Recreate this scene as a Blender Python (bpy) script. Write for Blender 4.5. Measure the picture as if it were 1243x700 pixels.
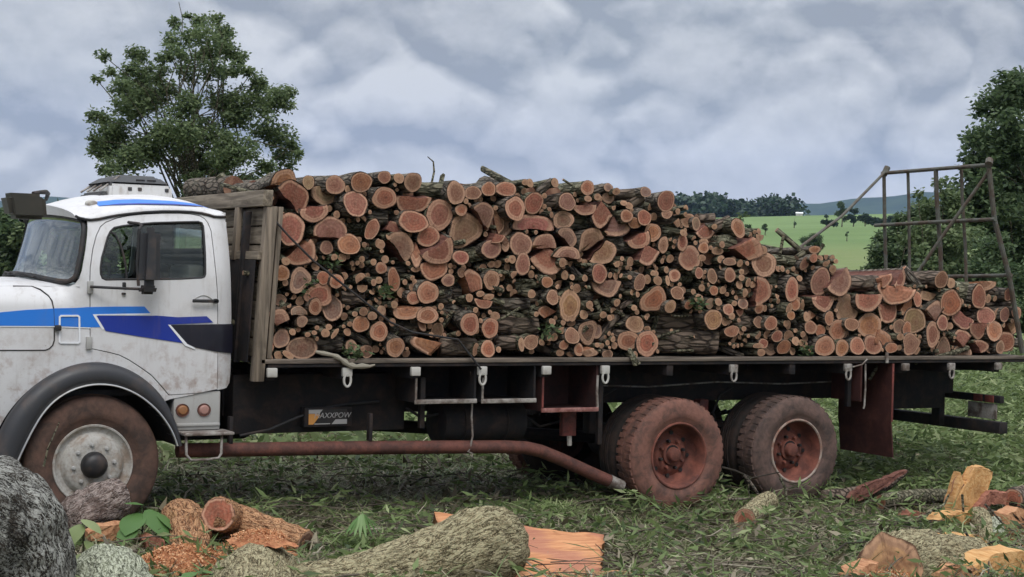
import bpy, bmesh, math, random
import numpy as np
from mathutils import Vector, Matrix, noise as mnoise, geometry as mgeo
for o in list(bpy.data.objects): bpy.data.objects.remove(o)
sc = bpy.context.scene
COL = sc.collection
random.seed(7); RNG = np.random.RandomState(7)
R = math.radians
HAZE = .0001; OVER = 3.4
# ---------------------------------------------------------------- camera
cam = bpy.data.cameras.new('camera'); camo = bpy.data.objects.new('camera', cam); COL.objects.link(camo)
yaw, pit, rol, FPX = 0.5082674, 0.0101049, -0.0247827, 1971.3817
CAM = Vector((-3.19156, -12.08604, 2.02976))
fw = Vector((math.sin(yaw)*math.cos(pit), math.cos(yaw)*math.cos(pit), -math.sin(pit)))
rt = Vector((math.cos(yaw), -math.sin(yaw), 0)); dn = fw.cross(rt)
r2 = math.cos(rol)*rt + math.sin(rol)*dn; d2 = -math.sin(rol)*rt + math.cos(rol)*dn
camo.matrix_world = Matrix(((r2.x, -d2.x, -fw.x, CAM.x), (r2.y, -d2.y, -fw.y, CAM.y), (r2.z, -d2.z, -fw.z, CAM.z), (0, 0, 0, 1)))
cam.sensor_width = 36; cam.lens = FPX/1243*36; cam.clip_start = .1; cam.clip_end = 20000
sc.camera = camo
# ---------------------------------------------------------------- exposure
sc.view_settings.view_transform = 'Standard'; sc.view_settings.look = 'None'
sc.view_settings.exposure = 0.36; sc.view_settings.gamma = 1
sc.cycles.max_bounces = 6; sc.cycles.diffuse_bounces = 3; sc.cycles.glossy_bounces = 3
sc.cycles.transparent_max_bounces = 8; sc.cycles.volume_bounces = 1
sc.cycles.use_denoising = True
# ---------------------------------------------------------------- sun (overcast: weak and very soft)
SUN_EL, SUN_AZ = R(52), R(202)          # azimuth clockwise from +Y: behind the camera, a little to its left
sd = Vector((math.sin(SUN_AZ)*math.cos(SUN_EL), math.cos(SUN_AZ)*math.cos(SUN_EL), math.sin(SUN_EL)))
sl = bpy.data.lights.new('sun', 'SUN'); sl.energy = 1.3; sl.angle = R(25); sl.color = (1, .965, .91)
so = bpy.data.objects.new('sun', sl); COL.objects.link(so); so.rotation_euler = (-sd).to_track_quat('-Z', 'Y').to_euler()
# ---------------------------------------------------------------- world: Nishita sky behind a broken overcast
w = bpy.data.worlds.new('World'); sc.world = w; w.use_nodes = True
nt = w.node_tree; nt.nodes.clear()
def wn(t, **k):
    n = nt.nodes.new(t)
    for a, b in k.items(): setattr(n, a, b)
    return n
def wl(a, b): nt.links.new(a, b)
def wmath(op, a, b=None, clamp=False):
    n = wn('ShaderNodeMath', operation=op); n.use_clamp = clamp
    for i, v in enumerate((a, b)):
        if v is None: continue
        if isinstance(v, (int, float)): n.inputs[i].default_value = v
        else: wl(v, n.inputs[i])
    return n.outputs[0]
def wmap(v, a, b, c=0., d=1., smooth=True):
    n = wn('ShaderNodeMapRange'); n.interpolation_type = 'SMOOTHSTEP' if smooth else 'LINEAR'
    wl(v, n.inputs[0])
    for i, q in enumerate((a, b, c, d)): n.inputs[i+1].default_value = q
    return n.outputs[0]
def wmix(f, a, b):
    n = wn('ShaderNodeMix', data_type='RGBA')
    if isinstance(f, (int, float)): n.inputs[0].default_value = f
    else: wl(f, n.inputs[0])
    for i, v in ((6, a), (7, b)):
        if isinstance(v, tuple): n.inputs[i].default_value = v + (1,)
        else: wl(v, n.inputs[i])
    return n.outputs[2]
sky = wn('ShaderNodeTexSky', sky_type='NISHITA', sun_disc=False, sun_elevation=SUN_EL, sun_rotation=SUN_AZ, air_density=1.2, dust_density=2.0)
tc = wn('ShaderNodeTexCoord'); sx = wn('ShaderNodeSeparateXYZ'); wl(tc.outputs['Generated'], sx.inputs[0])
def wnoise(off, sc_, det, rough, dist=0., zs=1.7):
    m = wn('ShaderNodeMapping'); wl(tc.outputs['Generated'], m.inputs[0])
    m.inputs['Location'].default_value = off; m.inputs['Scale'].default_value = (1, 1, zs)
    n = wn('ShaderNodeTexNoise'); wl(m.outputs[0], n.inputs['Vector'])
    n.inputs['Scale'].default_value = sc_; n.inputs['Detail'].default_value = det
    n.inputs['Roughness'].default_value = rough; n.inputs['Distortion'].default_value = dist
    return n.outputs[0]
def wcloud(dz):
    """billowing density: warped fractal cells over slow noise, sampled dz higher up"""
    m = wn('ShaderNodeMapping'); wl(tc.outputs['Generated'], m.inputs[0]); m.inputs['Location'].default_value = (SKX, SKY, .4+dz); m.inputs['Scale'].default_value = (1, 1, 1.5)
    v = wn('ShaderNodeTexNoise', noise_type='RIDGED_MULTIFRACTAL', normalize=True); wl(m.outputs[0], v.inputs['Vector'])
    for k_, x_ in (('Scale', 9.5), ('Detail', 4.), ('Roughness', .55), ('Lacunarity', 2.2), ('Offset', .85), ('Gain', 1.2), ('Distortion', .25)): v.inputs[k_].default_value = x_
    n = wn('ShaderNodeTexNoise'); wl(m.outputs[0], n.inputs['Vector']); n.inputs['Scale'].default_value = 8.; n.inputs['Detail'].default_value = 9; n.inputs['Roughness'].default_value = .60
    return wmath('ADD', wmath('MULTIPLY', wmath('SUBTRACT', 1., v.outputs[0]), .44), wmath('MULTIPLY', n.outputs[0], .9))
SKX, SKY = 2.2, 5.5
c0 = wcloud(0.); c1 = wcloud(.016)
n2 = wnoise((8.3, 2.2, 5.1), 3.6, 4, .5, .2)
relief = wmath('SUBTRACT', c0, c1)                                    # tops of the billows catch the light, their bases do not
lum = wmath('ADD', wmath('MULTIPLY', n2, 1.0), wmath('ADD', wmath('MULTIPLY', relief, 3.4), wmath('MULTIPLY', c0, .55)))
lum = wmath('ADD', lum, wmath('MULTIPLY', wmap(c0, .60, .69), .16))
lum = wmap(lum, .34, 1.60, smooth=False)
cloud = wmix(lum, (2.6, 2.76, 3.05), (5.8, 5.85, 5.95))
low = wmap(sx.outputs[2], .045, .075, 1., 0.)                           # brighter, clearer band low over the land
cloud = wmix(wmath('MULTIPLY', low, wmap(n2, .4, .6, .25, .75)), cloud, (5.9, 6.0, 6.15))
ov = wmap(sx.outputs[2], .2, 1., 1., OVER)                             # overcast sky: brighter overhead, as the standard overcast sky is
mul = wn('ShaderNodeVectorMath', operation='SCALE'); wl(cloud, mul.inputs[0]); wl(ov, mul.inputs['Scale'])
col = wmix(wmap(n2, .3, .6, .90, .98), sky.outputs[0], mul.outputs[0])
bg = wn('ShaderNodeBackground'); bg.inputs['Strength'].default_value = .1; wl(col, bg.inputs['Color'])
wo = wn('ShaderNodeOutputWorld'); wl(bg.outputs[0], wo.inputs['Surface'])
# ---------------------------------------------------------------- measured outlines (metres; x along the lorry, z up) and the load
LOGS = [
('H',270,'o',1.507,0.117,2.852,0.21,0.132),('H',225,'p',1.569,0.082,2.689,0.235,0.252),('R',0,'t',1.704,0.098,2.82,0.104,0.109),
('R',0,'o',1.93,0.076,2.813,0.148,0.146),('R',0,'t',2.038,0.074,2.778,0.048,0.061),('R',0,'o',2.139,0.033,2.841,0.175,0.158),
('H',90,'g',1.884,0.178,2.718,0.237,0.147),('R',0,'p',2.084,0.016,2.654,0.206,0.201),('H',100,'p',1.742,0.057,2.557,0.206,0.138),
('R',0,'p',1.544,0.052,2.417,0.222,0.251),('R',0,'g',1.508,0.138,2.516,0.078,0.09),('H',265,'p',1.883,0.052,2.441,0.246,0.181),
('E',-25,'p',2.267,0.088,2.446,0.095,0.185),('R',0,'o',1.875,0.099,2.274,0.111,0.109),('R',0,'o',2.038,0.029,2.31,0.174,0.158),
('H',135,'o',1.638,0.086,2.229,0.266,0.205),('R',0,'t',1.909,0.016,2.193,0.051,0.051),('Q',90,'g',1.78,0.119,2.186,0.061,0.073),
('R',0,'o',1.499,0.019,2.145,0.071,0.059),('R',0,'o',2.329,0.096,2.325,0.051,0.074),('S',0,'d',1.603,0.177,2.559,0.109,0.072),
('S',20,'g',1.743,0.243,2.416,0.074,0.061),('S',0,'g',2.151,0.222,2.443,0.153,0.111),('S',-35,'g',2.234,0.233,2.247,0.154,0.075),
('R',0,'o',1.473,0.03,2.05,0.109,0.119),('B',0,'d',1.644,0.067,1.989,0.157,0.204),('R',0,'r',1.836,0.066,2.013,0.098,0.103),
('R',0,'r',1.941,0.029,1.986,0.117,0.108),('B',0,'r',1.8,0.077,1.871,0.22,0.181),('E',20,'o',1.769,0.05,1.768,0.104,0.133),
('R',0,'d',1.94,0.113,1.758,0.161,0.207),('R',0,'g',1.508,0.154,1.819,0.09,0.09),('R',0,'g',1.66,0.112,1.812,0.059,0.073),
('H',270,'g',1.648,0.091,1.731,0.133,0.073),('Q',260,'o',1.454,0.048,1.675,0.184,0.13),('R',0,'t',1.664,0.061,1.641,0.091,0.09),
('E',-30,'g',1.511,0.112,1.495,0.12,0.156),('R',0,'d',1.69,0.124,1.411,0.244,0.175),('R',0,'t',1.861,0.049,1.544,0.067,0.066),
('E',-40,'t',1.952,0.07,1.54,0.037,0.097),('Q',90,'r',1.399,0.069,1.437,0.065,0.119),('Q',200,'r',1.402,0.088,1.347,0.059,0.071),
('E',30,'o',1.477,0.08,1.353,0.059,0.072),('E',-35,'o',1.539,0.03,1.361,0.096,0.048),('R',0,'o',2.192,0.047,1.731,0.076,0.073),
('R',0,'o',2.274,0.058,1.695,0.082,0.068),('R',0,'o',2.182,0.073,1.621,0.138,0.129),('H',90,'g',2.198,0.105,1.927,0.088,0.061),
('R',0,'t',2.274,0.062,1.984,0.044,0.055),('R',0,'g',2.123,0.122,1.423,0.094,0.116),('R',0,'d',2.27,0.15,1.379,0.102,0.105),
('S',-25,'t',2.215,0.167,1.496,0.216,0.074),('S',0,'d',1.961,0.203,1.451,0.25,0.16),('S',0,'d',2.141,0.145,1.847,0.202,0.135),
('S',-10,'g',1.977,0.185,2.108,0.125,0.074),('S',0,'d',1.795,0.144,1.647,0.184,0.073),('R',0,'o',2.367,0.093,2.899,0.102,0.099),
('R',0,'o',2.48,0.052,2.895,0.09,0.08),('R',0,'o',2.624,0.086,2.865,0.162,0.156),('R',0,'p',2.354,0.05,2.718,0.201,0.172),
('H',90,'p',2.644,0.112,2.674,0.274,0.132),('S',0,'m',2.853,0.173,2.821,0.253,0.14),('R',0,'o',3.006,0.043,2.795,0.167,0.19),
('R',0,'o',3.182,0.064,2.803,0.149,0.108),('R',0,'o',3.338,0.087,2.848,0.137,0.115),('R',0,'p',2.881,0.088,2.588,0.238,0.259),
('R',0,'o',3.07,0.066,2.645,0.121,0.095),('H',225,'p',3.267,0.042,2.602,0.204,0.217),('B',0,'k',3.149,0.12,2.461,0.298,0.293),
('R',0,'p',2.616,0.036,2.524,0.233,0.174),('Q',200,'p',2.474,0.097,2.46,0.155,0.112),('R',0,'t',2.343,0.091,2.316,0.076,0.074),
('H',225,'p',2.523,0.079,2.299,0.233,0.236),('R',0,'p',2.771,0.066,2.401,0.184,0.169),('H',125,'p',2.844,0.041,2.277,0.263,0.213),
('Q',90,'o',2.671,0.081,2.229,0.091,0.2),('R',0,'p',3.052,0.026,2.22,0.134,0.113),('R',0,'p',3.367,0.067,2.304,0.178,0.154),
('S',5,'m',3.238,0.167,2.249,0.232,0.141),('H',200,'k',3.477,0.157,2.553,0.111,0.194),('Q',120,'p',3.419,0.039,2.403,0.109,0.076),
('S',0,'d',2.349,0.134,2.557,0.192,0.136),('R',0,'p',2.351,0.073,2.111,0.102,0.092),('H',95,'p',2.833,0.079,2.096,0.237,0.163),
('S',5,'g',2.62,0.194,2.093,0.262,0.075),('R',0,'t',2.671,0.087,2.105,0.079,0.043),('E',12,'o',2.457,0.056,2.012,0.089,0.198),
('R',0,'p',2.969,0.084,2.017,0.104,0.101),('Q',250,'o',3.208,0.078,2.016,0.163,0.19),('R',0,'p',3.392,0.094,2.026,0.158,0.161),
('R',0,'t',2.333,0.072,2.004,0.057,0.055),('R',0,'t',2.267,0.028,1.983,0.044,0.056),('R',0,'g',2.644,0.096,1.948,0.052,0.056),
('R',0,'g',2.576,0.147,1.897,0.078,0.087),('R',0,'o',2.639,0.045,1.854,0.114,0.105),('R',0,'o',2.761,0.031,1.906,0.189,0.18),
('S',-10,'d',2.951,0.181,1.891,0.188,0.153),('R',0,'p',3.159,0.048,1.863,0.061,0.069),('R',0,'o',3.274,0.068,1.9,0.075,0.051),
('H',80,'o',3.311,0.072,1.814,0.177,0.082),('E',10,'g',3.363,0.086,1.872,0.095,0.051),('H',95,'o',2.594,0.07,1.723,0.233,0.106),
('R',0,'o',2.771,0.051,1.707,0.177,0.137),('E',22,'o',2.742,0.092,1.625,0.066,0.125),('R',0,'g',2.921,0.158,1.568,0.114,0.127),
('S',60,'d',3.008,0.201,1.676,0.121,0.153),('R',0,'r',3.153,0.022,1.629,0.175,0.183),('R',0,'r',3.378,0.077,1.591,0.151,0.166),
('R',0,'o',2.341,0.073,1.56,0.152,0.16),('R',0,'o',2.5,0.085,1.418,0.155,0.155),('Q',20,'o',2.773,0.065,1.432,0.263,0.15),
('S',0,'b',3.114,0.128,1.417,0.31,0.166),('S',0,'o',3.282,0.2,1.515,0.137,0.045),('R',0,'r',3.334,0.026,1.408,0.136,0.14),
('E',-8,'p',3.248,0.08,1.4,0.048,0.115),('S',-60,'g',3.513,0.223,1.472,0.07,0.13),('R',0,'t',3.452,0.05,1.401,0.048,0.051),
('R',0,'g',3.468,0.154,1.7,0.077,0.071),('S',-20,'m',3.49,0.143,1.829,0.125,0.058),('R',0,'g',2.632,0.154,1.36,0.065,0.063),
('S',0,'d',2.637,0.181,1.578,0.262,0.138),('S',0,'d',3.101,0.219,1.734,0.177,0.141),('S',0,'d',3.098,0.218,1.926,0.149,0.154),
('R',0,'o',3.505,0.098,2.854,0.181,0.116),('R',0,'d',3.781,0.157,2.925,0.071,0.072),('R',0,'d',3.678,0.064,2.924,0.056,0.052),
('S',45,'d',3.937,0.122,2.891,0.157,0.073),('R',0,'g',4.005,0.114,2.939,0.072,0.079),('E',25,'p',3.565,0.018,2.677,0.173,0.205),
('R',0,'p',3.775,0.071,2.735,0.169,0.182),('R',0,'p',4.103,0.06,2.766,0.173,0.151),('R',0,'o',4.312,0.072,2.905,0.146,0.126),
('R',0,'o',4.312,0.053,2.804,0.073,0.053),('R',0,'t',4.4,0.038,2.823,0.059,0.06),('R',0,'g',4.584,0.155,2.825,0.112,0.094),
('R',0,'g',4.571,0.133,2.923,0.112,0.073),('R',0,'g',4.61,0.061,2.886,0.074,0.06),('S',20,'g',4.445,0.133,2.89,0.163,0.08),
('H',95,'p',4.294,0.089,2.7,0.205,0.093),('Q',95,'p',4.464,0.059,2.659,0.199,0.232),('R',0,'g',4.098,0.101,2.594,0.173,0.158),
('H',270,'p',3.791,0.101,2.562,0.374,0.13),('R',0,'o',4.71,0.045,2.655,0.112,0.114),('Q',110,'p',4.664,0.114,2.557,0.247,0.168),
('H',270,'p',3.905,0.096,2.396,0.235,0.124),('H',230,'p',4.127,0.082,2.436,0.195,0.171),('H',300,'k',4.391,0.098,2.413,0.243,0.219),
('H',145,'k',4.522,0.121,2.311,0.245,0.207),('R',0,'p',3.665,0.08,2.362,0.203,0.194),('H',180,'g',3.521,0.179,2.53,0.181,0.247),
('Q',100,'d',3.515,0.087,2.357,0.083,0.129),('H',265,'p',4.106,0.046,2.296,0.245,0.105),('R',0,'p',3.684,0.078,2.181,0.134,0.194),
('Q',85,'p',3.947,0.106,2.215,0.286,0.236),('R',0,'p',4.053,0.023,2.202,0.072,0.079),('R',0,'t',4.692,0.086,2.785,0.045,0.041),
('S',10,'g',4.034,0.222,2.765,0.203,0.106),('S',0,'d',4.309,0.209,2.602,0.192,0.161),('S',0,'d',4.677,0.164,2.419,0.211,0.216),
('R',0,'o',3.92,0.053,2.018,0.107,0.091),('S',8,'m',3.806,0.168,1.991,0.27,0.078),('R',0,'o',4.113,0.086,2.088,0.065,0.079),
('S',-40,'g',4.271,0.163,2.126,0.191,0.066),('R',0,'t',4.293,0.042,2.065,0.055,0.059),('R',0,'p',4.479,0.094,2.107,0.148,0.172),
('H',85,'p',4.56,0.113,1.978,0.246,0.16),('S',0,'b',4.439,0.246,1.984,0.164,0.121),('R',0,'g',3.595,0.141,1.958,0.055,0.058),
('R',0,'y',3.749,0.022,1.91,0.084,0.071),('R',0,'o',3.955,0.023,1.882,0.114,0.129),('S',0,'b',3.919,0.192,1.881,0.158,0.119),
('R',0,'y',4.175,0.088,1.806,0.21,0.269),('R',0,'o',4.2,0.09,1.701,0.087,0.079),('R',0,'g',4.263,0.124,1.966,0.073,0.08),
('Q',0,'o',3.959,0.116,1.744,0.186,0.105),('R',0,'t',3.804,0.028,1.724,0.049,0.045),('R',0,'p',4.343,0.034,1.815,0.066,0.073),
('R',0,'g',4.325,0.093,1.722,0.081,0.079),('S',-70,'g',4.523,0.153,1.797,0.134,0.053),('R',0,'t',4.493,0.042,1.725,0.073,0.059),
('R',0,'g',4.653,0.072,1.839,0.06,0.067),('S',0,'b',3.72,0.169,1.618,0.367,0.195),('S',0,'b',3.606,0.124,1.453,0.223,0.129),
('E',0,'p',3.682,0.061,1.445,0.056,0.116),('R',0,'o',3.79,0.095,1.464,0.141,0.123),('R',0,'r',4.185,0.053,1.531,0.152,0.138),
('R',0,'o',4.111,0.068,1.443,0.086,0.085),('R',0,'o',4.263,0.067,1.4,0.08,0.112),('R',0,'g',4.23,0.153,1.644,0.088,0.066),
('B',0,'d',4.391,0.133,1.55,0.192,0.212),('E',-15,'g',4.491,0.142,1.563,0.09,0.127),('S',50,'b',4.643,0.164,1.617,0.361,0.087),
('R',0,'o',4.09,0.092,1.366,0.072,0.058),('Q',170,'o',4.36,0.051,1.37,0.161,0.079),('R',0,'g',4.585,0.101,1.352,0.104,0.08),
('R',0,'g',4.225,0.134,1.351,0.072,0.046),('S',0,'d',3.624,0.163,1.805,0.364,0.117),('S',0,'d',4.405,0.235,1.896,0.179,0.12),
('S',-20,'d',4.044,0.232,1.387,0.217,0.08),('R',0,'g',4.932,0.077,2.896,0.1,0.088),('S',8,'b',4.837,0.15,2.877,0.274,0.101),
('R',0,'p',5.112,0.019,2.812,0.169,0.183),('E',-30,'g',5.044,0.146,2.778,0.047,0.116),('R',0,'t',4.677,0.044,2.778,0.059,0.046),
('R',0,'t',4.74,0.048,2.757,0.075,0.06),('S',30,'d',4.887,0.155,2.799,0.168,0.122),('R',0,'o',4.703,0.025,2.658,0.119,0.107),
('R',0,'o',4.813,0.054,2.596,0.128,0.094),('R',0,'p',4.898,0.035,2.649,0.136,0.134),('R',0,'g',5.049,0.116,2.667,0.07,0.068),
('R',0,'r',5.136,0.032,2.692,0.1,0.081),('H',120,'p',4.866,0.078,2.442,0.213,0.161),('R',0,'o',5.035,0.096,2.513,0.169,0.156),
('Q',110,'p',4.984,0.067,2.296,0.23,0.183),('R',0,'o',5.149,0.096,2.4,0.093,0.15),('R',0,'o',5.309,0.02,2.522,0.062,0.054),
('R',0,'p',5.339,0.062,2.432,0.101,0.157),('R',0,'p',5.421,0.066,2.282,0.204,0.219),('R',0,'k',5.45,0.156,2.645,0.143,0.124),
('Q',180,'t',5.308,0.114,2.616,0.078,0.082),('E',-35,'g',5.519,0.111,2.617,0.111,0.124),('S',5,'b',5.728,0.219,2.681,0.178,0.091),
('Q',95,'p',5.628,0.118,2.532,0.247,0.132),('R',0,'t',5.699,0.078,2.595,0.064,0.049),('E',30,'o',5.986,0.096,2.593,0.139,0.175),
('S',25,'b',5.923,0.242,2.619,0.214,0.113),('R',0,'o',5.568,0.056,2.386,0.111,0.104),('R',0,'o',5.738,0.071,2.36,0.12,0.07),
('R',0,'t',5.756,0.03,2.421,0.065,0.062),('R',0,'o',5.552,0.052,2.285,0.079,0.062),('R',0,'k',5.697,0.147,2.299,0.129,0.139),
('R',0,'o',5.775,0.064,2.278,0.081,0.069),('R',0,'o',5.856,0.039,2.258,0.137,0.069),('S',0,'m',5.267,0.136,2.526,0.156,0.109),
('S',0,'d',5.211,0.15,2.635,0.265,0.068),('R',0,'d',5.578,0.072,2.445,0.095,0.055),('S',0,'d',5.9,0.15,2.438,0.212,0.168),
('S',0,'d',4.809,0.17,2.376,0.243,0.149),('R',0,'p',4.855,0.019,2.037,0.098,0.147),('R',0,'t',4.975,0.086,2.067,0.077,0.082),
('E',-40,'o',5.069,0.049,2.055,0.089,0.068),('R',0,'o',5.185,0.063,2.058,0.044,0.089),('R',0,'o',5.265,0.069,2.107,0.109,0.109),
('R',0,'p',5.506,0.026,2.139,0.103,0.102),('E',15,'k',5.683,0.068,2.11,0.096,0.138),('R',0,'o',5.856,0.028,2.129,0.137,0.131),
('R',0,'g',6.13,0.159,2.189,0.108,0.106),('R',0,'o',5.986,0.024,2.102,0.066,0.056),('R',0,'o',5.98,0.051,2.032,0.066,0.077),
('R',0,'o',6.043,0.089,1.95,0.111,0.095),('B',0,'r',5.034,0.065,1.885,0.268,0.223),('R',0,'k',5.294,0.062,1.944,0.125,0.116),
('R',0,'t',5.492,0.091,1.954,0.057,0.053),('R',0,'g',5.591,0.098,1.995,0.064,0.062),('R',0,'m',5.511,0.029,1.893,0.087,0.082),
('R',0,'o',5.686,0.044,1.971,0.088,0.085),('R',0,'t',5.808,0.066,1.978,0.083,0.07),('R',0,'y',5.191,0.018,1.813,0.108,0.115),
('R',0,'p',5.431,0.07,1.83,0.095,0.082),('R',0,'t',5.665,0.067,1.843,0.096,0.096),('R',0,'p',5.737,0.034,1.862,0.08,0.069),
('R',0,'o',5.749,0.051,1.804,0.048,0.042),('R',0,'p',5.849,0.031,1.787,0.121,0.103),('R',0,'p',5.881,0.017,1.723,0.072,0.062),
('R',0,'t',5.942,0.065,1.851,0.057,0.048),('R',0,'p',6.032,0.053,1.845,0.107,0.091),('H',100,'o',6.036,0.107,1.761,0.106,0.07),
('R',0,'t',5.53,0.032,1.807,0.051,0.044),('S',-10,'g',4.819,0.177,1.95,0.182,0.056),('S',-15,'g',4.828,0.207,1.876,0.168,0.061),
('S',30,'g',4.795,0.129,1.821,0.137,0.054),('R',0,'t',4.819,0.045,1.795,0.057,0.05),('R',0,'t',4.817,0.073,1.94,0.053,0.054),
('R',0,'t',4.846,0.036,1.923,0.042,0.053),('R',0,'t',4.766,0.046,2.082,0.045,0.04),('S',20,'m',4.804,0.195,2.079,0.167,0.122),
('R',0,'k',4.866,0.101,1.634,0.175,0.148),('R',0,'o',4.802,0.09,1.479,0.196,0.168),('R',0,'r',4.999,0.088,1.448,0.245,0.223),
('S',4,'b',5.331,0.228,1.662,0.537,0.173),('R',0,'y',5.694,0.051,1.689,0.184,0.179),('S',0,'b',5.507,0.145,1.465,0.667,0.256),
('R',0,'o',5.842,0.069,1.673,0.078,0.083),('R',0,'o',5.91,0.051,1.576,0.162,0.104),('S',0,'b',6.138,0.186,1.641,0.215,0.169),
('R',0,'t',6.063,0.07,1.601,0.056,0.048),('R',0,'t',6.052,0.095,1.559,0.05,0.041),('S',-18,'g',6.027,0.225,1.372,0.329,0.063),
('R',0,'g',4.855,0.072,1.339,0.063,0.081),('S',0,'d',4.793,0.238,1.671,0.168,0.122),('S',10,'d',5.441,0.208,2.079,0.206,0.124),
('Q',180,'p',6.086,0.062,2.391,0.304,0.21),('R',0,'o',6.265,0.077,2.383,0.083,0.077),('S',-42,'m',6.713,0.182,2.495,0.327,0.054),
('S',85,'d',6.593,0.193,2.434,0.188,0.032),('R',0,'o',6.873,0.064,2.405,0.129,0.071),('R',0,'o',6.831,0.028,2.32,0.103,0.085),
('S',50,'g',7.025,0.167,2.403,0.158,0.036),('S',-5,'m',6.618,0.177,2.291,0.29,0.107),('S',30,'g',6.822,0.128,2.374,0.207,0.058),
('R',0,'o',6.284,0.077,2.24,0.26,0.228),('H',180,'p',6.278,0.063,1.975,0.199,0.263),('E',-8,'p',6.604,0.056,1.996,0.123,0.23),
('S',0,'d',6.576,0.243,2.027,0.231,0.225),('E',-8,'p',6.976,0.089,2.086,0.209,0.27),('H',125,'p',7.181,0.058,2.089,0.275,0.271),
('S',0,'b',7.576,0.172,2.076,0.49,0.169),('S',0,'d',6.864,0.194,2.04,0.199,0.196),('R',0,'k',7.108,0.072,2.216,0.091,0.075),
('R',0,'p',6.772,0.083,2.26,0.098,0.119),('H',95,'p',6.996,0.063,1.861,0.29,0.158),('H',90,'p',7.548,0.045,1.876,0.29,0.167),
('E',20,'k',7.35,0.131,1.812,0.26,0.251),('R',0,'o',6.653,0.059,1.852,0.098,0.119),('E',-15,'o',6.548,0.017,1.811,0.056,0.103),
('R',0,'o',6.228,0.063,1.799,0.086,0.088),('R',0,'t',6.159,0.08,2.039,0.06,0.058),('R',0,'o',6.025,0.018,1.956,0.051,0.08),
('R',0,'o',6.061,0.071,1.841,0.06,0.087),('R',0,'o',6.35,0.036,1.659,0.139,0.132),('R',0,'k',6.257,0.104,1.667,0.122,0.11),
('R',0,'o',6.574,0.021,1.737,0.097,0.081),('R',0,'t',6.794,0.06,1.727,0.072,0.09),('Q',0,'o',6.9,0.115,1.739,0.108,0.09),
('R',0,'o',7.054,0.041,1.712,0.1,0.134),('R',0,'o',7.322,0.02,1.654,0.144,0.117),('R',0,'o',7.199,0.087,1.592,0.193,0.196),
('R',0,'o',7.605,0.096,1.647,0.273,0.229),('R',0,'o',6.85,0.057,1.62,0.14,0.123),('R',0,'o',6.99,0.092,1.588,0.112,0.108),
('R',0,'k',6.644,0.151,1.64,0.067,0.089),('R',0,'k',6.644,0.133,1.528,0.106,0.104),('R',0,'p',6.354,0.086,1.543,0.087,0.081),
('R',0,'p',6.42,0.029,1.53,0.122,0.106),('R',0,'p',6.309,0.087,1.455,0.096,0.088),('E',5,'t',6.216,0.05,1.434,0.103,0.046),
('R',0,'p',6.249,0.039,1.366,0.078,0.07),('Q',90,'k',6.439,0.136,1.394,0.157,0.118),('R',0,'o',6.555,0.088,1.423,0.15,0.133),
('R',0,'o',6.661,0.052,1.479,0.08,0.081),('R',0,'o',6.997,0.022,1.436,0.217,0.187),('R',0,'o',7.224,0.039,1.412,0.156,0.157),
('R',0,'o',7.413,0.039,1.435,0.195,0.166),('E',-25,'o',7.637,0.074,1.442,0.198,0.176),('R',0,'p',7.854,0.096,1.41,0.077,0.108),
('S',0,'d',7.194,0.192,1.802,0.222,0.121),('S',-25,'g',6.785,0.153,1.663,0.233,0.068),('S',-40,'r',6.575,0.211,1.728,0.195,0.053),
('S',20,'d',6.524,0.139,1.81,0.195,0.075),('S',40,'o',7.803,0.128,1.533,0.248,0.077),('Q',150,'o',7.818,0.09,2.111,0.171,0.138),
('H',135,'p',7.961,0.067,2.137,0.183,0.193),('S',-40,'o',8.231,0.179,2.137,0.294,0.11),('H',80,'o',7.903,0.041,1.974,0.363,0.2),
('H',150,'o',8.078,0.076,1.891,0.174,0.233),('R',0,'o',8.199,0.067,1.924,0.107,0.156),('Q',20,'y',8.398,0.119,1.959,0.256,0.102),
('R',0,'p',8.463,0.017,2.139,0.167,0.164),('S',0,'b',8.437,0.187,2.11,0.238,0.142),('R',0,'r',8.641,0.056,1.892,0.28,0.259),
('S',0,'m',8.996,0.201,2.001,0.267,0.241),('E',15,'p',9.054,0.088,1.961,0.154,0.248),('Q',130,'o',9.135,0.077,2.067,0.227,0.12),
('S',-10,'b',9.416,0.194,2.016,0.274,0.114),('R',0,'p',9.439,0.058,1.991,0.126,0.129),('H',90,'p',7.842,0.103,1.772,0.21,0.193),
('H',60,'p',8.865,0.112,1.72,0.264,0.215),('Q',275,'p',8.429,0.062,1.803,0.217,0.203),('R',0,'y',8.177,0.077,1.698,0.272,0.241),
('R',0,'o',8.072,0.071,1.605,0.107,0.155),('R',0,'p',8.521,0.047,1.678,0.119,0.157),('R',0,'p',9.159,0.083,1.755,0.196,0.176),
('R',0,'p',9.405,0.074,1.773,0.126,0.153),('R',0,'p',9.556,0.057,1.791,0.137,0.129),('R',0,'k',9.353,0.117,1.797,0.094,0.081),
('Q',160,'y',9.584,0.116,1.637,0.148,0.17),('E',8,'p',8.418,0.069,1.552,0.148,0.25),('H',90,'p',9.059,0.089,1.586,0.194,0.16),
('R',0,'o',9.241,0.047,1.596,0.197,0.208),('Q',270,'p',8.857,0.101,1.513,0.203,0.175),('R',0,'o',9.444,0.089,1.475,0.189,0.194),
('R',0,'o',9.324,0.041,1.42,0.124,0.136),('H',200,'p',9.087,0.063,1.427,0.184,0.127),('R',0,'k',9.262,0.127,1.425,0.145,0.145),
('B',0,'o',8.109,0.04,1.451,0.213,0.216),('R',0,'o',7.945,0.022,1.528,0.077,0.069),('R',0,'o',7.851,0.039,1.412,0.134,0.099),
('H',270,'g',8.64,0.15,1.424,0.17,0.206),('H',270,'g',8.885,0.13,1.385,0.193,0.112),('Q',210,'o',7.811,0.084,1.503,0.285,0.184),
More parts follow.
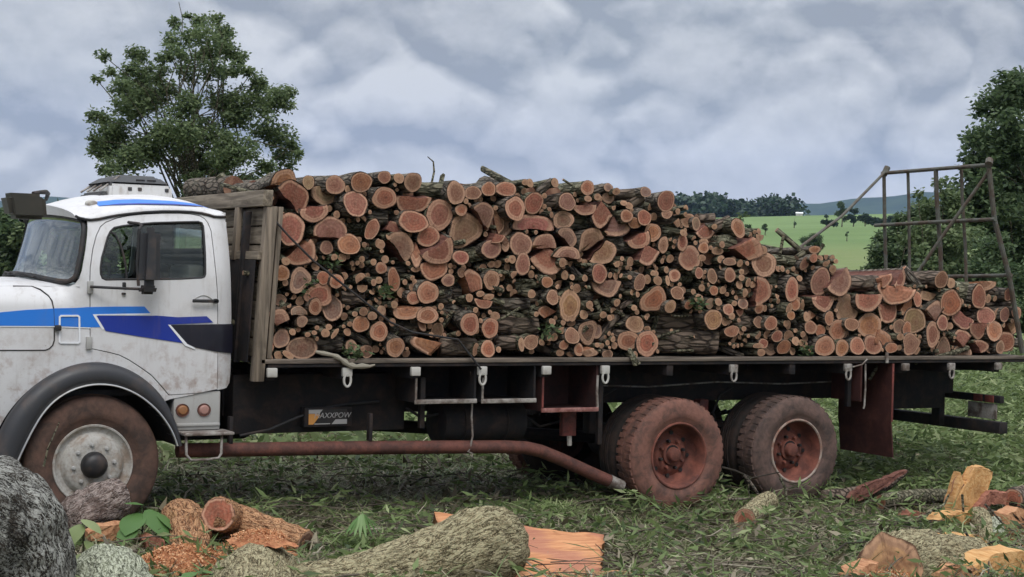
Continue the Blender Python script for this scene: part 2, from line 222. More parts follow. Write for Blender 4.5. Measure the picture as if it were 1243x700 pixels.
('R',0,'p',7.98,0.068,1.411,0.058,0.054),('S',0,'d',9.724,0.19,1.456,0.171,0.098),('S',0,'b',9.143,0.245,1.753,0.186,0.145),
('S',0,'d',8.416,0.225,1.564,0.219,0.142),('S',0,'d',8.816,0.245,1.565,0.163,0.16),('S',5,'b',9.464,0.21,1.878,0.337,0.065),
('R',0,'m',7.981,0.083,1.635,0.135,0.139),]
P_DOOR = [(-0.034,1.414),(-0.045,1.846),(-0.048,1.957),(-0.045,2.055),(-0.022,2.201),(0.009,2.309),(0.046,2.385),(0.091,2.424),(0.177,2.461),(0.276,2.486),(0.366,2.5),(0.536,2.515),(0.674,2.521),(0.767,2.518),(0.834,2.507),(0.873,2.484),(0.899,2.446),(0.917,2.384),(0.929,2.142),(0.945,1.937),(0.954,1.829),(0.962,1.563),(0.975,1.072),(0.812,1.041),(0.586,1.031),(0.522,1.106),(0.443,1.194),(0.352,1.261),(0.262,1.321),(0.192,1.358),(0.122,1.378)]
P_WIN = [(0.036,2.011),(0.035,2.057),(0.047,2.137),(0.066,2.197),(0.097,2.299),(0.122,2.347),(0.154,2.379),(0.211,2.394),(0.281,2.407),(0.462,2.43),(0.665,2.444),(0.818,2.453),(0.845,2.444),(0.854,2.416),(0.853,2.201),(0.849,2.024),(0.841,2.003),(0.818,1.994),(0.661,1.982),(0.46,1.974),(0.212,1.968),(0.074,1.963),(0.049,1.975)]
P_GUT = [(-0.135,2.462),(-0.066,2.438),(-0.022,2.435),(0.04,2.445),(0.116,2.465),(0.192,2.482),(0.276,2.496),(0.392,2.513),(0.536,2.527),(0.661,2.532),(0.768,2.532),(0.848,2.525),(0.908,2.513),(0.948,2.501),(1.005,2.501),(1.059,2.506)]
P_REAR = [(1.059,2.506),(1.067,2.322),(1.077,2.044),(1.099,1.7),(1.104,1.424),(1.106,1.203),(1.102,1.12),(1.067,1.081),(1.021,1.074)]
P_WSEDGE = [(-0.066,2.438),(-0.047,2.425),(-0.047,2.367),(-0.056,2.293),(-0.071,2.2),(-0.086,2.12),(-0.103,2.028),(-0.121,1.968),(-0.148,1.922),(-0.184,1.902)]
P_HOODTOP = [(-0.184,1.902),(-0.245,1.901),(-0.342,1.902),(-0.432,1.903),(-0.581,1.9),(-0.699,1.892)]
P_HOODLID = [(-0.699,1.889),(-0.581,1.897),(-0.444,1.897),(-0.39,1.875),(-0.341,1.828),(-0.319,1.789),(-0.307,1.725),(-0.3,1.621),(-0.298,1.479),(-0.309,1.44),(-0.333,1.414),(-0.363,1.402),(-0.512,1.401),(-0.689,1.401)]
P_ARCHIN = [(-0.583,0.511),(-0.554,0.601),(-0.514,0.679),(-0.455,0.824),(-0.392,0.946),(-0.315,1.041),(-0.171,1.133),(-0.003,1.165),(0.147,1.145),(0.321,1.082),(0.468,0.941),(0.572,0.799),(0.612,0.681),(0.623,0.633)]
P_ARCHOUT = [(-0.735,0.516),(-0.721,0.673),(-0.669,0.828),(-0.601,0.96),(-0.481,1.107),(-0.319,1.235),(-0.175,1.301),(-0.007,1.327),(0.143,1.315),(0.295,1.253),(0.451,1.126),(0.566,0.997),(0.638,0.821),(0.673,0.632)]
P_LBLUE = [(-0.695,1.694),(-0.503,1.716),(-0.359,1.725),(-0.297,1.73),(-0.183,1.734),(-0.141,1.736),(-0.057,1.743),(0.135,1.749),(0.373,1.753),(0.42,1.699),(0.244,1.69),(-0.013,1.68),(0.044,1.585),(-0.033,1.583),(-0.117,1.585),(-0.295,1.592),(-0.693,1.591)]
P_DBLUE = [(0.008,1.676),(0.419,1.678),(0.463,1.681),(0.634,1.669),(0.863,1.679),(0.917,1.628),(0.563,1.608),(0.686,1.458),(0.347,1.51),(0.081,1.555)]
P_BLACK = [(0.573,1.605),(0.904,1.614),(1.108,1.614),(1.112,1.369),(0.949,1.387),(0.775,1.424),(0.709,1.454)]
P_LBLINE = [(-0.693,1.589),(-0.295,1.59),(-0.033,1.581),(-0.032,1.574),(-0.295,1.583),(-0.693,1.583)]
P_DBLINE = [(-0.019,1.686),(0.244,1.694),(0.42,1.698),(0.421,1.681),(0.019,1.679),(0.069,1.573),(0.061,1.559),(0.044,1.581)]
P_WLINE = [(0.557,1.608),(0.576,1.607),(0.713,1.451),(0.776,1.419),(0.776,1.407),(0.696,1.438)]
P_FLAP = [(-0.27,1.666),(-0.255,1.679),(-0.129,1.681),(-0.113,1.667),(-0.106,1.466),(-0.12,1.453),(-0.256,1.455),(-0.268,1.468)]
P_RSTR = [(-0.026,2.55),(-0.014,2.571),(0.077,2.592),(0.232,2.616),(0.388,2.626),(0.637,2.622),(0.837,2.609),(0.994,2.578),(0.837,2.588),(0.636,2.586),(0.387,2.58),(0.231,2.568),(0.077,2.554),(-0.014,2.55)]
# ---------------------------------------------------------------- helpers
def prop(o, label=None, cat=None, group=None, kind=None):
    for k, v in (('label', label), ('category', cat), ('group', group), ('kind', kind)):
        if v: o[k] = v
    return o
def empty(name, loc=(0, 0, 0)):
    o = bpy.data.objects.new(name, None); o.empty_display_size = .2; COL.objects.link(o); o.location = loc; return o
def link(name, me, parent=None, loc=None):
    o = bpy.data.objects.new(name, me); COL.objects.link(o)
    if parent is not None: o.parent = parent
    if loc is not None: o.location = loc
    return o
def done(bm, name, mats, parent=None, loc=None, smooth=True, ang=.6):
    bmesh.ops.recalc_face_normals(bm, faces=bm.faces)
    if smooth:
        for f in bm.faces: f.smooth = True
        for e in bm.edges:
            if len(e.link_faces) == 2 and e.calc_face_angle(0) > ang: e.smooth = False
    me = bpy.data.meshes.new(name); bm.to_mesh(me); bm.free()
    for m in (mats if isinstance(mats, (list, tuple)) else [mats]): me.materials.append(m)
    return link(name, me, parent, loc)
def npmesh(name, V, F, mats, parent=None, tone=None, loc=None, smooth=False):
    """V (n,3), F (m,k): one mesh by arrays, with an optional per-face 'tone'."""
    me = bpy.data.meshes.new(name); V = np.asarray(V, np.float32); F = np.asarray(F, np.int32); k = F.shape[1]
    me.vertices.add(len(V)); me.vertices.foreach_set('co', V.ravel())
    me.loops.add(F.size); me.loops.foreach_set('vertex_index', F.ravel())
    me.polygons.add(len(F)); me.polygons.foreach_set('loop_start', np.arange(0, F.size, k, dtype=np.int32))
    me.update(calc_edges=True)
    if tone is not None:
        a = me.attributes.new('tone', 'FLOAT', 'FACE'); a.data.foreach_set('value', np.asarray(tone, np.float32))
    if smooth: me.polygons.foreach_set('use_smooth', np.ones(len(F), bool))
    for m in (mats if isinstance(mats, (list, tuple)) else [mats]): me.materials.append(m)
    return link(name, me, parent, loc)
def box(bm, x0, x1, y0, y1, z0, z1, bev=0., mi=0):
    r = bmesh.ops.create_cube(bm, size=1)
    for v in r['verts']: v.co = Vector(((x0+x1)/2+v.co.x*(x1-x0), (y0+y1)/2+v.co.y*(y1-y0), (z0+z1)/2+v.co.z*(z1-z0)))
    fs = list({f for v in r['verts'] for f in v.link_faces})
    for f in fs: f.material_index = mi
    if bev: bmesh.ops.bevel(bm, geom=list({e for v in r['verts'] for e in v.link_edges}), offset=bev, segments=2, affect='EDGES', profile=.5)
def tube(bm, pts, rad, n=8, cap=True, mi=0, flat=1.):
    pts = [Vector(p) for p in pts]; rads = rad if isinstance(rad, (list, tuple)) else [rad]*len(pts)
    t0 = (pts[1]-pts[0]).normalized(); u = t0.orthogonal().normalized(); rings = []
    for i, p in enumerate(pts):
        t = (pts[min(i+1, len(pts)-1)]-pts[max(i-1, 0)]).normalized()
        u = (u-t*u.dot(t)).normalized(); v = t.cross(u)
        rings.append([bm.verts.new(p+(u*math.cos(a)+v*math.sin(a)*flat)*rads[i]) for a in (2*math.pi*k/n for k in range(n))])
    for a, b in zip(rings, rings[1:]):
        for k in range(n):
            f = bm.faces.new((a[k], a[(k+1) % n], b[(k+1) % n], b[k])); f.material_index = mi
    if cap:
        bm.faces.new(rings[0][::-1]).material_index = mi; bm.faces.new(rings[-1]).material_index = mi
def lathe(bm, prof, n=48, c=(0, 0, 0), mi=0):
    """profile (radius, y) turned about the Y axis through c"""
    rings = []
    for r, y in prof:
        if r < 1e-6: rings.append([bm.verts.new((c[0], c[1]+y, c[2]))])
        else: rings.append([bm.verts.new((c[0]+r*math.cos(a), c[1]+y, c[2]+r*math.sin(a))) for a in (2*math.pi*k/n for k in range(n))])
    for a, b in zip(rings, rings[1:]):
        for k in range(n):
            q = [a[k % len(a)], a[(k+1) % len(a)], b[(k+1) % len(b)], b[k % len(b)]]
            q = list(dict.fromkeys(q))
            if len(q) > 2: bm.faces.new(q).material_index = mi
def tubeobj(name, pts, rad, m, parent=None, n=8, **k):
    bm = bmesh.new(); tube(bm, pts, rad, n, **k); return done(bm, name, m, parent)
def boxobj(name, b, m, parent=None, bev=.004):
    bm = bmesh.new(); box(bm, *b, bev=bev); return done(bm, name, m, parent)
def fbm(p, o=3): return mnoise.fractal(Vector(p), 1., 2., o)
# ---------------------------------------------------------------- materials
class M:
    def __init__(s, name):
        s.m = bpy.data.materials.new(name); s.m.use_nodes = True; s.t = s.m.node_tree; s.t.nodes.clear()
        s.out = s.n('ShaderNodeOutputMaterial')
    def n(s, t, ins=None, **k):
        n = s.t.nodes.new(t)
        for a, b in k.items(): setattr(n, a, b)
        for a, b in (ins or {}).items(): s.set(n.inputs[a], b)
        return n
    def set(s, sock, v):
        if isinstance(v, bpy.types.NodeSocket): s.t.links.new(v, sock)
        elif isinstance(v, tuple) and len(v) == 3 and sock.type == 'RGBA': sock.default_value = v+(1,)
        else: sock.default_value = v
    def coord(s, scale=(1, 1, 1), kind='Object', loc=(0, 0, 0)):
        c = s.n('ShaderNodeTexCoord'); return s.n('ShaderNodeMapping', {'Vector': c.outputs[kind], 'Scale': scale, 'Location': loc}).outputs[0]
    def noise(s, vec, scale, det=4, rough=.55, dist=0.):
        return s.n('ShaderNodeTexNoise', {'Vector': vec, 'Scale': scale, 'Detail': det, 'Roughness': rough, 'Distortion': dist}).outputs[0]
    def voro(s, vec, scale, feat='F1', rnd=1.): return s.n('ShaderNodeTexVoronoi', {'Vector': vec, 'Scale': scale, 'Randomness': rnd}, feature=feat).outputs['Distance']
    def mr(s, v, a, b, c=0., d=1.): return s.n('ShaderNodeMapRange', {0: v, 1: a, 2: b, 3: c, 4: d}, interpolation_type='SMOOTHSTEP').outputs[0]
    def mix(s, f, a, b, mode='MIX'):
        n = s.n('ShaderNodeMix', data_type='RGBA', blend_type=mode); s.set(n.inputs[0], f); s.set(n.inputs[6], a); s.set(n.inputs[7], b); return n.outputs[2]
    def math(s, op, a, b=0., c=False):
        n = s.n('ShaderNodeMath', operation=op, use_clamp=c); s.set(n.inputs[0], a); s.set(n.inputs[1], b); return n.outputs[0]
    def attr(s, name, out='Fac'): return s.n('ShaderNodeAttribute', attribute_name=name).outputs[out]
    def rand(s): return s.n('ShaderNodeObjectInfo').outputs['Random']
    def objcol(s): return s.n('ShaderNodeObjectInfo').outputs['Color']
    def randvec(s, vec):
        r = s.rand(); k = s.math('MULTIPLY', r, 37.)
        return s.n('ShaderNodeVectorMath', {0: vec, 1: s.n('ShaderNodeCombineXYZ', {0: k, 1: k, 2: k}).outputs[0]}, operation='ADD').outputs[0]
    def bump(s, h, strength=.5, dist=.01): return s.n('ShaderNodeBump', {'Height': h, 'Strength': strength, 'Distance': dist}).outputs[0]
    def pbr(s, col, rough=.7, metal=0., bump=None, spec=.5):
        b = s.n('ShaderNodeBsdfPrincipled', {'Base Color': col, 'Roughness': rough, 'Metallic': metal, 'Specular IOR Level': spec})
        if bump is not None: s.t.links.new(bump, b.inputs['Normal'])
        s.t.links.new(b.outputs[0], s.out.inputs[0]); return s.m
def simple(name, col, rough=.6, metal=0., dirt=.25, dcol=(.16, .10, .07), scale=6., spec=.5):
    m = M(name); v = m.coord(); n = m.noise(v, scale, 6, .6); n2 = m.noise(v, scale*7, 4, .6)
    f = m.math('MULTIPLY', m.mr(n, .48, .72), dirt); f = m.math('ADD', f, m.math('MULTIPLY', m.mr(n2, .62, .75), dirt*.5), True)
    return m.pbr(m.mix(f, col, dcol), m.mr(n, .3, .7, rough-.08, rough+.12), metal, m.bump(n2, .12, .004), spec)
def paint(name, col, rough=.33, dirt=.7, splash=False):
    m = M(name); v = m.coord(); vs = m.coord((9, 9, 1.3))
    n = m.noise(v, 3.2, 7, .62); st = m.noise(vs, 2.2, 5, .6); sp = m.noise(v, 60, 3, .6)
    f = m.math('MULTIPLY', m.mr(n, .46, .74), .38*dirt); f = m.math('ADD', f, m.math('MULTIPLY', m.mr(st, .52, .75), .36*dirt)); f = m.math('ADD', f, m.math('MULTIPLY', m.mr(sp, .66, .74), .3*dirt), True)
    ch = m.math('MULTIPLY', m.mr(m.noise(v, 26, 5, .7), .665, .70), m.mr(n, .45, .6)); cc = m.mix(m.math('MULTIPLY', ch, min(1., dirt*1.2)), m.mix(f, col, (.20, .145, .105)), (.13, .06, .035))
    if splash:
        z = m.n('ShaderNodeSeparateXYZ', {0: m.coord()}).outputs[2]; mud = m.math('MULTIPLY', m.mr(z, 1.75, .95), m.mr(m.noise(v, 11, 7, .68), .46, .66)); cc = m.mix(m.math('MULTIPLY', mud, .55), cc, (.24, .13, .085))
    return m.pbr(cc, m.mr(n, .3, .7, rough, rough+.25), 0, m.bump(n, .05, .02), .45)
def muddy(name, col, mud, amt=(.38, .6), rough=.85):
    m = M(name); v = m.coord(); n = m.noise(v, 7, 7, .65, .4); n2 = m.noise(v, 45, 4, .6)
    c = m.mix(m.mr(n, *amt), col, mud); c = m.mix(m.mr(n2, .4, .75, 0., .45), c, (mud[0]*.55, mud[1]*.55, mud[2]*.55))
    return m.pbr(c, rough, 0, m.bump(n2, .35, .008), .3)
WHITE = paint('white_paint', (.64, .64, .655), splash=True); LBLUE = paint('light_blue_paint', (.022, .19, .68), dirt=.35); DBLUE = paint('dark_blue_paint', (.012, .034, .29), dirt=.4)
BLACKP = paint('black_paint', (.012, .012, .022), .3, .15); LINE = paint('white_pinstripe', (.78, .80, .84), .4, .25); GREYP = paint('grey_lower_paint', (.36, .36, .35), .5, 1.0)
RUB = simple('black_rubber', (.018, .018, .02), .7, dirt=.3); FLARE = simple('black_plastic', (.03, .031, .036), .45, dirt=.4, dcol=(.13, .09, .07))
BOXM = simple('olive_black_plastic', (.045, .043, .036), .6, dirt=.35, dcol=(.11, .09, .07)); CHROME = simple('bare_metal_trim', (.62, .62, .62), .35, .8, .3)
INT = simple('dark_cab_interior', (.022, .022, .026), .8, dirt=.1); SEAT = simple('grey_seat_cloth', (.16, .155, .15), .9, dirt=.2)
CHAS = muddy('chassis_black', (.014, .014, .016), (.045, .030, .025), (.42, .72), .8); WHITEB = simple('chipped_white_paint', (.46, .45, .42), .65, dirt=.8)
TYRE = muddy('red_dusty_rubber', (.045, .033, .028), (.125, .072, .055), (.32, .66)); TYRER = muddy('red_dusty_rear_rubber', (.07, .045, .038), (.21, .100, .076), (.30, .62)); TYREG = muddy('grey_dusty_rear_rubber', (.05, .038, .034), (.145, .092, .077), (.32, .66)); TYRED = muddy('dark_inner_rubber', (.02, .018, .017), (.045, .03, .025))
REDD = muddy('red_steel_inner_shade', (.055, .022, .020), (.03, .016, .015), (.40, .66), .7); RIMG = muddy('grey_painted_rim', (.42, .41, .385), (.26, .20, .155), (.42, .72), .6); RIMR = muddy('red_dust_rim', (.10, .042, .034), (.24, .085, .06), (.36, .68)); RIMD = muddy('worn_edge_rim', (.36, .30, .26), (.24, .12, .085), (.4, .65)); HUB = simple('black_hub', (.02, .02, .022), .45, .2, .3)  # dark red steel: shade inside the open tool box is put into this colour
RUST = muddy('red_brown_pipe', (.15, .058, .044), (.075, .036, .03), (.38, .66), .75); REDP = muddy('faded_red_steel', (.20, .055, .045), (.09, .035, .032), (.40, .66), .65); PALE = muddy('bare_scuffed_steel', (.36, .34, .315), (.13, .10, .085), (.40, .62), .5); REDL = muddy('scuffed_red_lip', (.38, .20, .18), (.17, .06, .05), (.38, .62), .6)
FLAPM = muddy('maroon_rubber_flap', (.055, .02, .018), (.10, .038, .03), (.4, .7), .75); GATE = muddy('weathered_green_grey_steel', (.11, .115, .10), (.085, .062, .047), (.40, .62), .65)
AMB = simple('amber_reflector', (.30, .13, .05), .3, dirt=.3); AMB2 = simple('pink_reflector', (.36, .20, .17), .3, dirt=.3); DARKV = simple('dark_vent', (.03, .032, .036), .5, dirt=.3); ROPEM = simple('pale_rope', (.27, .25, .20), .9, dirt=.4)
LABK = simple('battery_label_black', (.012, .012, .014), .4, dirt=.15); LABO = simple('battery_label_orange', (.55, .26, .07), .45, dirt=.2); LABW = simple('battery_label_white', (.36, .355, .355), .45, dirt=.2)
def glassm(name, tint, refl, rough=.03, dust=(.05, .22)):
    m = M(name); n = m.noise(m.coord(), 9, 5, .6)
    t = m.n('ShaderNodeBsdfTransparent', {'Color': tint}); g = m.n('ShaderNodeBsdfGlossy', {'Color': (.9, .95, .97), 'Roughness': rough}); d = m.n('ShaderNodeBsdfDiffuse', {'Color': (.30, .29, .27)})
    lw = m.n('ShaderNodeLayerWeight', {'Blend': .35}); f = m.mr(lw.outputs['Facing'], .1, 1., refl, min(1, refl+.45))
    a = m.n('ShaderNodeMixShader', {0: f, 1: t.outputs[0], 2: g.outputs[0]}); b = m.n('ShaderNodeMixShader', {0: m.mr(n, .45, .8, *dust), 1: a.outputs[0], 2: d.outputs[0]})
    m.t.links.new(b.outputs[0], m.out.inputs[0]); return m.m
GLASSW = glassm('windscreen_glass', (.50, .60, .62), .13, .04, (.0, .06)); GLASS = glassm('door_glass', (.86, .90, .88), .03, .03, (.0, .07))
def plank(name, a, b, axis=0, rough=.85):
    m = M(name); s = [26, 26, 26]; s[axis] = 1.6; v = m.randvec(m.coord(tuple(s))); g = m.noise(v, 1., 8, .65, .6); n = m.noise(m.randvec(m.coord()), 5, 5, .6)
    c = m.mix(m.mr(g, .32, .68), a, b); c = m.mix(m.mr(n, .55, .8, 0, .5), c, (a[0]*.5, a[1]*.5, a[2]*.5))
    return m.pbr(c, rough, 0, m.bump(g, .5, .006), .3)
WOODY = plank('weathered_plank', (.11, .09, .07), (.29, .245, .19), 1); WOODZ = plank('weathered_post', (.10, .082, .064), (.27, .22, .17), 2); WOODX = plank('weathered_deck_edge', (.06, .05, .042), (.22, .18, .145), 0)
def barkm(name, dark, mid, lich, lamt=.25, sc_=1., fine=1.):
    """bark: long furrows along local Y, lichen blotches, each object shifted by its own random value"""
    m = M(name); v = m.randvec(m.coord((14*sc_, 4.2*sc_, 14*sc_))); w_ = m.randvec(m.coord())
    f = m.noise(v, 1.6, 8, .68, 1.2); vo = m.voro(v, 1.7, 'DISTANCE_TO_EDGE'); b = m.noise(w_, 7*sc_, 6, .62); l = m.noise(w_, 13*sc_*fine, 7, .7, .6); l2 = m.noise(w_, 42*fine, 3, .6)
    h = m.math('ADD', m.math('MULTIPLY', m.mr(vo, .0, .22), .55), f)
    c = m.mix(m.mr(h, .55, 1.25), dark, mid); c = m.mix(m.mr(b, .4, .7, 0, .5), c, (mid[0]*.7, mid[1]*.75, mid[2]*.7))
    lf = m.math('MULTIPLY', m.mr(l, .5, .66), m.mr(l2, .36, .58)); lf = m.math('MULTIPLY', lf, m.mr(m.rand(), 0., 1., lamt*.5, min(1, lamt*1.6)))
    c = m.mix(lf, c, lich)
    return m.pbr(c, .92, 0, m.bump(h, .9, .022), .2)
BARK = barkm('bark_dark', (.040, .033, .028), (.205, .168, .138), (.40, .40, .33), .45); BARKM = barkm('bark_mossy', (.036, .034, .022), (.20, .18, .125), (.44, .45, .32), .75); BARKB = barkm('bark_rough_brown', (.034, .025, .02), (.22, .165, .13), (.30, .27, .21), .22, .8)
def cutm(name):
    m = M(name); v = m.randvec(m.coord()); big = m.noise(v, 3.5, 4, .6); rr = m.attr('rr'); core = m.objcol()
    n = m.noise(v, 9, 5, .6); fine = m.noise(v, 70, 4, .6); saw = m.noise(m.randvec(m.coord((55, 6, 9))), 1., 4, .6, .3)
    r2 = m.math('ADD', rr, m.math('MULTIPLY', m.math('SUBTRACT', n, .5), .34))
    ring = m.math('SINE', m.math('MULTIPLY', r2, 26.)); ring = m.mr(ring, -1., 1., .0, 1.)
    sapc = m.mix(.68, core, (.56, .34, .23)); core2 = m.mix(m.mr(n, .35, .65), core, m.mix(.35, core, (.16, .05, .04))); edge_ = m.mr(m.rand(), 0., 1., -.10, .12); c = m.mix(m.mr(m.math('ADD', r2, edge_), .71, .79), core2, sapc)
    ox = m.n('ShaderNodeSeparateXYZ', {0: m.coord()}); an = m.math('ARCTAN2', ox.outputs[0], ox.outputs[2]); cv = m.n('ShaderNodeCombineXYZ', {0: m.math('MULTIPLY', m.math('SINE', an), 5.), 1: m.math('MULTIPLY', m.math('COSINE', an), 5.), 2: m.math('ADD', m.math('MULTIPLY', rr, .8), m.math('MULTIPLY', m.rand(), 50.))}).outputs[0]; crk = m.noise(cv, 1.6, 3, .6)
    c = m.mix(m.mr(crk, .58, .64, 0, .75), c, m.mix(.6, c, (.05, .02, .016)))
    c = m.mix(m.mr(r2, .50, .12, 0, .55), c, m.mix(.65, c, (.13, .035, .022)))
    c = m.mix(m.math('MULTIPLY', ring, .62), c, m.mix(.5, c, (.10, .035, .02)))
    c = m.mix(m.mr(r2, .10, .0, 0, .7), c, (.10, .04, .03)); c = m.mix(m.mr(n, .54, .78, 0, .55), c, m.mix(.55, c, (.13, .08, .055)))
    c = m.mix(m.mr(saw, .38, .60, .0, .45), c, m.mix(.5, c, (.14, .07, .045))); c = m.mix(m.mr(big, .50, .70, 0, .5), c, m.mix(.6, c, (.20, .135, .095)))
    c = m.mix(m.mr(fine, .4, .72, 0, .35), c, m.mix(.5, c, (.62, .42, .28))); c = m.mix(m.mr(r2, .93, 1.0, 0, .8), c, (.07, .04, .028))
    return m.pbr(c, .85, 0, m.bump(m.math('ADD', saw, m.math('MULTIPLY', fine, .5)), .35, .006), .25)
CUT = cutm('cut_wood_face')
def splitm(name, a, b, bright=1.):
    m = M(name); v = m.randvec(m.coord((30, 2.2, 30))); g = m.noise(v, 1.4, 8, .66, .5); n = m.noise(m.randvec(m.coord()), 6, 5, .6)
    c = m.mix(m.mr(g, .3, .7), a, b); c = m.mix(m.mr(n, .5, .75, 0, .55), c, (a[0]*.45, a[1]*.4, a[2]*.4))
    return m.pbr(c, .82, 0, m.bump(g, .7, .012), .25)
SPLIT = splitm('split_wood_dark', (.09, .036, .028), (.22, .10, .075)); SPLITO = splitm('split_wood_orange', (.34, .15, .075), (.60, .34, .19)); SPLITY = splitm('split_wood_yellow', (.46, .22, .075), (.68, .43, .20)); SPLITR = splitm('split_wood_red', (.22, .085, .06), (.42, .19, .125))
def leafm(name, c0, c1, c2, trans=.25, rough=.55):
    m = M(name); t = m.attr('tone'); c = m.mix(m.mr(t, 0., .55), c0, c1); c = m.mix(m.mr(t, .55, 1.), c, c2)
    p = m.n('ShaderNodeBsdfPrincipled', {'Base Color': c, 'Roughness': rough, 'Specular IOR Level': .35}); tr = m.n('ShaderNodeBsdfTranslucent', {'Color': c})
    x = m.n('ShaderNodeMixShader', {0: trans, 1: p.outputs[0], 2: tr.outputs[0]}); m.t.links.new(x.outputs[0], m.out.inputs[0]); return m.m
LEAF = leafm('tree_leaves', (.068, .112, .052), (.165, .22, .10), (.27, .33, .17), .45); LEAFD = leafm('dark_tree_leaves', (.044, .078, .040), (.100, .150, .066), (.18, .24, .115), .45); FARL = leafm('far_wood_leaves', (.018, .040, .024), (.036, .066, .038), (.06, .10, .055), .1)
GRASS = leafm('litter_leaves', (.065, .080, .038), (.195, .200, .105), (.48, .45, .31), .2); WEED = leafm('green_cut_foliage', (.048, .080, .030), (.150, .210, .072), (.34, .39, .20), .3); STRAWM = leafm('dry_litter', (.09, .075, .05), (.25, .215, .145), (.46, .42, .32), .1); TWIG = leafm('twig_bark', (.03, .024, .018), (.12, .10, .075), (.30, .27, .21), 0., .9)
HEAP = leafm('fresh_cut_leaves', (.060, .095, .036), (.175, .24, .088), (.36, .41, .21), .35); BRIGHT = leafm('fresh_leaf', (.10, .20, .06), (.17, .30, .10), (.32, .44, .22), .3); CHIP = leafm('wood_chips', (.30, .11, .05), (.52, .25, .12), (.66, .43, .25), .0, .9)
# ---------------------------------------------------------------- terrain
def near_z(x, y):
    x = np.asarray(x, float); y = np.asarray(y, float)
    b = -.021*np.clip(x, -1, 9) + .03*np.sin(1.7*x+.6*y)*np.sin(1.3*y-.5*x+1.) + .018*np.sin(4.1*x+1.)*np.sin(3.7*y)
    return b
def ter(x, y):
    x = np.asarray(x, float); y = np.asarray(y, float); d = np.hypot(x-CAM.x, y-CAM.y)
    az = np.arctan2(x-CAM.x, y-CAM.y); az = np.clip(.55+.45*(az-.2)/.48, .5, 1.05)
    up = np.where(d < 42, 0, np.where(d < 520, (d-42)*.0454, 21.7-(d-520)*.05))*az; up = np.maximum(up, np.where(d > 520, -10, 0))
    up = up + np.clip((d-60)/200, 0, 1)*np.clip((520-d)/100, 0, 1)*(.9*np.sin(x*.021+1)+.7*np.sin(y*.03+x*.011))
    nz = near_z(x, y)*np.clip((30-d)/12, 0, 1)
    return up + nz + np.where(d > 18, -.021*9*np.clip((d-18)/12, 0, 1)*0, 0)
def zat(x, y): return float(ter(x, y))
gx = np.unique(np.concatenate([np.linspace(-8, 16, 121), 4+np.sinh(np.linspace(-6.2, 6.2, 150))*12]))
gy = np.unique(np.concatenate([np.linspace(-11, 12, 116), np.sinh(np.linspace(-6.2, 6.2, 150))*12]))
GX, GY = np.meshgrid(gx, gy); nx, ny = len(gx), len(gy)
ii = (np.arange(ny-1)[:, None]*nx+np.arange(nx-1)[None]).ravel()
gm = M('ground_soil_and_pasture'); v = gm.coord()
sp = gm.n('ShaderNodeSeparateXYZ', {0: v}); dd = gm.n('ShaderNodeVectorMath', {0: v, 1: (-.5, -10, 0)}, operation='DISTANCE').outputs['Value']
a1 = gm.noise(v, 2.2, 8, .65); a2 = gm.noise(v, 26, 6, .65); a3 = gm.noise(v, .018, 6, .6); a4 = gm.noise(v, .5, 6, .6)
near = gm.mix(gm.mr(a1, .35, .65), (.070, .058, .036), (.085, .085, .045)); near = gm.mix(gm.mr(a2, .45, .75, 0, .7), near, (.14, .115, .07))
past = gm.mix(gm.mr(a3, .38, .62), (.125, .195, .072), (.165, .245, .095)); past = gm.mix(gm.mr(a4, .3, .75, 0, .5), past, (.11, .155, .062))
olive = gm.mix(gm.mr(a4, .35, .7), (.15, .20, .075), (.18, .215, .095)); dn_ = gm.math('ADD', dd, gm.math('MULTIPLY', a3, 120.))
past = gm.mix(gm.mr(dn_, 190., 250.), olive, past)
gmat = gm.pbr(gm.mix(gm.mr(dd, 28., 50.), near, past), .95, 0, gm.bump(a2, .6, .03), .15)
g = npmesh('ground', np.c_[GX.ravel(), GY.ravel(), ter(GX, GY).ravel()], np.c_[ii, ii+1, ii+nx+1, ii+nx], gmat, smooth=True); prop(g, kind='structure')
# far ridge
hm = M('forested_ridge'); hn = hm.noise(hm.coord(), .02, 6, .65); hmat = hm.pbr(hm.mix(hm.mr(hn, .35, .65), (.018, .038, .028), (.034, .06, .036)), .95, 0, None, .1)
A = np.linspace(R(-75), R(125), 400); HV = []
for d_, s_ in ((2500, 0.), (2750, .72), (2950, 1.), (3250, .4)):
    crest = 100+89*(A-.202)+5*np.sin(A*9+.6)+5*np.sin(A*23+2)+3*np.sin(A*61)+2*np.sin(A*143)
    HV.append(np.c_[CAM.x+d_*np.sin(A), CAM.y+d_*np.cos(A), -30+(crest+30)*s_])
HV = np.concatenate(HV); ii = (np.arange(3)[:, None]*400+np.arange(399)[None]).ravel()
prop(npmesh('hills', HV, np.c_[ii, ii+1, ii+401, ii+400], hmat, smooth=True), kind='structure')
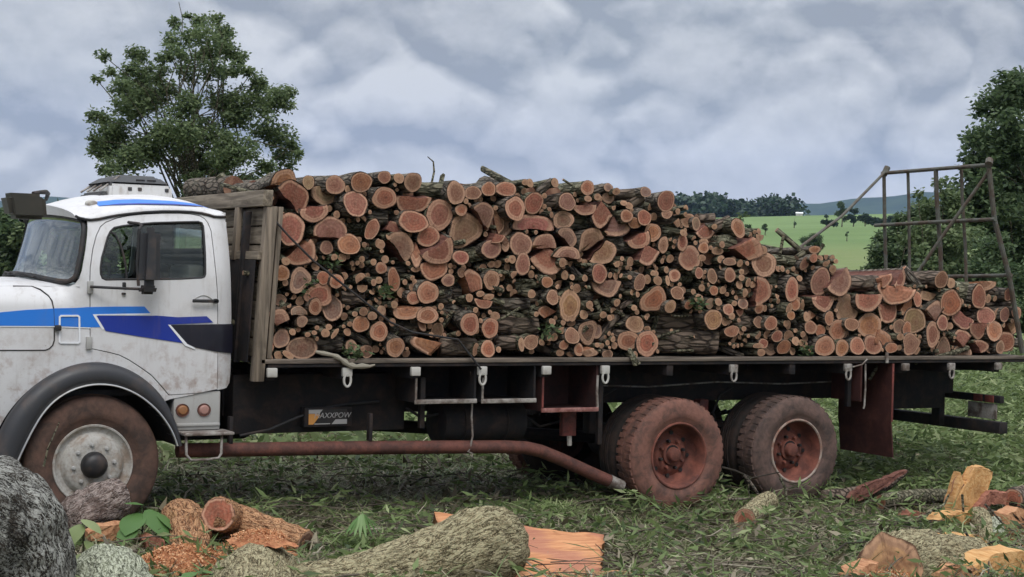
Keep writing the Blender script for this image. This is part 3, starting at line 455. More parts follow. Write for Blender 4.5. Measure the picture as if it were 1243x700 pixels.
# ---------------------------------------------------------------- vegetation builders
def cards(P, size, asp=.5, up=.35, rng=RNG, droop=.25):
    """leaf-shaped rhombic cards (two quads each, folded on the midrib) at points P"""
    n = len(P); s = size*rng.uniform(.6, 1.35, n)[:, None]
    a = rng.normal(size=(n, 3)); a[:, 2] = a[:, 2]*.5-droop; a /= np.linalg.norm(a, axis=1)[:, None]
    b = rng.normal(size=(n, 3)); b[:, 2] *= up; b -= a*(a*b).sum(1)[:, None]; b /= np.linalg.norm(b, axis=1)[:, None]
    c = np.cross(a, b)
    V = np.stack([P, P+a*s*.45+b*s*asp*.5+c*s*.06, P+a*s, P+a*s*.45-b*s*asp*.5+c*s*.06], 1)
    i = np.arange(n)*4
    return V.reshape(-1, 3), np.stack([i, i+1, i+2, i+3], 1)
def cloudpts(C, rad, n, rng=RNG, shell=.55):
    d = rng.normal(size=(n, 3)); d /= np.linalg.norm(d, axis=1)[:, None]
    return np.asarray(C)+d*(rad*rng.uniform(shell, 1, n)**.8)[:, None]*np.array([1, 1, .8])
SPLITL = None
def clumps(specs, n_per_m2, leaf, rng=RNG):
    P = []
    for x, y, z, r, dens in specs:
        P.append(cloudpts((x, y, z), r*1.15, int(n_per_m2*dens*r*r*7), rng, .15))
        sub = cloudpts((x, y, z), r*.86, 12, rng, .25)
        for q in sub:
            rr_ = r*rng.uniform(.30, .56); P.append(cloudpts(q, rr_, int(n_per_m2*dens*rr_*rr_*12.6)+3, rng, .3))
    return np.concatenate(P)
def branchy(bm, base, tips, r0, rng=random):
    """one trunk with limbs bending up to the given tips"""
    for t, hgt in tips:
        t = Vector(t); b = Vector(base); s = Vector((b.x+(t.x-b.x)*.12, b.y+(t.y-b.y)*.12, b.z+(t.z-b.z)*hgt)); p = []
        L = (t-s).length
        for k in range(7):
            f = k/6; q = s.lerp(t, f); q.z += math.sin(f*math.pi)*L*.06*(1 if f < 1 else 0); q.x += fbm((q.x*2, q.z*2, q.y))*.12*L*.5*f*(1-f)*4; p.append(q)
        rr_ = r0*.45*min(1, .35+L*.12); tube(bm, p, [rr_*(1-.85*k/6) for k in range(7)], 6)
def tree(name, label, base, specs, leaf, dens, lm, r0, trunk_top, group=None, tips=None, seed=1, cat='tree'):
    rng = np.random.RandomState(seed); t = empty(name, base); prop(t, label, cat, group)
    P = clumps(specs, dens, leaf, rng); V, F = cards(P, leaf, .55, .5, rng)
    z0 = P[:, 2].min(); tone = np.clip(rng.normal(.42, .22, len(P)), 0, 1); B = np.array(base)
    npmesh('crown', V-B, F, lm, t, tone)
    bm = bmesh.new(); b = Vector(base); tt = Vector(trunk_top); pts = [b.lerp(tt, k/8)+Vector((.05*math.sin(k*1.3+seed), 0, 0))*(tt-b).length*.12 for k in range(9)]
    tube(bm, [p-b for p in pts], [r0*(1.25 if k == 0 else 1-.93*k/8) for k in range(9)], 9)
    tp = tips if tips else [((s[0], s[1], s[2]), .25+.5*((i*37) % 10)/10) for i, s in enumerate(specs)]
    for (tx, ty, tz), hg in tp:
        q = Vector((tx, ty, tz))-b; h = min(max(hg, .1), .95); st = (tt-b)*h
        L = (q-st).length; p = []
        for k in range(7):
            f = k/6; w_ = st.lerp(q, f); w_.z += math.sin(f*math.pi)*L*.05; w_.x += (math.sin(f*5+tx*3)*.06+math.sin(f*11+tz*5)*.02)*L*(1 if f < 1 else 0); w_.y += math.cos(f*4+tz*3)*.05*L*f*(1-f); p.append(w_)
        rr_ = r0*.24*(1-.72*h)*min(1, .3+L*.25); tube(bm, p, [rr_*(1-.85*k/6)+.004 for k in range(7)], 6)
    done(bm, 'trunk', BARKM, t)
    return t
def at(px, py, y):
    """the point at lateral distance y that the photograph shows at (px, py)"""
    d = r2*((px-621.5)/FPX)+d2*((py-350)/FPX)+fw; s = (y-CAM.y)/d.y; return CAM+d*s
def atd(px, py, dist):
    d = (r2*((px-621.5)/FPX)+d2*((py-350)/FPX)+fw).normalized(); return CAM+d*dist
# ================================================================ THE LORRY
W2 = 2.2
truck = empty('truck', (0, 1.2, 0)); prop(truck, 'white and blue long-nosed flatbed lorry with dusty red wheels, loaded with cut logs', 'truck')
LEVEL = set()
def lev(o):
    """heights of the lorry are drawn on a first survey; the surveyed scale is 0.944 with 45 mm at the foot"""
    if o.type == 'MESH' and o.data.name not in LEVEL:
        LEVEL.add(o.data.name)
        for v in o.data.vertices: v.co.z = v.co.z*.944+.045
    return o
def T(o, level=True):                   # a part: geometry is written in world metres, the truck's origin is at (0,1.2,0)
    if level: lev(o)
    o.parent = truck; o.matrix_parent_inverse = Matrix.Translation((0, -1.2, 0)); return o
def sub(o, part, level=True):
    if level: lev(o)
    o.parent = part; return o
def ys(x, z):
    y = .04
    if z > 1.95: y += .13*((z-1.95)/.55)**1.6
    if z < 1.5: y += .03*((1.5-z)/.5)**2
    if x > .93: y += .10*min(1, (x-.93)/.17)**2
    if x < -.3: y += .05*min(1, (-.3-x)/1.2)**1.5
    if x < -.12 and z > 1.74: y += .11*min(1, (z-1.74)/.16)**2.2*min(1, (-.12-x)/.15)
    return y
def area(P): return sum(a[0]*b[1]-b[0]*a[1] for a, b in zip(P, P[1:]+P[:1]))/2
def inset(P, d):
    s = 1 if area(P) > 0 else -1; o = []
    for a, b, c in zip(P[-1:]+P[:-1], P, P[1:]+P[:1]):
        e1 = Vector((b[0]-a[0], b[1]-a[1])).normalized(); e2 = Vector((c[0]-b[0], c[1]-b[1])).normalized()
        n = Vector((-(e1.y+e2.y), e1.x+e2.x)); n = n.normalized() if n.length > .1 else Vector((-e1.y, e1.x))
        o.append((b[0]+n.x*d*s, b[1]+n.y*d*s))
    return o
def inside(P, x, z):
    c = False
    for a, b in zip(P, P[1:]+P[:1]):
        if (a[1] > z) != (b[1] > z) and x < (b[0]-a[0])*(z-a[1])/(b[1]-a[1])+a[0]: c = not c
    return c
def dens(P, step=.08):
    o = []
    for a, b in zip(P, P[1:]+P[:1]):
        n = max(1, int(math.hypot(b[0]-a[0], b[1]-a[1])/step)); o += [(a[0]+(b[0]-a[0])*k/n, a[1]+(b[1]-a[1])*k/n) for k in range(n)]
    return o
def panel(name, outer, m, parent, holes=(), off=0., thick=.01, res=.06, far=False, yf=ys):
    outer = dens(outer); holes = [dens(h) for h in holes]; pts = list(outer); edges = [(i, (i+1) % len(outer)) for i in range(len(outer))]
    for h in holes:
        k = len(pts); pts += h; edges += [(k+i, k+(i+1) % len(h)) for i in range(len(h))]
    xs = [p[0] for p in outer]; zs = [p[1] for p in outer]; nb = pts[:]
    x = min(xs)+res/2
    while x < max(xs):
        z = min(zs)+res/2
        while z < max(zs):
            if inside(outer, x, z) and not any(inside(h, x, z) for h in holes) and min((x-q[0])**2+(z-q[1])**2 for q in nb) > (res*.45)**2: pts.append((x, z))
            z += res
        x += res
    r = mgeo.delaunay_2d_cdt([Vector(p) for p in pts], edges, [], 0, 1e-5)
    bm = bmesh.new(); vs = []
    for p in r[0]:
        y = yf(p[0], p[1])+off; vs.append(bm.verts.new((p[0], W2-y if far else y, p[1])))
    for f in r[2]:
        cx = sum(r[0][i][0] for i in f)/3; cz = sum(r[0][i][1] for i in f)/3
        if inside(outer, cx, cz) and not any(inside(h, cx, cz) for h in holes):
            try: bm.faces.new([vs[i] for i in f])
            except ValueError: pass
    for v_ in [v_ for v_ in bm.verts if not v_.link_faces]: bm.verts.remove(v_)
    bmesh.ops.recalc_face_normals(bm, faces=bm.faces)
    if sum(f.normal.y*f.calc_area() for f in bm.faces)*(-1 if far else 1) > 0: bmesh.ops.reverse_faces(bm, faces=bm.faces)
    fs = list(bm.faces); ret = bmesh.ops.extrude_face_region(bm, geom=fs); vv = [e for e in ret['geom'] if isinstance(e, bmesh.types.BMVert)]
    for v_ in vv: v_.co.y += (-thick if far else thick)
    for f in bm.faces: f.smooth = True
    bmesh.ops.recalc_face_normals(bm, faces=bm.faces)
    for e in bm.edges:
        if len(e.link_faces) == 2 and e.calc_face_angle(0) > .7: e.smooth = False
    me = bpy.data.meshes.new(name); bm.to_mesh(me); bm.free(); me.materials.append(m)
    o = link(name, me)
    return T(o) if parent is truck else sub(o, parent)
NOSE = [(-.95, 1.885), (-1.3, 1.86), (-1.62, 1.80), (-1.75, 1.70), (-1.80, 1.45), (-1.80, 1.1), (-1.76, .82), (-1.3, .70), (-.95, .66), (-.745, .62)]
def body_outline():
    dr = P_DOOR; k = max(range(len(dr)), key=lambda i: dr[i][0])          # lower rear corner of the door
    seq = dr[k:0:-1]+[dr[0]]+[(-.02, 1.402)]
    low = dr[:k:-1]                                                       # lower front edge of the door, back to front is reversed below
    out = P_GUT+P_REAR+[(.985, 1.071)]+dr[k:0:-1]+[dr[0]]
    tail = dr[:k:-1][::-1]                                                # from the door's rear bottom corner forward along the arch seam
    out += dr[:k:-1][:]+[(.60, 1.000)]
    out += [p for p in P_ARCHOUT[::-1] if p[0] < .545 or p[1] > 1.02]+[(-.745, .56)]+NOSE[::-1]+P_HOODTOP[::-1]+P_WSEDGE[::-1]
    res_ = []
    for p in out:
        if not res_ or math.hypot(p[0]-res_[-1][0], p[1]-res_[-1][1]) > .004: res_.append(p)
    if math.hypot(res_[0][0]-res_[-1][0], res_[0][1]-res_[-1][1]) < .004: res_.pop()
    return res_

def smoothline(P_, seg=6):
    P_ = [Vector(p) for p in P_]
    for _ in range(2): P_ = [P_[0]]+[(P_[i-1]+2*P_[i]+P_[i+1])/4 for i in range(1, len(P_)-1)]+[P_[-1]]
    o = []
    for i in range(len(P_)-1):
        p0, p1, p2, p3 = P_[max(i-1, 0)], P_[i], P_[i+1], P_[min(i+2, len(P_)-1)]
        for k in range(seg): f = k/seg; q = .5*((2*p1)+(p2-p0)*f+(2*p0-5*p1+4*p2-p3)*f*f+(3*p1-p0-3*p2+p3)*f**3); o.append((q.x, q.y))
    o.append(tuple(P_[-1])); return o
P_ARCHOUT = smoothline(P_ARCHOUT, 4); P_ARCHIN = smoothline(P_ARCHIN, 4)
BODY = body_outline()
cab = None
for far in (False, True):
    o = panel('cab_side', BODY, WHITE, truck, (), 0, .014, .07, far)
    if cab is None: cab = o
    door = panel('door', inset(P_DOOR, .007), WHITE, truck, [P_WIN], -.002, .03, .07, far)
    wc = (sum(p[0] for p in P_WIN)/len(P_WIN), sum(p[1] for p in P_WIN)/len(P_WIN))
    g_ = panel('window_glass', inset(P_WIN, -.004), GLASS, door, (), .014, .004, .08, far)
    # rubber round the window, the quarter-light bar, the backing that makes the shut line dark
    bm = bmesh.new(); fy = (lambda y: W2-y) if far else (lambda y: y)
    rim = [(p[0], fy(ys(*p)+.002), p[1]) for p in dens(P_WIN, .05)]; tube(bm, rim+[rim[0]], .0095, 6, False)
    sub(done(bm, 'window_rubber', RUB), door)
    bar = [(.122, 2.347), (.16, 2.32), (.19, 2.26), (.213, 2.17), (.228, 2.07), (.235, 1.97)]
    sub(tubeobj('quarter_light_bar', [(p[0], fy(ys(*p)+.006), p[1]) for p in bar], .009, RUB), door)
    panel('door_liner', inset(P_DOOR, -.03), RUB, door, [inset(P_WIN, -.03)], .045, .006, .12, far)
    if not far:
        bm = bmesh.new(); box(bm, .735, .945, -.012, .006, 1.79, 1.818, .007); tube(bm, [(.925, .03, 1.804), (.925, -.012, 1.804)], .02, 10)
        sub(done(bm, 'door_handle', RUB), door)
        bm = bmesh.new(); tube(bm, [(.76+.15*k/8, .038-.001, 1.815+.035*math.sin(k/8*math.pi)) for k in range(9)], .005, 6); sub(done(bm, 'handle_recess', GREYP), door)
        for hz in (1.90, 1.46): sub(boxobj('hinge', (-.066, -.022, .015, .042, hz-.05, hz+.05), GREYP, None, .006), door)
        sub(boxobj('lock_button', (.195, .225, .018, .045, 1.845, 1.862), RUB, None, .004), door)
        sub(boxobj('mirror_socket', (.20, .225, .02, .045, 1.90, 1.945), RUB, None, .006), door)
        for nm, P_, m_, of in (('light_blue_stripe', P_LBLUE, LBLUE, -.0035), ('stripe_pinstripe', P_LBLINE, LINE, -.0045), ('arrow_pinstripe', P_DBLINE, LINE, -.005), ('dark_blue_stripe', P_DBLUE, DBLUE, -.0065), ('black_stripe', P_BLACK, BLACKP, -.008), ('black_pinstripe', P_WLINE, LINE, -.0095)):
            panel(nm, P_, m_, truck, (), of-.001, .0025, .06)
        panel('flap_frame', P_FLAP, LINE, truck, [inset(P_FLAP, .014)], -.011, .006, .05); bm = bmesh.new(); box(bm, -.30, -.255, .0, .035, 1.555, 1.60, .008); T(done(bm, 'flap_latch', RUB))
    else:
        panel('light_blue_stripe', P_LBLUE, LBLUE, truck, (), -.0045, .0025, .06, True); panel('dark_blue_stripe', P_DBLUE, DBLUE, truck, (), -.0075, .0025, .06, True); panel('black_stripe', P_BLACK, BLACKP, truck, (), -.009, .0025, .06, True)
    seam = P_HOODLID[1:]; T(tubeobj('bonnet_seam', [(p[0], fy(ys(*p)+.0), p[1]) for p in seam], .0055, RUB, None, 6))
    T(tubeobj('roof_gutter', [(p[0], fy(ys(*p)-.008), p[1]) for p in P_GUT], .011, RUB, None, 6))
    # lower sill, reflectors, step
    T(boxobj('sill_panel', (.63, 1.005, fy(.075) if not far else fy(.35), fy(.35) if not far else fy(.075), .742, 1.06), GREYP, None, .012))
    if not far:
        T(boxobj('sill_ridge', (.655, 1.0, .06, .08, .775, .80), GREYP, None, .006))
        for rx, mm in ((.70, AMB), (.872, AMB2)):
            bm = bmesh.new(); lathe(bm, [(0, -.022), (.03, -.018), (.042, -.006), (.046, 0), (.046, .02)], 24, (rx, .072, .907)); rf = T(done(bm, 'reflector', mm))
            bm = bmesh.new(); lathe(bm, [(.044, -.008), (.052, -.010), (.054, .0), (.054, .02)], 24, (rx, .072, .907)); sub(done(bm, 'reflector_bezel', RUST), rf)
        st_ = T(boxobj('step_plate', (.665, 1.065, -.10, .16, .712, .738), PALE, None, .008))
        sub(tubeobj('stirrup', [(.69, -.06, .712), (.695, -.065, .56), (.73, -.067, .515), (.86, -.067, .515), (.95, -.067, .525), (.972, -.065, .56), (.975, -.06, .712)], .011, PALE), st_)
    else: T(boxobj('step_plate', (.665, 1.065, 2.1, 2.3, .712, .738), PALE, None, .008))
    # black wheel-arch flare with its bright lip, and the dark well behind
    ao = [(p[0], p[1]) for p in P_ARCHOUT]; ai = [(p[0], p[1]) for p in P_ARCHIN]; n = 48
    def samp(P_, f):
        L = [0]
        for a, b in zip(P_, P_[1:]): L.append(L[-1]+math.hypot(b[0]-a[0], b[1]-a[1]))
        d_ = f*L[-1]
        for i in range(len(P_)-1):
            if d_ <= L[i+1]+1e-9: q = (d_-L[i])/max(1e-9, L[i+1]-L[i]); return (P_[i][0]+(P_[i+1][0]-P_[i][0])*q, P_[i][1]+(P_[i+1][1]-P_[i][1])*q)
    bm = bmesh.new(); prev = None
    for k in range(n+1):
        a = samp(ao, k/n); b = samp(ai, k/n); row = []
        for q, yy in ((0, .055), (0, -.01), (.12, -.05), (.4, -.072), (.75, -.075), (.97, -.062), (1, -.03), (1, .12)): row.append(bm.verts.new((a[0]+(b[0]-a[0])*q, fy(yy), a[1]+(b[1]-a[1])*q)))
        if prev:
            for i in range(7): bm.faces.new((prev[i], prev[i+1], row[i+1], row[i]))
        prev = row
    fl = T(done(bm, 'wheel_arch', FLARE, ang=1.2))
    sub(tubeobj('arch_lip', [(samp(ai, k/40)[0], fy(-.066), samp(ai, k/40)[1]) for k in range(41)], .008, CHROME, None, 6), fl)
    bm = bmesh.new(); prev = None
    for k in range(21):
        b = samp(ai, k/20); row = [bm.verts.new((b[0], fy(yy), b[1])) for yy in (.0, .62)]
        if prev: bm.faces.new((prev[0], prev[1], row[1], row[0]))
        prev = row
    sub(done(bm, 'wheel_well', CHAS), fl)
# roof
def lin(P_, x):
    if x <= P_[0][0]: return P_[0][1]
    for a, b in zip(P_, P_[1:]):
        if x <= b[0]: return a[1]+(b[1]-a[1])*(x-a[0])/(b[0]-a[0])
    return P_[-1][1]
RH = lambda s: .155*min(1, (max(0, math.sin(math.pi*(.06+.86*s))))**.45+.02)
def roofpt(s, t):
    se = math.sin(math.pi*t); xf = -.14-.13*max(se, 0)**.6; xr = 1.06+.03*max(se, 0)**.6; x = xf+(xr-xf)*s
    xg = -.135+(1.06+.135)*s; zg = lin(P_GUT, xg)+.035*max(se, 0)**.5*(1-s); y0 = ys(xg, zg)-.012
    y = y0+(W2-2*y0)*t; return Vector((x, y, zg+RH(s)*max(se, 0)**.42))
bm = bmesh.new(); ns, ntt = 28, 48; ring = []
for i in range(ns+1):
    ring.append([bm.verts.new(roofpt(i/ns, .5-.5*math.cos(math.pi*j/ntt))) for j in range(ntt+1)])
for i in range(ns):
    for j in range(ntt): bm.faces.new((ring[i][j], ring[i+1][j], ring[i+1][j+1], ring[i][j+1]))
# rear and front aprons close the shell down to the gutter line
roof = T(done(bm, 'roof', WHITE, ang=1.2))
for i in (0, ns):
    bm = bmesh.new(); top = [bm.verts.new(roofpt(i/ns, .5-.5*math.cos(math.pi*j/ntt))) for j in range(ntt+1)]
    bot = [bm.verts.new((p.co.x+.02, p.co.y, 2.438+.052*max(0, math.sin(math.pi*(.5-.5*math.cos(math.pi*j/ntt))))**.62) if i == 0 else (p.co.x-.02, p.co.y, 2.46)) for j, p in enumerate(top)]
    for j in range(ntt): bm.faces.new((top[j], top[j+1], bot[j+1], bot[j]))
    sub(done(bm, 'roof_apron', WHITE), roof)
def yroof(x, z):
    s = min(1, max(0, (x+.14)/1.2)); t = .02
    for _ in range(40):
        lo, hi = 0., .5
        for _ in range(24):
            t = (lo+hi)/2
            if roofpt(s, t).z < z: lo = t
            else: hi = t
        p = roofpt(s, t); s = min(1, max(0, s+(x-p.x)/1.3))
    return roofpt(s, t).y
o = panel('roof_stripe', [p for p in P_RSTR if p[0] > .05], LBLUE, truck, (), -.014, .012, .03, False, yroof)
o = panel('roof_stripe_dark_band', [(p[0], p[1]) for p in [(.08, 2.556), (.231, 2.5705), (.387, 2.581), (.636, 2.587), (.90, 2.582), (.90, 2.590), (.636, 2.597), (.387, 2.591), (.231, 2.581)]], DBLUE, truck, (), -.018, .006, .02, False, yroof)  # dark blue band along the lower edge of the roof stripe
bm = bmesh.new(); lathe(bm, [(0, -.05), (.022, -.045), (.03, -.02), (.032, .02)], 16, (0, 0, 0)); lm_ = done(bm, 'marker_lamp', WHITEB); LEVEL.add(lm_.data.name); lm_.location = (.05, yroof(.05, 2.575)-.01, 2.575*.944+.045); lm_.scale = (1.5, 1, .9); T(lm_)
# roof air cooler
COOLW = paint('dirty_cooler_white', (.55, .55, .55), .5, 1.3)
yc = 1.2; bm = bmesh.new()
def frust(bm, x0, x1, y0, y1, z0, X0, X1, Y0, Y1, z1, bev=.02):
    v_ = [bm.verts.new(p) for p in ((x0, y0, z0), (x1, y0, z0), (x1, y1, z0), (x0, y1, z0), (X0, Y0, z1), (X1, Y0, z1), (X1, Y1, z1), (X0, Y1, z1))]
    fs = [bm.faces.new([v_[i] for i in q]) for q in ((0, 1, 2, 3), (4, 5, 6, 7), (0, 1, 5, 4), (1, 2, 6, 5), (2, 3, 7, 6), (3, 0, 4, 7))]
    if bev: bmesh.ops.bevel(bm, geom=list({e for f in fs for e in f.edges}), offset=bev, segments=2, affect='EDGES')
frust(bm, .27, .79, .70, 1.48, 2.60, .28, .78, .73, 1.45, 2.765); cool = T(done(bm, 'roof_cooler', COOLW))
bm = bmesh.new(); frust(bm, .25, .785, .72, 1.46, 2.763, .37, .70, .84, 1.34, 2.848, .03); sub(done(bm, 'cooler_lid', DARKV), cool)
bm = bmesh.new(); frust(bm, .19, .285, .74, 1.44, 2.60, .22, .29, .78, 1.40, 2.70, .02); sub(done(bm, 'cooler_nose', DARKV), cool)
for k in range(4): sub(tubeobj('cooler_bar', [(.21, .78+.2*k, 2.705), (.38, .84+.17*k, 2.835)], .009, PALE), cool)
for xx in (.42, .50, .72): sub(boxobj('cooler_clip', (xx, xx+.03, .712, .735, 2.71, 2.74), DARKV, None, .004), cool)
for xx in (.50, .59): sub(boxobj('cooler_slot', (xx, xx+.07, .77, .80, 2.80, 2.812), RUB, None, .002), cool)
# windscreen
def wspt(s, t, off=0.):
    """s 0 top .. 1 bottom, t across"""
    E = P_WSEDGE; L = (len(E)-1)*s; i = min(int(L), len(E)-2); q = L-i; x = E[i][0]+(E[i+1][0]-E[i][0])*q; z = E[i][1]+(E[i+1][1]-E[i][1])*q
    se = max(0, math.sin(math.pi*t))**.62; B = .12+.06*s; y0 = ys(-.1, z)+.01
    return Vector((x-B*se-off, y0+(W2-2*y0)*t, z+.05*se*(1-s)+.085*se*s))
def wgrid(t0, t1, off, n=30, m_=10):
    bm = bmesh.new(); G = [[bm.verts.new(wspt(.01+.97*i/m_, t0+(t1-t0)*j/n, off)) for j in range(n+1)] for i in range(m_+1)]
    for i in range(m_):
        for j in range(n): bm.faces.new((G[i][j], G[i+1][j], G[i+1][j+1], G[i][j+1]))
    return bm
ws = T(done(wgrid(.012, .988, 0), 'windscreen', GLASSW, ang=2))
loop = []
for k in range(96):
    a = 2*math.pi*k/96; ca, sa = math.cos(a), math.sin(a); e = .30
    loop.append(wspt(.5-.49*(abs(sa)**e)*(1 if sa > 0 else -1), .5+.490*(abs(ca)**e)*(1 if ca > 0 else -1), .004))
bm = bmesh.new(); tube(bm, loop+[loop[0]], .021, 8, False); sub(done(bm, 'windscreen_rubber', RUB), ws)
bm = bmesh.new()
for y_, t_ in ((.5, .22), (1.15, .52)):
    p = wspt(1.0, t_, .03); q = wspt(.93, t_+.24, .03); tube(bm, [p, p.lerp(q, .5)+Vector((-.02, 0, .015)), q], .009, 6); tube(bm, [wspt(.95, t_+.05, .025), wspt(.93, t_+.30, .025)], .008, 6)
sub(done(bm, 'wiper', RUB), ws)
sub(tubeobj('corner_post', [wspt(s/6, 1., -.02) for s in range(7)], .03, WHITE), ws)
# cowl and bonnet: lofted from the edge of one side panel over to the other
bm = bmesh.new(); st_ = [(-.12, 1.905)]+[(-.25, 1.901), (-.40, 1.902), (-.60, 1.898), (-.80, 1.892), (-.95, 1.885), (-1.3, 1.86), (-1.55, 1.815), (-1.68, 1.765), (-1.755, 1.69)]; prev = None
for x, z in st_:
    y0 = ys(x, z)-.001; row = []
    for j in range(33):
        t = j/32; se = math.sin(math.pi*t); bulge = .12*se**.62*min(1, max(0, (-.0-x)*2.)) if x > -.5 else (.40 if x > -1.5 else .40)*se**.62
        fx = x-(0 if x > -.5 else .06*se**.6); row.append(bm.verts.new((fx, y0+(W2-2*y0)*t, z+.055*se**.5*(1 if x > -1.5 else .7))))
    if prev:
        for j in range(32): bm.faces.new((prev[j], row[j], row[j+1], prev[j+1]))
    prev = row
T(done(bm, 'bonnet', WHITE, ang=1.2))
bm = bmesh.new(); NF = [(-1.755, 1.69), (-1.80, 1.45), (-1.80, 1.1), (-1.76, .82)]; prev = None
for x, z in NF:
    y0 = ys(x, z); row = [bm.verts.new((x-.06*math.sin(math.pi*j/16)**.6, y0+(W2-2*y0)*j/16, z)) for j in range(17)]
    if prev:
        for j in range(16): bm.faces.new((prev[j], row[j], row[j+1], prev[j+1]))
    prev = row
nose = T(done(bm, 'nose_panel', WHITE))
for k in range(5): sub(boxobj('grille_bar', (-1.885, -1.85, .45, 1.75, 1.16+.09*k, 1.20+.09*k), DARKV), nose)
for y_ in (.34, 1.86):
    bm = bmesh.new(); lathe(bm, [(0, -.02), (.07, -.015), (.095, 0), (.10, .03)], 24); h_ = done(bm, 'headlight', CHROME); LEVEL.add(h_.data.name); h_.rotation_euler = (0, 0, -math.pi/2); h_.location = (-1.87, y_, 1.178); T(h_)
T(boxobj('front_bumper', (-2.0, -1.82, .0, 2.2, .52, .78), WHITEB, None, .02))
# interior
cabin = T(boxobj('cab_floor', (-.2, 1.02, .12, 2.08, 1.03, 1.08), INT))
bm = bmesh.new(); rw = 1.0
box(bm, rw, rw+.03, .15, 2.05, 1.08, 2.24); box(bm, rw, rw+.03, .20, .62, 2.24, 2.46); box(bm, rw, rw+.03, 1.40, 2.0, 2.24, 2.46); box(bm, rw, rw+.03, .25, 1.95, 2.46, 2.54); sub(done(bm, 'rear_wall', INT), cabin)
bm = bmesh.new(); box(bm, rw+.032, rw+.07, .142, 2.058, 1.09, 2.20, .01); box(bm, rw+.032, rw+.062, .20, .62, 2.20, 2.46); box(bm, rw+.032, rw+.062, 1.40, 2.0, 2.20, 2.46); box(bm, rw+.032, rw+.06, .22, 1.98, 2.46, 2.54); T(done(bm, 'cab_back', WHITE))
sub(boxobj('rear_window', (rw+.01, rw+.018, .62, 1.40, 2.24, 2.46), GLASS, None, 0), cabin)
for yy in (.60, 1.55):
    s_ = sub(boxobj('seat', (.40, .92, yy-.27, yy+.27, 1.35, 1.55), SEAT, None, .05), cabin); sub(boxobj('seat_back', (.80, .96, yy-.26, yy+.26, 1.5, 2.10), SEAT, None, .05), cabin)
sub(boxobj('dashboard', (-.42, -.05, .16, 2.04, 1.62, 1.86), INT, None, .04), cabin)
bm = bmesh.new(); cp = Vector((.18, .62, 1.93)); tube(bm, [cp+Vector((.09*math.sin(a)*.6, .22*math.cos(a), .20*math.sin(a)*.8)) for a in (2*math.pi*k/24 for k in range(25))], .014, 6, False); tube(bm, [cp, (-.1, .62, 1.75)], .02, 6); sub(done(bm, 'steering_wheel', RUB), cabin)
sub(boxobj('headlining', (.05, .98, .40, 1.80, 2.505, 2.515), INT), cabin)
# mirrors
bm = bmesh.new(); frust(bm, .268, .436, -.19, -.09, 1.925, .280, .430, -.19, -.09, 2.385, .046); mir = T(done(bm, 'door_mirror', FLARE))
sub(tubeobj('mirror_arm', [(-.05, .0, 1.905), (.10, -.09, 1.90), (.30, -.13, 1.895), (.36, -.13, 1.905)], .011, RUB), mir)
sub(tubeobj('mirror_bracket', [(.24, .06, 2.425), (.30, -.03, 2.415), (.30, -.10, 2.40), (.27, -.13, 2.37), (.262, -.13, 2.1), (.275, -.13, 1.92)], .012, RUB), mir)
bm = bmesh.new(); frust(bm, .285, .395, -.18, -.09, 1.855, .28, .41, -.19, -.085, 1.925, .02); sub(done(bm, 'mirror_foot', RUB), mir)
bm = bmesh.new(); frust(bm, -.604, -.335, .14, .38, 2.425, -.648, -.36, .12, .40, 2.625, .04); bx_ = T(done(bm, 'kerb_mirror', BOXM)); bm = bmesh.new(); frust(bm, -.585, -.365, .125, .145, 2.445, -.610, -.385, .108, .125, 2.60, .01); sub(done(bm, 'mirror_rim', BOXM), bx_)
sub(tubeobj('kerb_mirror_arm', [(-.42, .28, 2.63), (-.36, .32, 2.645), (-.30, .40, 2.652), (-.255, .52, 2.645), (-.25, .60, 2.60)], [.018, .016, .02, .018, .014], RUB), bx_)
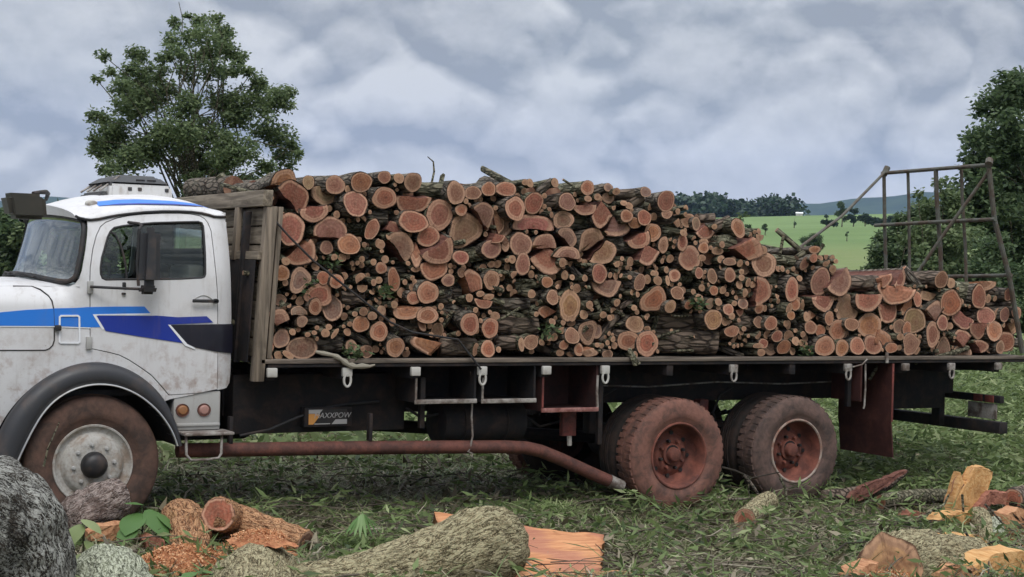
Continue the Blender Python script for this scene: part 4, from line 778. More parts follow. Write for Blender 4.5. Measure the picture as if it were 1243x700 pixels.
# ---------------------------------------------------------------- wheels
def wheel(x, y, z, side, front, rm, ring, lug, inner=False):
    """side +1: outer face towards -Y"""
    Rt = .515; wt = .27; mt = TYRE if front else (TYRED if inner else (TYRER if x < 6 else TYREG))
    e = empty('wheel', (x, y, z)); T(e); e.location = (x, y, z)
    def fin(bm, nm, m_): 
        if side < 0:
            for v_ in bm.verts: v_.co.y *= -1
        o = done(bm, nm, m_, ang=.8); o.parent = e; return o
    rr_ = .298; bm = bmesh.new()
    lathe(bm, [(rr_-.012, .03), (rr_-.002, .006), (rr_+.012, -.002), (rr_+.05, -.012), (rr_+.055, -.016), (rr_+.10, -.017), (.455, -.010), (.485, .003), (.503, .018), (Rt-.006, .036), (Rt, .075), (Rt, wt-.075), (Rt-.006, wt-.036), (.485, wt-.003), (.40, wt+.015), (rr_, wt-.01), (rr_-.012, wt-.03)], 72)
    if lug:
        nl = 44
        for k in range(nl):
            a = 2*math.pi*k/nl
            for sgn, da in ((0, 0), (1, math.pi/nl)):
                c, s_ = math.cos(a+da), math.sin(a+da); y0, y1 = ((.022, .115) if sgn == 0 else (wt-.115, wt-.022)); v_ = []
                for rad in (Rt-.045, Rt+.0035):
                    for ww, yy in ((-.022, y0+(.006 if rad > Rt else 0)), (.022, y0+(.006 if rad > Rt else 0)), (.018, y1), (-.026, y1)): v_.append(bm.verts.new((c*rad-s_*ww, yy, s_*rad+c*ww)))
                for q in ((0, 1, 2, 3), (4, 5, 6, 7), (0, 1, 5, 4), (1, 2, 6, 5), (2, 3, 7, 6), (3, 0, 4, 7)): bm.faces.new([v_[i] for i in q])
    else:
        for yy in (.085, .115, .155, .185): lathe(bm, [(Rt, yy-.009), (Rt+.007, yy-.006), (Rt+.007, yy+.006), (Rt, yy+.009)], 72)
    fin(bm, 'tyre', mt)
    if inner: return e
    bm = bmesh.new()
    if front:
        lathe(bm, [(rr_-.004, .02), (rr_+.004, .002), (rr_, -.006), (rr_-.012, -.004), (rr_-.02, .012), (rr_-.045, .03), (rr_-.058, .03), (.225, .012), (.215, -.006), (.205, -.016), (.15, -.020), (.10, -.020), (.095, .05)], 64)
        # hand holes near the rim edge stay as dark inserts
        fin(bm, 'rim', rm)
        bm = bmesh.new(); lathe(bm, [(0, -.11), (.04, -.108), (.075, -.095), (.092, -.07), (.098, -.03), (.10, -.01), (.108, -.018), (.108, .0)], 40); fin(bm, 'hub', HUB)
        for k in range(8):
            a = 2*math.pi*(k+.15)/8; bm = bmesh.new(); lathe(bm, [(0, -.045), (.011, -.043), (.013, -.03), (.018, -.028), (.018, -.016)], 8, (.152*math.cos(a), 0, .152*math.sin(a))); fin(bm, 'wheel_nut', GREYP)
    else:
        lathe(bm, [(rr_-.004, .02), (rr_+.006, .002), (rr_+.002, -.008), (rr_-.012, -.004), (rr_-.022, .02), (rr_-.03, .05), (rr_-.036, .12), (rr_-.055, .15), (.20, .165), (.17, .145), (.155, .13), (.10, .13), (.09, .14)], 64)
        fin(bm, 'rim', rm)
        bm = bmesh.new(); lathe(bm, [(rr_-.016, -.003), (rr_-.006, -.012), (rr_+.004, -.010), (rr_+.008, .0)], 64); fin(bm, 'rim_edge', ring)
        bm = bmesh.new(); lathe(bm, [(0, .045), (.05, .045), (.062, .055), (.068, .10), (.095, .105), (.10, .14)], 32); fin(bm, 'hub', rm)
        for k in range(8):
            a = 2*math.pi*(k+.4)/8; bm = bmesh.new(); lathe(bm, [(0, .09), (.013, .092), (.016, .10), (.016, .135)], 8, (.128*math.cos(a), 0, .128*math.sin(a))); fin(bm, 'wheel_nut', rm if k % 2 else HUB)
        for k in range(8):
            a = 2*math.pi*(k+.9)/8; bm = bmesh.new(); lathe(bm, [(0, .148), (.020, .148), (.020, .17)], 10, (.196*math.cos(a), 0, .196*math.sin(a))); fin(bm, 'hand_hole', HUB)
    return e
XA, XB, ZR = 5.315, 6.669, .404
wheel(0, 0, .515, 1, True, RIMG, RIMD, False); wheel(0, 2.4, .515, -1, True, RIMG, RIMD, False)
for x, rm_, rg in ((XA, RIMR, RIMR), (XB, RIMR, RIMD)):
    wheel(x, 0, ZR, 1, False, rm_, rg, True); wheel(x, .32, ZR, 1, False, rm_, rg, False, True)
    wheel(x, 2.4, ZR, -1, False, rm_, rg, True); wheel(x, 2.08, ZR, -1, False, rm_, rg, False, True)
    T(tubeobj('axle', [(x, .1, ZR), (x, .8, ZR), (x, 1.05, ZR), (x, 1.1, ZR), (x, 1.3, ZR), (x, 1.35, ZR), (x, 1.6, ZR), (x, 2.3, ZR)], [.07, .07, .08, .17, .17, .08, .07, .07], CHAS, None, 14))
T(tubeobj('axle', [(0, .2, .48), (0, 2.2, .48)], .06, CHAS, None, 10))
# ---------------------------------------------------------------- chassis
for y_ in (.72, 1.62):
    bm = bmesh.new(); box(bm, -1.7, 9.35, y_, y_+.02, .86, 1.12); box(bm, -1.7, 9.35, y_+.02, y_+.08, .86, .872); box(bm, -1.7, 9.35, y_+.02, y_+.08, 1.108, 1.12); T(done(bm, 'chassis_rail', CHAS))
for x in (1.3, 2.6, 4.1, 5.9, 7.4, 8.7): T(boxobj('chassis_cross_member', (x, x+.08, .75, 1.65, .90, 1.08), CHAS))
for y_ in (.62, 1.74):
    for x in (XA, XB):
        bm = bmesh.new()
        for k in range(6):
            L_ = .62-.08*k; tube(bm, [(x-L_, y_, .62+.0*k), (x-L_*.5, y_, .57-.018*k), (x, y_, .545-.022*k), (x+L_*.5, y_, .57-.018*k), (x+L_, y_, .62)], .02, 4)
        T(done(bm, 'leaf_spring', CHAS))
T(boxobj('gearbox', (-.6, 1.6, .95, 1.45, .55, 1.05), CHAS, None, .06)); T(tubeobj('drive_shaft', [(1.6, 1.2, .72), (XA, 1.2, ZR+.02)], .06, CHAS, None, 10))
T(boxobj('side_box', (1.22, 2.75, .40, .72, .66, 1.17), CHAS, None, .01)); T(boxobj('valance_plate', (1.2, 4.5, .60, .62, .80, 1.2), CHAS, None, .002)); T(boxobj('rear_valance', (4.6, 7.8, .66, .68, .84, 1.22), CHAS, None, .002))
for x in (4.75, 5.99, 7.25):
    T(boxobj('spring_hanger', (x-.05, x+.05, .56, .68, .55, .86), REDP if x > 5.5 else CHAS, None, .008))
for x in (XA-.42, XB-.42):
    bm = bmesh.new(); tube(bm, [(x, .70, .52), (x+.02, .70, .52), (x+.14, .70, .52), (x+.16, .70, .52)], [.05, .085, .085, .05], 16); T(done(bm, 'brake_chamber', CHAS, ang=.5)); T(tubeobj('air_hose', [(x, .70, .56), (x-.08, .66, .72), (x-.02, .64, .90), (x+.15, .66, .98)], .012, RUB))
T(tubeobj('air_hose', [(2.75, .38, .86), (2.85, .30, .78), (3.0, .30, .80), (3.06, .36, .80)], .012, RUB)); T(tubeobj('air_hose', [(3.86, .40, .80), (4.05, .34, .66), (4.3, .40, .70), (4.6, .60, .84)], .012, RUB))
for k in range(9): T(boxobj('rail_bolt', (1.5+.85*k, 1.53+.85*k, .704, .7195, 1.02, 1.05), PALE, None, .003))
for x, z0, z1 in ((2.76, .70, 1.15), (4.52, .50, 1.15), (7.38, .80, 1.15)): T(boxobj('bed_bracket', (x, x+.045, .12, .17, z0, z1), CHAS, None, .004))
T(tubeobj('brake_line', [(4.6, .655, 1.02), (5.4, .655, .99), (6.2, .655, 1.03), (7.0, .655, 1.0), (7.8, .655, 1.02)], .008, PALE))
T(tubeobj('cable', [(1.25, .3, .66), (1.5, .32, .70), (1.75, .33, .80), (2.0, .34, .88), (2.2, .38, .90), (2.5, .38, .92)], .012, RUB))
# battery with its printed label
bat = T(boxobj('battery', (1.80, 2.22, .30, .39, .715, .885), CHAS, None, .006)); X0, X1, Z0, Z1 = 1.835, 2.175, .738, .866
def flatpoly(name, pts, y, m, parent, th=.0015):
    bm = bmesh.new(); a = [bm.verts.new((X0+(X1-X0)*u, y, Z0+(Z1-Z0)*v)) for u, v in pts]; b = [bm.verts.new((p.co.x, y+th, p.co.z)) for p in a]; bm.faces.new(a); bm.faces.new(b[::-1])
    for i in range(len(a)): bm.faces.new((a[i], a[(i+1) % len(a)], b[(i+1) % len(a)], b[i]))
    return sub(done(bm, name, m, smooth=False), parent)
flatpoly('label', [(0, 0), (1, 0), (1, 1), (0, 1)], .298, LABK, bat); flatpoly('label_orange', [(0, 0), (.12, 0), (.30, .62), (.22, .72), (0, .72)], .2965, LABO, bat); flatpoly('label_white_top', [(0, .74), (.28, .74), (.36, 1), (0, 1)], .2965, LABW, bat)
flatpoly('label_white_tab', [(.60, 0), (1, 0), (1, .32), (.70, .32)], .2965, LABW, bat); flatpoly('label_line', [(.15, 0), (.56, 0), (.56, .06), (.15, .06)], .2965, LABW, bat)
fc = bpy.data.curves.new('label_text', 'FONT'); fc.body = 'MAXXPOW'; fc.size = .062; fc.extrude = .001; fc.shear = .2; fo = bpy.data.objects.new('label_text', fc); COL.objects.link(fo); fo.rotation_euler = (math.pi/2, 0, 0); fo.location = (X0+.045, .2955, (Z0+.055)*.944+.045); fc.materials.append(LABW); bpy.context.view_layer.update(); tm_ = bpy.data.meshes.new_from_object(fo); LEVEL.add(tm_.name); fl_ = link('label_text', tm_, bat); fl_.matrix_basis = Matrix.Translation(fo.location) @ fo.rotation_euler.to_matrix().to_4x4(); bpy.data.objects.remove(fo)
fl_.name = 'label_text'
# tool boxes under the bed
def toolbox(name, x0, x1, z0, z1, m, lip, label=None):
    bm = bmesh.new(); box(bm, x0, x0+.02, .03, .5, z0, z1); box(bm, x1-.02, x1, .03, .5, z0, z1); box(bm, x0+.02, x1-.02, .03, .5, z0, z0+.012); box(bm, x0, x1, .502, .515, z0, z1); o = T(done(bm, name, m, smooth=False))
    if label: o['label'] = label
    sub(boxobj('front_lip', (x0-.004, x1+.004, .012, .029, z0-.012, z0+.028), lip, None, .005), o)
    sub(tubeobj('edge_bar', [(x0+.008, .02, z0+.03), (x0+.008, .02, z1)], .010, PALE if lip is PALE else REDP), o)
    return o
toolbox('tool_box', 2.66, 3.235, .935, 1.255, CHAS, PALE); toolbox('tool_box', 3.285, 3.815, .930, 1.255, CHAS, PALE); rb = toolbox('tool_box', 3.875, 4.45, .835, 1.255, REDD, REDL, 'faded red open tool box')
sub(boxobj('bracket', (4.20, 4.34, .20, .26, .58, .83), REDP, None, .004), rb); sub(tubeobj('bracket_pin', [(4.27, .2, .58), (4.275, .2, .49)], .022, PALE), rb); sub(tubeobj('edge_bar', [(4.445, .03, 1.16), (4.44, .03, 1.0), (4.45, .03, .86)], .012, PALE), rb)
tk = bmesh.new(); tube(tk, [(3.04, .42, .72), (3.06, .42, .72), (3.85, .42, .72), (3.87, .42, .72)], [.16, .20, .20, .16], 28); tank = T(done(tk, 'air_tank', CHAS, ang=.5))
for x in (3.25, 3.66): sub(tubeobj('tank_strap', [(x, .42+.206*math.cos(a), .72+.206*math.sin(a)) for a in (2*math.pi*k/28 for k in range(29))], .008, CHAS), tank)
ch = T(tubeobj('pipe_hanger', [(3.22, .10, 1.2), (3.24, .10, 1.0), (3.235, .10, .8), (3.25, .10, .62), (3.23, .10, .52), (3.21, .10, .48), (3.25, .10, .46)], .009, PALE)); 
pipe = T(tubeobj('side_pipe', [(.69, .15, .570), (1.2, .15, .560), (2.0, .15, .546), (3.0, .15, .522), (3.6, .15, .505), (3.80, .15, .490), (3.95, .15, .455), (4.15, .15, .375), (4.45, .15, .240), (4.70, .15, .132), (4.72, .15, .124)], .060, RUST, None, 16))
bm = bmesh.new(); tube(bm, [(4.66, .15, .150), (4.80, .15, .088)], [.063, .060], 16, False); tube(bm, [(4.80, .15, .088), (4.70, .15, .13)], [.05, .05], 16, False); sub(done(bm, 'pipe_end', PALE), pipe)
for x in (1.1, 2.3): T(boxobj('pipe_bracket', (x, x+.03, .12, .18, .60, .84), CHAS))
# ---------------------------------------------------------------- bed
bm = bmesh.new(); 
edge = T(boxobj('bed_edge_board', (1.30, 9.78, -.012, .055, 1.288, 1.326), WOODX, None, .004)); T(boxobj('bed_edge_steel', (1.36, 9.76, .0, .05, 1.256, 1.2855), CHAS, None, .003)); T(boxobj('bed_edge_board', (1.30, 9.78, 2.345, 2.412, 1.288, 1.326), WOODX, None, .004))
for k in range(11): T(boxobj('floor_plank', (1.30+.004*(k % 3), 9.76, .06+.2075*k, .06+.2075*k+.2, 1.284+.003*(k % 2), 1.318+.002*(k % 2)), WOODX, None, .004))
HX = [(1.391, 0), (2.032, 1), (2.643, 0), (3.267, 1), (3.895, 0), (4.492, 1), (5.2, 2), (5.893, 1), (6.6, 2), (7.258, 1), (7.992, 0), (8.6, 1), (9.25, 0)]
for x, kd in HX:
    b_ = T(boxobj('cross_bearer', (x-.035, x+.035, .01, 2.39, 1.15, 1.2545), CHAS, None, .004))
    if kd < 2: sub(boxobj('bearer_end', (x-.042, x+.042, -.03, .0095, 1.175, 1.253), WHITEB if x < 5 else PALE, None, .008), b_)
    if kd == 1:
        bm = bmesh.new(); tube(bm, [(x+.030*math.cos(a), -.022, 1.145+.055*math.sin(a)) for a in (2*math.pi*k/20 for k in range(21))], .0105, 6, False); sub(done(bm, 'rope_hook', WHITEB if x < 5 else PALE), b_)
for y_ in (.72, 1.62): T(boxobj('bed_runner', (1.3, 9.6, y_-.03, y_+.11, 1.121, 1.1495), CHAS))
# ropes on the edge
def rope(pts, r_, nm='rope'):
    return tubeobj(nm, pts, r_, ROPEM)
T(rope([(1.78, .05, 1.385), (1.84, .03, 1.372), (1.90, -.01, 1.36), (1.935, -.022, 1.345), (1.97, -.028, 1.325), (2.0, -.035, 1.30), (2.03, -.04, 1.278), (2.06, -.038, 1.268), (2.10, -.038, 1.262), (2.15, -.034, 1.266), (2.22, -.03, 1.262), (2.27, -.02, 1.275)], [.012, .02, .015, .024, .016, .026, .018, .03, .018, .026, .014, .008]))
T(tubeobj('chain', [(7.30, -.03, 1.22), (7.42, -.03, 1.245), (7.48, -.035, 1.30)], .008, PALE)); T(tubeobj('chain', [(7.47, -.02, 1.25), (7.478, -.02, 1.0), (7.47, -.02, .82), (7.46, -.02, .79)], .009, PALE))
T(tubeobj('strap_hook', [(7.73, -.03, 1.37), (7.73, -.035, 1.31), (7.73, -.035, 1.26)], .016, PALE))
T(tubeobj('tie_cable', [at(334, 268, .0), at(352, 288, -.02), at(380, 316, -.02), at(430, 356, -.02), at(474, 391, -.02), at(500, 403, -.03), at(556, 412, -.03), at(584, 448, -.045)], .009, RUB, None, 6), False)
# headboard
hb = empty('headboard', (1.3, 1.2, 1.3)); T(hb); hb.location = (1.3, 1.2, 1.3)
def H(o): lev(o); o.parent = hb; o.matrix_parent_inverse = Matrix.Translation((-1.3, -1.2, -1.3)) ; return o
hbm = lambda o: H(o)
def lean(o, top=.085):
    for v_ in o.data.vertices: v_.co.x += top*max(0, (v_.co.z-1.1))/1.5
    return o
H(lean(boxobj('post', (1.235, 1.325, -.012, .075, 1.14, 2.60), WOODZ, None, .006))); H(lean(boxobj('post', (1.235, 1.325, 2.33, 2.41, 1.14, 2.60), WOODZ, None, .006)))
H(lean(boxobj('top_board', (1.19, 1.275, -.02, 2.43, 2.60, 2.735), WOODY, None, .006)))
H(lean(boxobj('steel_upright', (1.175, 1.228, .30, .36, 1.28, 2.56), CHAS, None, .004))); H(lean(boxobj('steel_upright', (1.175, 1.228, 1.95, 2.01, 1.28, 2.56), CHAS, None, .004))); H(lean(boxobj('upright', (1.185, 1.228, .52, .60, 2.15, 2.60), WOODZ, None, .004)))
for k in range(8): H(lean(boxobj('plank', (1.262+.003*(k % 2), 1.292+.003*(k % 2), .08, 2.32, 1.345+.157*k, 1.345+.157*k+.145), WOODY, None, .004)))
H(lean(boxobj('cross_rail', (1.20, 1.258, .02, 2.38, 2.155, 2.225), WOODY, None, .004))); H(lean(boxobj('front_sheet', (1.195, 1.204, .06, 2.34, 1.30, 2.150), CHAS, None, .001)))
H(lean(boxobj('post', (1.345, 1.385, .02, .06, 1.33, 2.60), WOODZ, None, .004)))
# mud flaps, rear chassis, bumper
for y0, y1 in ((.0, .78), (1.62, 2.4)):
    bm = bmesh.new(); G = [[bm.verts.new((7.83+.035*max(0, (.62-z)/.4)**1.5+(.012 if z < .64 else 0), y0+(y1-y0)*j/8, z)) for j in range(9)] for z in (1.25, .95, .645, .64, .5, .38, .27)]
    for i in range(6):
        for j in range(8): bm.faces.new((G[i][j], G[i+1][j], G[i+1][j+1], G[i][j+1]))
    r_ = bmesh.ops.extrude_face_region(bm, geom=list(bm.faces))
    for v_ in r_['geom']:
        if isinstance(v_, bmesh.types.BMVert): v_.co.x += .012
    fl = T(done(bm, 'mud_flap', FLAPM)); sub(boxobj('flap_edge', (7.826, 7.850, y0-.012, y0-.0005, .645, 1.25), REDP, None, .003), fl)
T(boxobj('rear_splash_plate', (7.45, 7.47, .02, .45, .86, 1.24), FLAPM, None, .002))
bp_ = T(boxobj('rear_bumper', (9.30, 9.42, .0, 2.4, .475, .60), CHAS, None, .01))
for y_ in (.78, 1.56): sub(boxobj('bumper_bracket', (9.22, 9.298, y_, y_+.12, .50, .92), CHAS, None, .006), bp_)
lb_ = T(boxobj('lamp_bar', (9.36, 9.42, .06, 2.34, .80, .88), CHAS, None, .006))
for y_ in (.14, .30): sub(boxobj('tail_lamp', (9.345, 9.358, y_, y_+.12, .80, .88), REDP, None, .004), lb_)
sub(boxobj('ground_light_board', (9.37, 9.39, .12, .52, .62, .79), PALE, None, .003), lb_)  # added pale board standing in for the bright ground seen behind
T(boxobj('rear_cross_beam', (9.28, 9.345, .75, 1.65, .86, 1.12), CHAS)); T(boxobj('spare_carrier', (8.0, 9.2, .71, .735, .70, 1.118), CHAS, None, .002))
# gate frame at the tail
gate = empty('rear_gate_frame', (9.3, 1., 1.3)); T(gate); gate.location = (9.3, 1., 1.3)
def G_(pts, r_, nm='bar', m_=None):
    o = tubeobj(nm, pts, r_, m_ or GATE, None, 8); o.parent = gate; o.matrix_parent_inverse = Matrix.Translation((-9.3, -1., -1.3)); return o
YF = 1.62
TN = at(1200, 200, 0); BN = at(1241, 428, 0); TF = at(1073, 210, YF); BFp = at(1078, 425, YF)
G_([TN, at(1207, 266, 0), at(1225, 335, 0), BN], .026, 'post'); G_([TF, at(1074, 275, YF), BFp], .020, 'post')
G_([TN+Vector((0, -.03, 0)), at(1136, 205, .85)+Vector((0, 0, .0)), TF+Vector((0, .03, 0))], .021, 'top_bar')
G_([at(1208, 266, -.04), at(1140, 269, .8), at(1062, 273.5, YF+.1)], .020, 'middle_bar'); G_([at(1228, 334, -.03), at(1150, 335.5, .9), at(1076, 337, YF)], .020, 'bottom_bar')
for px, y_, q in ((1102, 1.28, 3), (1136, .85, 9), (1167, .47, 8)): G_([at(px, 205.5, y_), at(px+1, 240, y_), at(px+q*.6, 300, y_), at(px+q, 420, y_)], .017 if px != 1136 else .024, 'upright')
G_([at(1202, 206, .02), at(1150, 278, .35), at(1113, 332, .6), at(1095, 356, .75)], .018, 'diagonal_brace')
G_([at(1076, 207, YF), at(1022, 262, 1.3), at(952, 314, .55), at(945, 322, .5)], .016, 'stay_rod'); G_([TN+Vector((-.03, -.03, .0)), TN+Vector((.03, .02, .05))], .04, 'post_cap'); G_([TF+Vector((0, 0, -.02)), TF+Vector((.05, 0, .07))], .035, 'post_cap')
# ================================================================ THE LOAD
LOGS = [(t, a, c, x, y, z*.944+.045, w_, h_*.944) for t, a, c, x, y, z, w_, h_ in LOGS]
TONE = {'p': (.325, .115, .080), 'o': (.400, .165, .090), 'r': (.41, .130, .075), 't': (.46, .31, .205), 'y': (.47, .27, .135), 'g': (.25, .175, .125), 'k': (.29, .165, .105), 'd': (.115, .068, .048), 'Y': (.60, .36, .18), 'm': (.27, .19, .125), 'b': (.22, .14, .10)}
def outline(typ, ang, w_, h_, n, rng):
    """closed outline in the face plane (x, z), a flag per point for split (straight) sides, and the pith position"""
    a = np.linspace(0, 2*math.pi, n, endpoint=False); ph = rng.uniform(0, 6.28, 4)
    wob = 1+.045*np.sin(2*a+ph[0])+.035*np.sin(3*a+ph[1])+.02*np.sin(5*a+ph[2])+rng.normal(0, .008, n); flat = np.zeros(n, bool); pith = np.array([.0, .0]); th = R(ang)
    if typ in 'RS': P = np.c_[np.cos(a), np.sin(a)]*wob[:, None]; pith = rng.normal(0, .09, 2)
    elif typ == 'B':
        wob = 1+.13*np.cos(2*a+ph[0])+.10*np.cos(3*a+ph[1])+.03*np.sin(5*a+ph[2]); P = np.c_[np.cos(a), np.sin(a)]*wob[:, None]
    elif typ == 'E':
        P = np.c_[np.cos(a)*w_/2, np.sin(a)*h_/2]*wob[:, None]; c, s = math.cos(th), math.sin(th); return P@np.array([[c, s], [-s, c]]), flat, np.zeros(2)
    elif typ == 'H':
        m_ = int(n*.64); b = np.linspace(-math.pi/2-.12, math.pi/2+.12, m_); arc = np.c_[np.cos(b), np.sin(b)]*(1+.04*np.sin(3*b+ph[0])+.03*np.sin(5*b+ph[1]))[:, None]
        k = n-m_; q = np.linspace(0, 1, k+2)[1:-1]; cho = arc[-1]+(arc[0]-arc[-1])*q[:, None]; cho[:, 0] += .05*np.sin(q*9+ph[2])+rng.normal(0, .012, k)
        P = np.r_[arc, cho]; flat[m_-1:] = True; P = P*np.array([-1, 1])
        P = P[::-1].copy(); flat = flat[::-1].copy(); pith = np.array([.12, 0.]); c, s = math.cos(th), math.sin(th); Rm = np.array([[c, s], [-s, c]])
        pith = np.array([-.12, 0.]); P = P@Rm; pith = pith@Rm
    else:
        half = R(rng.uniform(46, 58)); m_ = int(n*.46); b = np.linspace(-half, half, m_); arc = np.c_[np.cos(b), np.sin(b)]*(1+.05*np.sin(4*b+ph[0]))[:, None]
        k = n-m_; k1 = k//2; apex = np.array([.04, .0]); q1 = np.linspace(0, 1, k1+1)[1:]; q2 = np.linspace(0, 1, k-k1+1)[1:-1]
        s1 = arc[-1]+(apex-arc[-1])*q1[:, None]; s2 = apex+(arc[0]-apex)*q2[:, None]; P = np.r_[arc, s1, s2]; flat = np.zeros(len(P), bool); flat[m_-1:] = True
        P[m_:] += rng.normal(0, .012, (len(P)-m_, 2)); P = -P; pith = -apex*2; c, s = math.cos(th), math.sin(th); Rm = np.array([[c, s], [-s, c]]); P = P@Rm; pith = pith@Rm
    lo, hi = P.min(0), P.max(0); mid = (lo+hi)/2; sc_ = np.array([w_, h_])/(hi-lo)
    return (P-mid)*sc_, flat, (pith-mid)*sc_
def logmesh(typ, ang, w_, h_, L, axis, tilt, rng, n=24, both=False, rough=1.):
    """returns bark (V, F, material index per face) and the front face (V, F, rr); face plane is y = tilt.(x,z), the body runs along axis (ax, 1, az)"""
    P, flat, pith = outline(typ, ang, w_, h_, n, rng); n = len(P); rad = math.sqrt(w_*h_)/2; nr = 7; V = []; F = []; mi = []
    ca = P.mean(0); fl0 = [bool(flat[i] and flat[(i+1) % n]) for i in range(n)]; sw = rng.uniform(-.08, .08, 2)*rad; ph = rng.uniform(0, 6.28, 3)
    for k in range(nr):
        f = (k/(nr-1)); s = 1+.10*math.sin(f*2.5+ph[0])*f+(.02 if 0 < k else 0); Q = ca+(P-ca)*s
        if k > 0: Q = Q+(Q-ca)*(rng.normal(0, .022*rough, n)[:, None])*(~flat)[:, None]
        y = P@tilt*(1-f)+f*L
        V += [(q[0]+axis[0]*f*L+sw[0]*math.sin(f*4+ph[1]), yy, q[1]+axis[1]*f*L+sw[1]*math.sin(f*3+ph[2])) for q, yy in zip(Q, y)]
    for k in range(nr-1):
        for i in range(n):
            j = (i+1) % n; F.append((k*n+i, k*n+j, (k+1)*n+j, (k+1)*n+i)); mi.append(1 if fl0[i] else 0)
    c_ = len(V); V.append((ca[0]+axis[0]*L, L, ca[1]+axis[1]*L))
    b = (nr-1)*n
    tri = [(b+i, b+(i+1) % n, c_) for i in range(n)]
    FV = []; FF = []; RRv = []; lev = (1., .93, .72, .48, .24)
    pin = pith if np.abs(pith).max() < max(w_, h_) else ca*0
    mx = max(np.linalg.norm(P-pin, axis=1))
    for f in lev:
        Q = ca*.0+pin+(P-pin)*f*(.994)
        for q, q0 in zip(Q, P):
            y = q@tilt-.0025*(1-f)-.001; FV.append((q[0], y, q[1])); RRv.append(f)
    if typ in 'HQ':
        dist = np.linalg.norm(np.array([[v[0], v[2]] for v in FV])-pin, axis=1); edge = np.repeat(np.linalg.norm(P-pin, axis=1)[None], len(lev), 0).ravel()
        fl = np.tile(flat, len(lev)); r_arc = np.median(np.linalg.norm(P[~flat]-pin, axis=1)); RRv = list(np.where(fl, np.minimum(dist/r_arc, .98), RRv))
    for k in range(len(lev)-1):
        for i in range(n): j = (i+1) % n; FF.append((k*n+i, k*n+j, (k+1)*n+j, (k+1)*n+i))
    m0 = len(FV); FV.append((pin[0], pin@tilt-.004, pin[1])); RRv.append(0.); ft = [((len(lev)-1)*n+i, (len(lev)-1)*n+(i+1) % n, m0) for i in range(n)]
    return V, F, mi, tri, FV, FF, ft, RRv
def polymesh(name, V, F, mats, mi=None, smooth=True):
    me = bpy.data.meshes.new(name); me.from_pydata([tuple(map(float, v)) for v in V], [], F); 
    for m in mats: me.materials.append(m)
    if mi is not None: me.polygons.foreach_set('material_index', np.array(mi, np.int32))
    if smooth: me.polygons.foreach_set('use_smooth', np.ones(len(F), bool))
    me.update(); me.validate(); return me
def addrr(me, rr):
    a = me.attributes.new('rr', 'FLOAT', 'POINT'); a.data.foreach_set('value', np.array(rr, np.float32)[:len(me.vertices)])
SPLITM = splitm('split_wood_mid', (.20, .085, .05), (.36, .17, .09)); SPL = {'o': SPLITM, 'y': SPLITM, 'r': SPLITM, 'p': SPLIT}
def makelog(name, loc, typ, ang, w_, h_, L, axis, tilt, col, bark, rng, rot=None, n=24, both=False, jitter=True):
    V, F, mi, tri, FV, FF, ft, rr = logmesh(typ, ang, w_, h_, L, axis, tilt, rng, n)
    me = polymesh(name, V, F+tri, [bark, SPL.get(col, SPLIT)], mi+[0]*len(tri))
    fl = [i for i, m in enumerate(mi) if m]
    if fl:
        sm = np.ones(len(F)+len(tri), bool); sm[fl] = False; me.polygons.foreach_set('use_smooth', sm)
    o = link(name, me, None, loc); fm = polymesh('cut_face', FV, FF+ft, [CUT]); addrr(fm, rr); c = link('cut_face', fm, o)
    t = TONE[col]; k = rng.uniform(.74, 1.22) if jitter else 1.; gr = rng.uniform(.3, .7) if rng.rand() < .24 else rng.uniform(0, .12); t = [a*(1-gr)+b*gr for a, b in zip(t, (.21, .165, .13))]; c.color = (min(1, t[0]*k), min(1, t[1]*k*rng.uniform(.92, 1.10)), min(1, t[2]*k*rng.uniform(.85, 1.12)), 1)
    if both:
        fm2 = polymesh('cut_face', [(v[0]+axis[0]*L, L-v[1]+.003, v[2]+axis[1]*L) for v in FV], [f[::-1] for f in FF+ft], [CUT]); addrr(fm2, rr); c2 = link('cut_face', fm2, o); c2.color = c.color
    if rot is not None: o.rotation_euler = rot
    return o
rng = np.random.RandomState(21)
order = sorted(range(len(LOGS)), key=lambda i: -LOGS[i][6]*LOGS[i][7]); BIG = set(order[:292])
top_x = [(l[3], l[5]+l[7]/2) for l in LOGS if l[0] != 'S' or abs(l[1]) < 20]
def topz(x): return max([z for q, z in top_x if abs(q-x) < .32] or [1.5])
SHAPE = {'R': 'round', 'E': 'slanting oval', 'H': 'half-round split', 'Q': 'wedge-split', 'B': 'lobed', 'S': 'sideways-lying'}
COLW = {'p': 'pinkish', 'o': 'orange', 'r': 'reddish', 't': 'pale tan', 'y': 'yellowish', 'g': 'grey-brown', 'k': 'brown', 'd': 'dark', 'm': 'mossy', 'b': 'rough-barked'}
ZONES = [(1.66, 'beside the headboard'), (2.08, 'near the rope knot'), (2.6, 'ahead of the first open toolbox'), (3.25, 'over the first open toolbox'), (3.85, 'over the second open toolbox'), (4.47, 'over the red toolbox'), (5.0, 'just ahead of the rear wheels'), (5.62, 'over the foremost rear wheel'), (6.2, 'between the rear wheels'), (6.95, 'over the hindmost wheel'), (7.45, 'behind the hindmost wheel'), (7.9, 'over the mud flap'), (8.45, 'just behind the mud flap'), (8.95, 'ahead of the gate frame'), (99, 'beside the gate frame foot')]
def zone(x): return next(t for q, t in ZONES if x < q)
def rowword(x, z):
    f = (z-1.30)/max(.3, topz(x)-1.30); return 'bottom layer' if f < .17 else 'lower part' if f < .4 else 'middle' if f < .62 else 'upper part' if f < .85 else 'top layer'
def sizeword(w_, h_): d = math.sqrt(w_*h_); return 'very thin' if d < .075 else 'thin' if d < .105 else 'medium' if d < .16 else 'thick' if d < .24 else 'very thick'
small = []; loadlogs = []
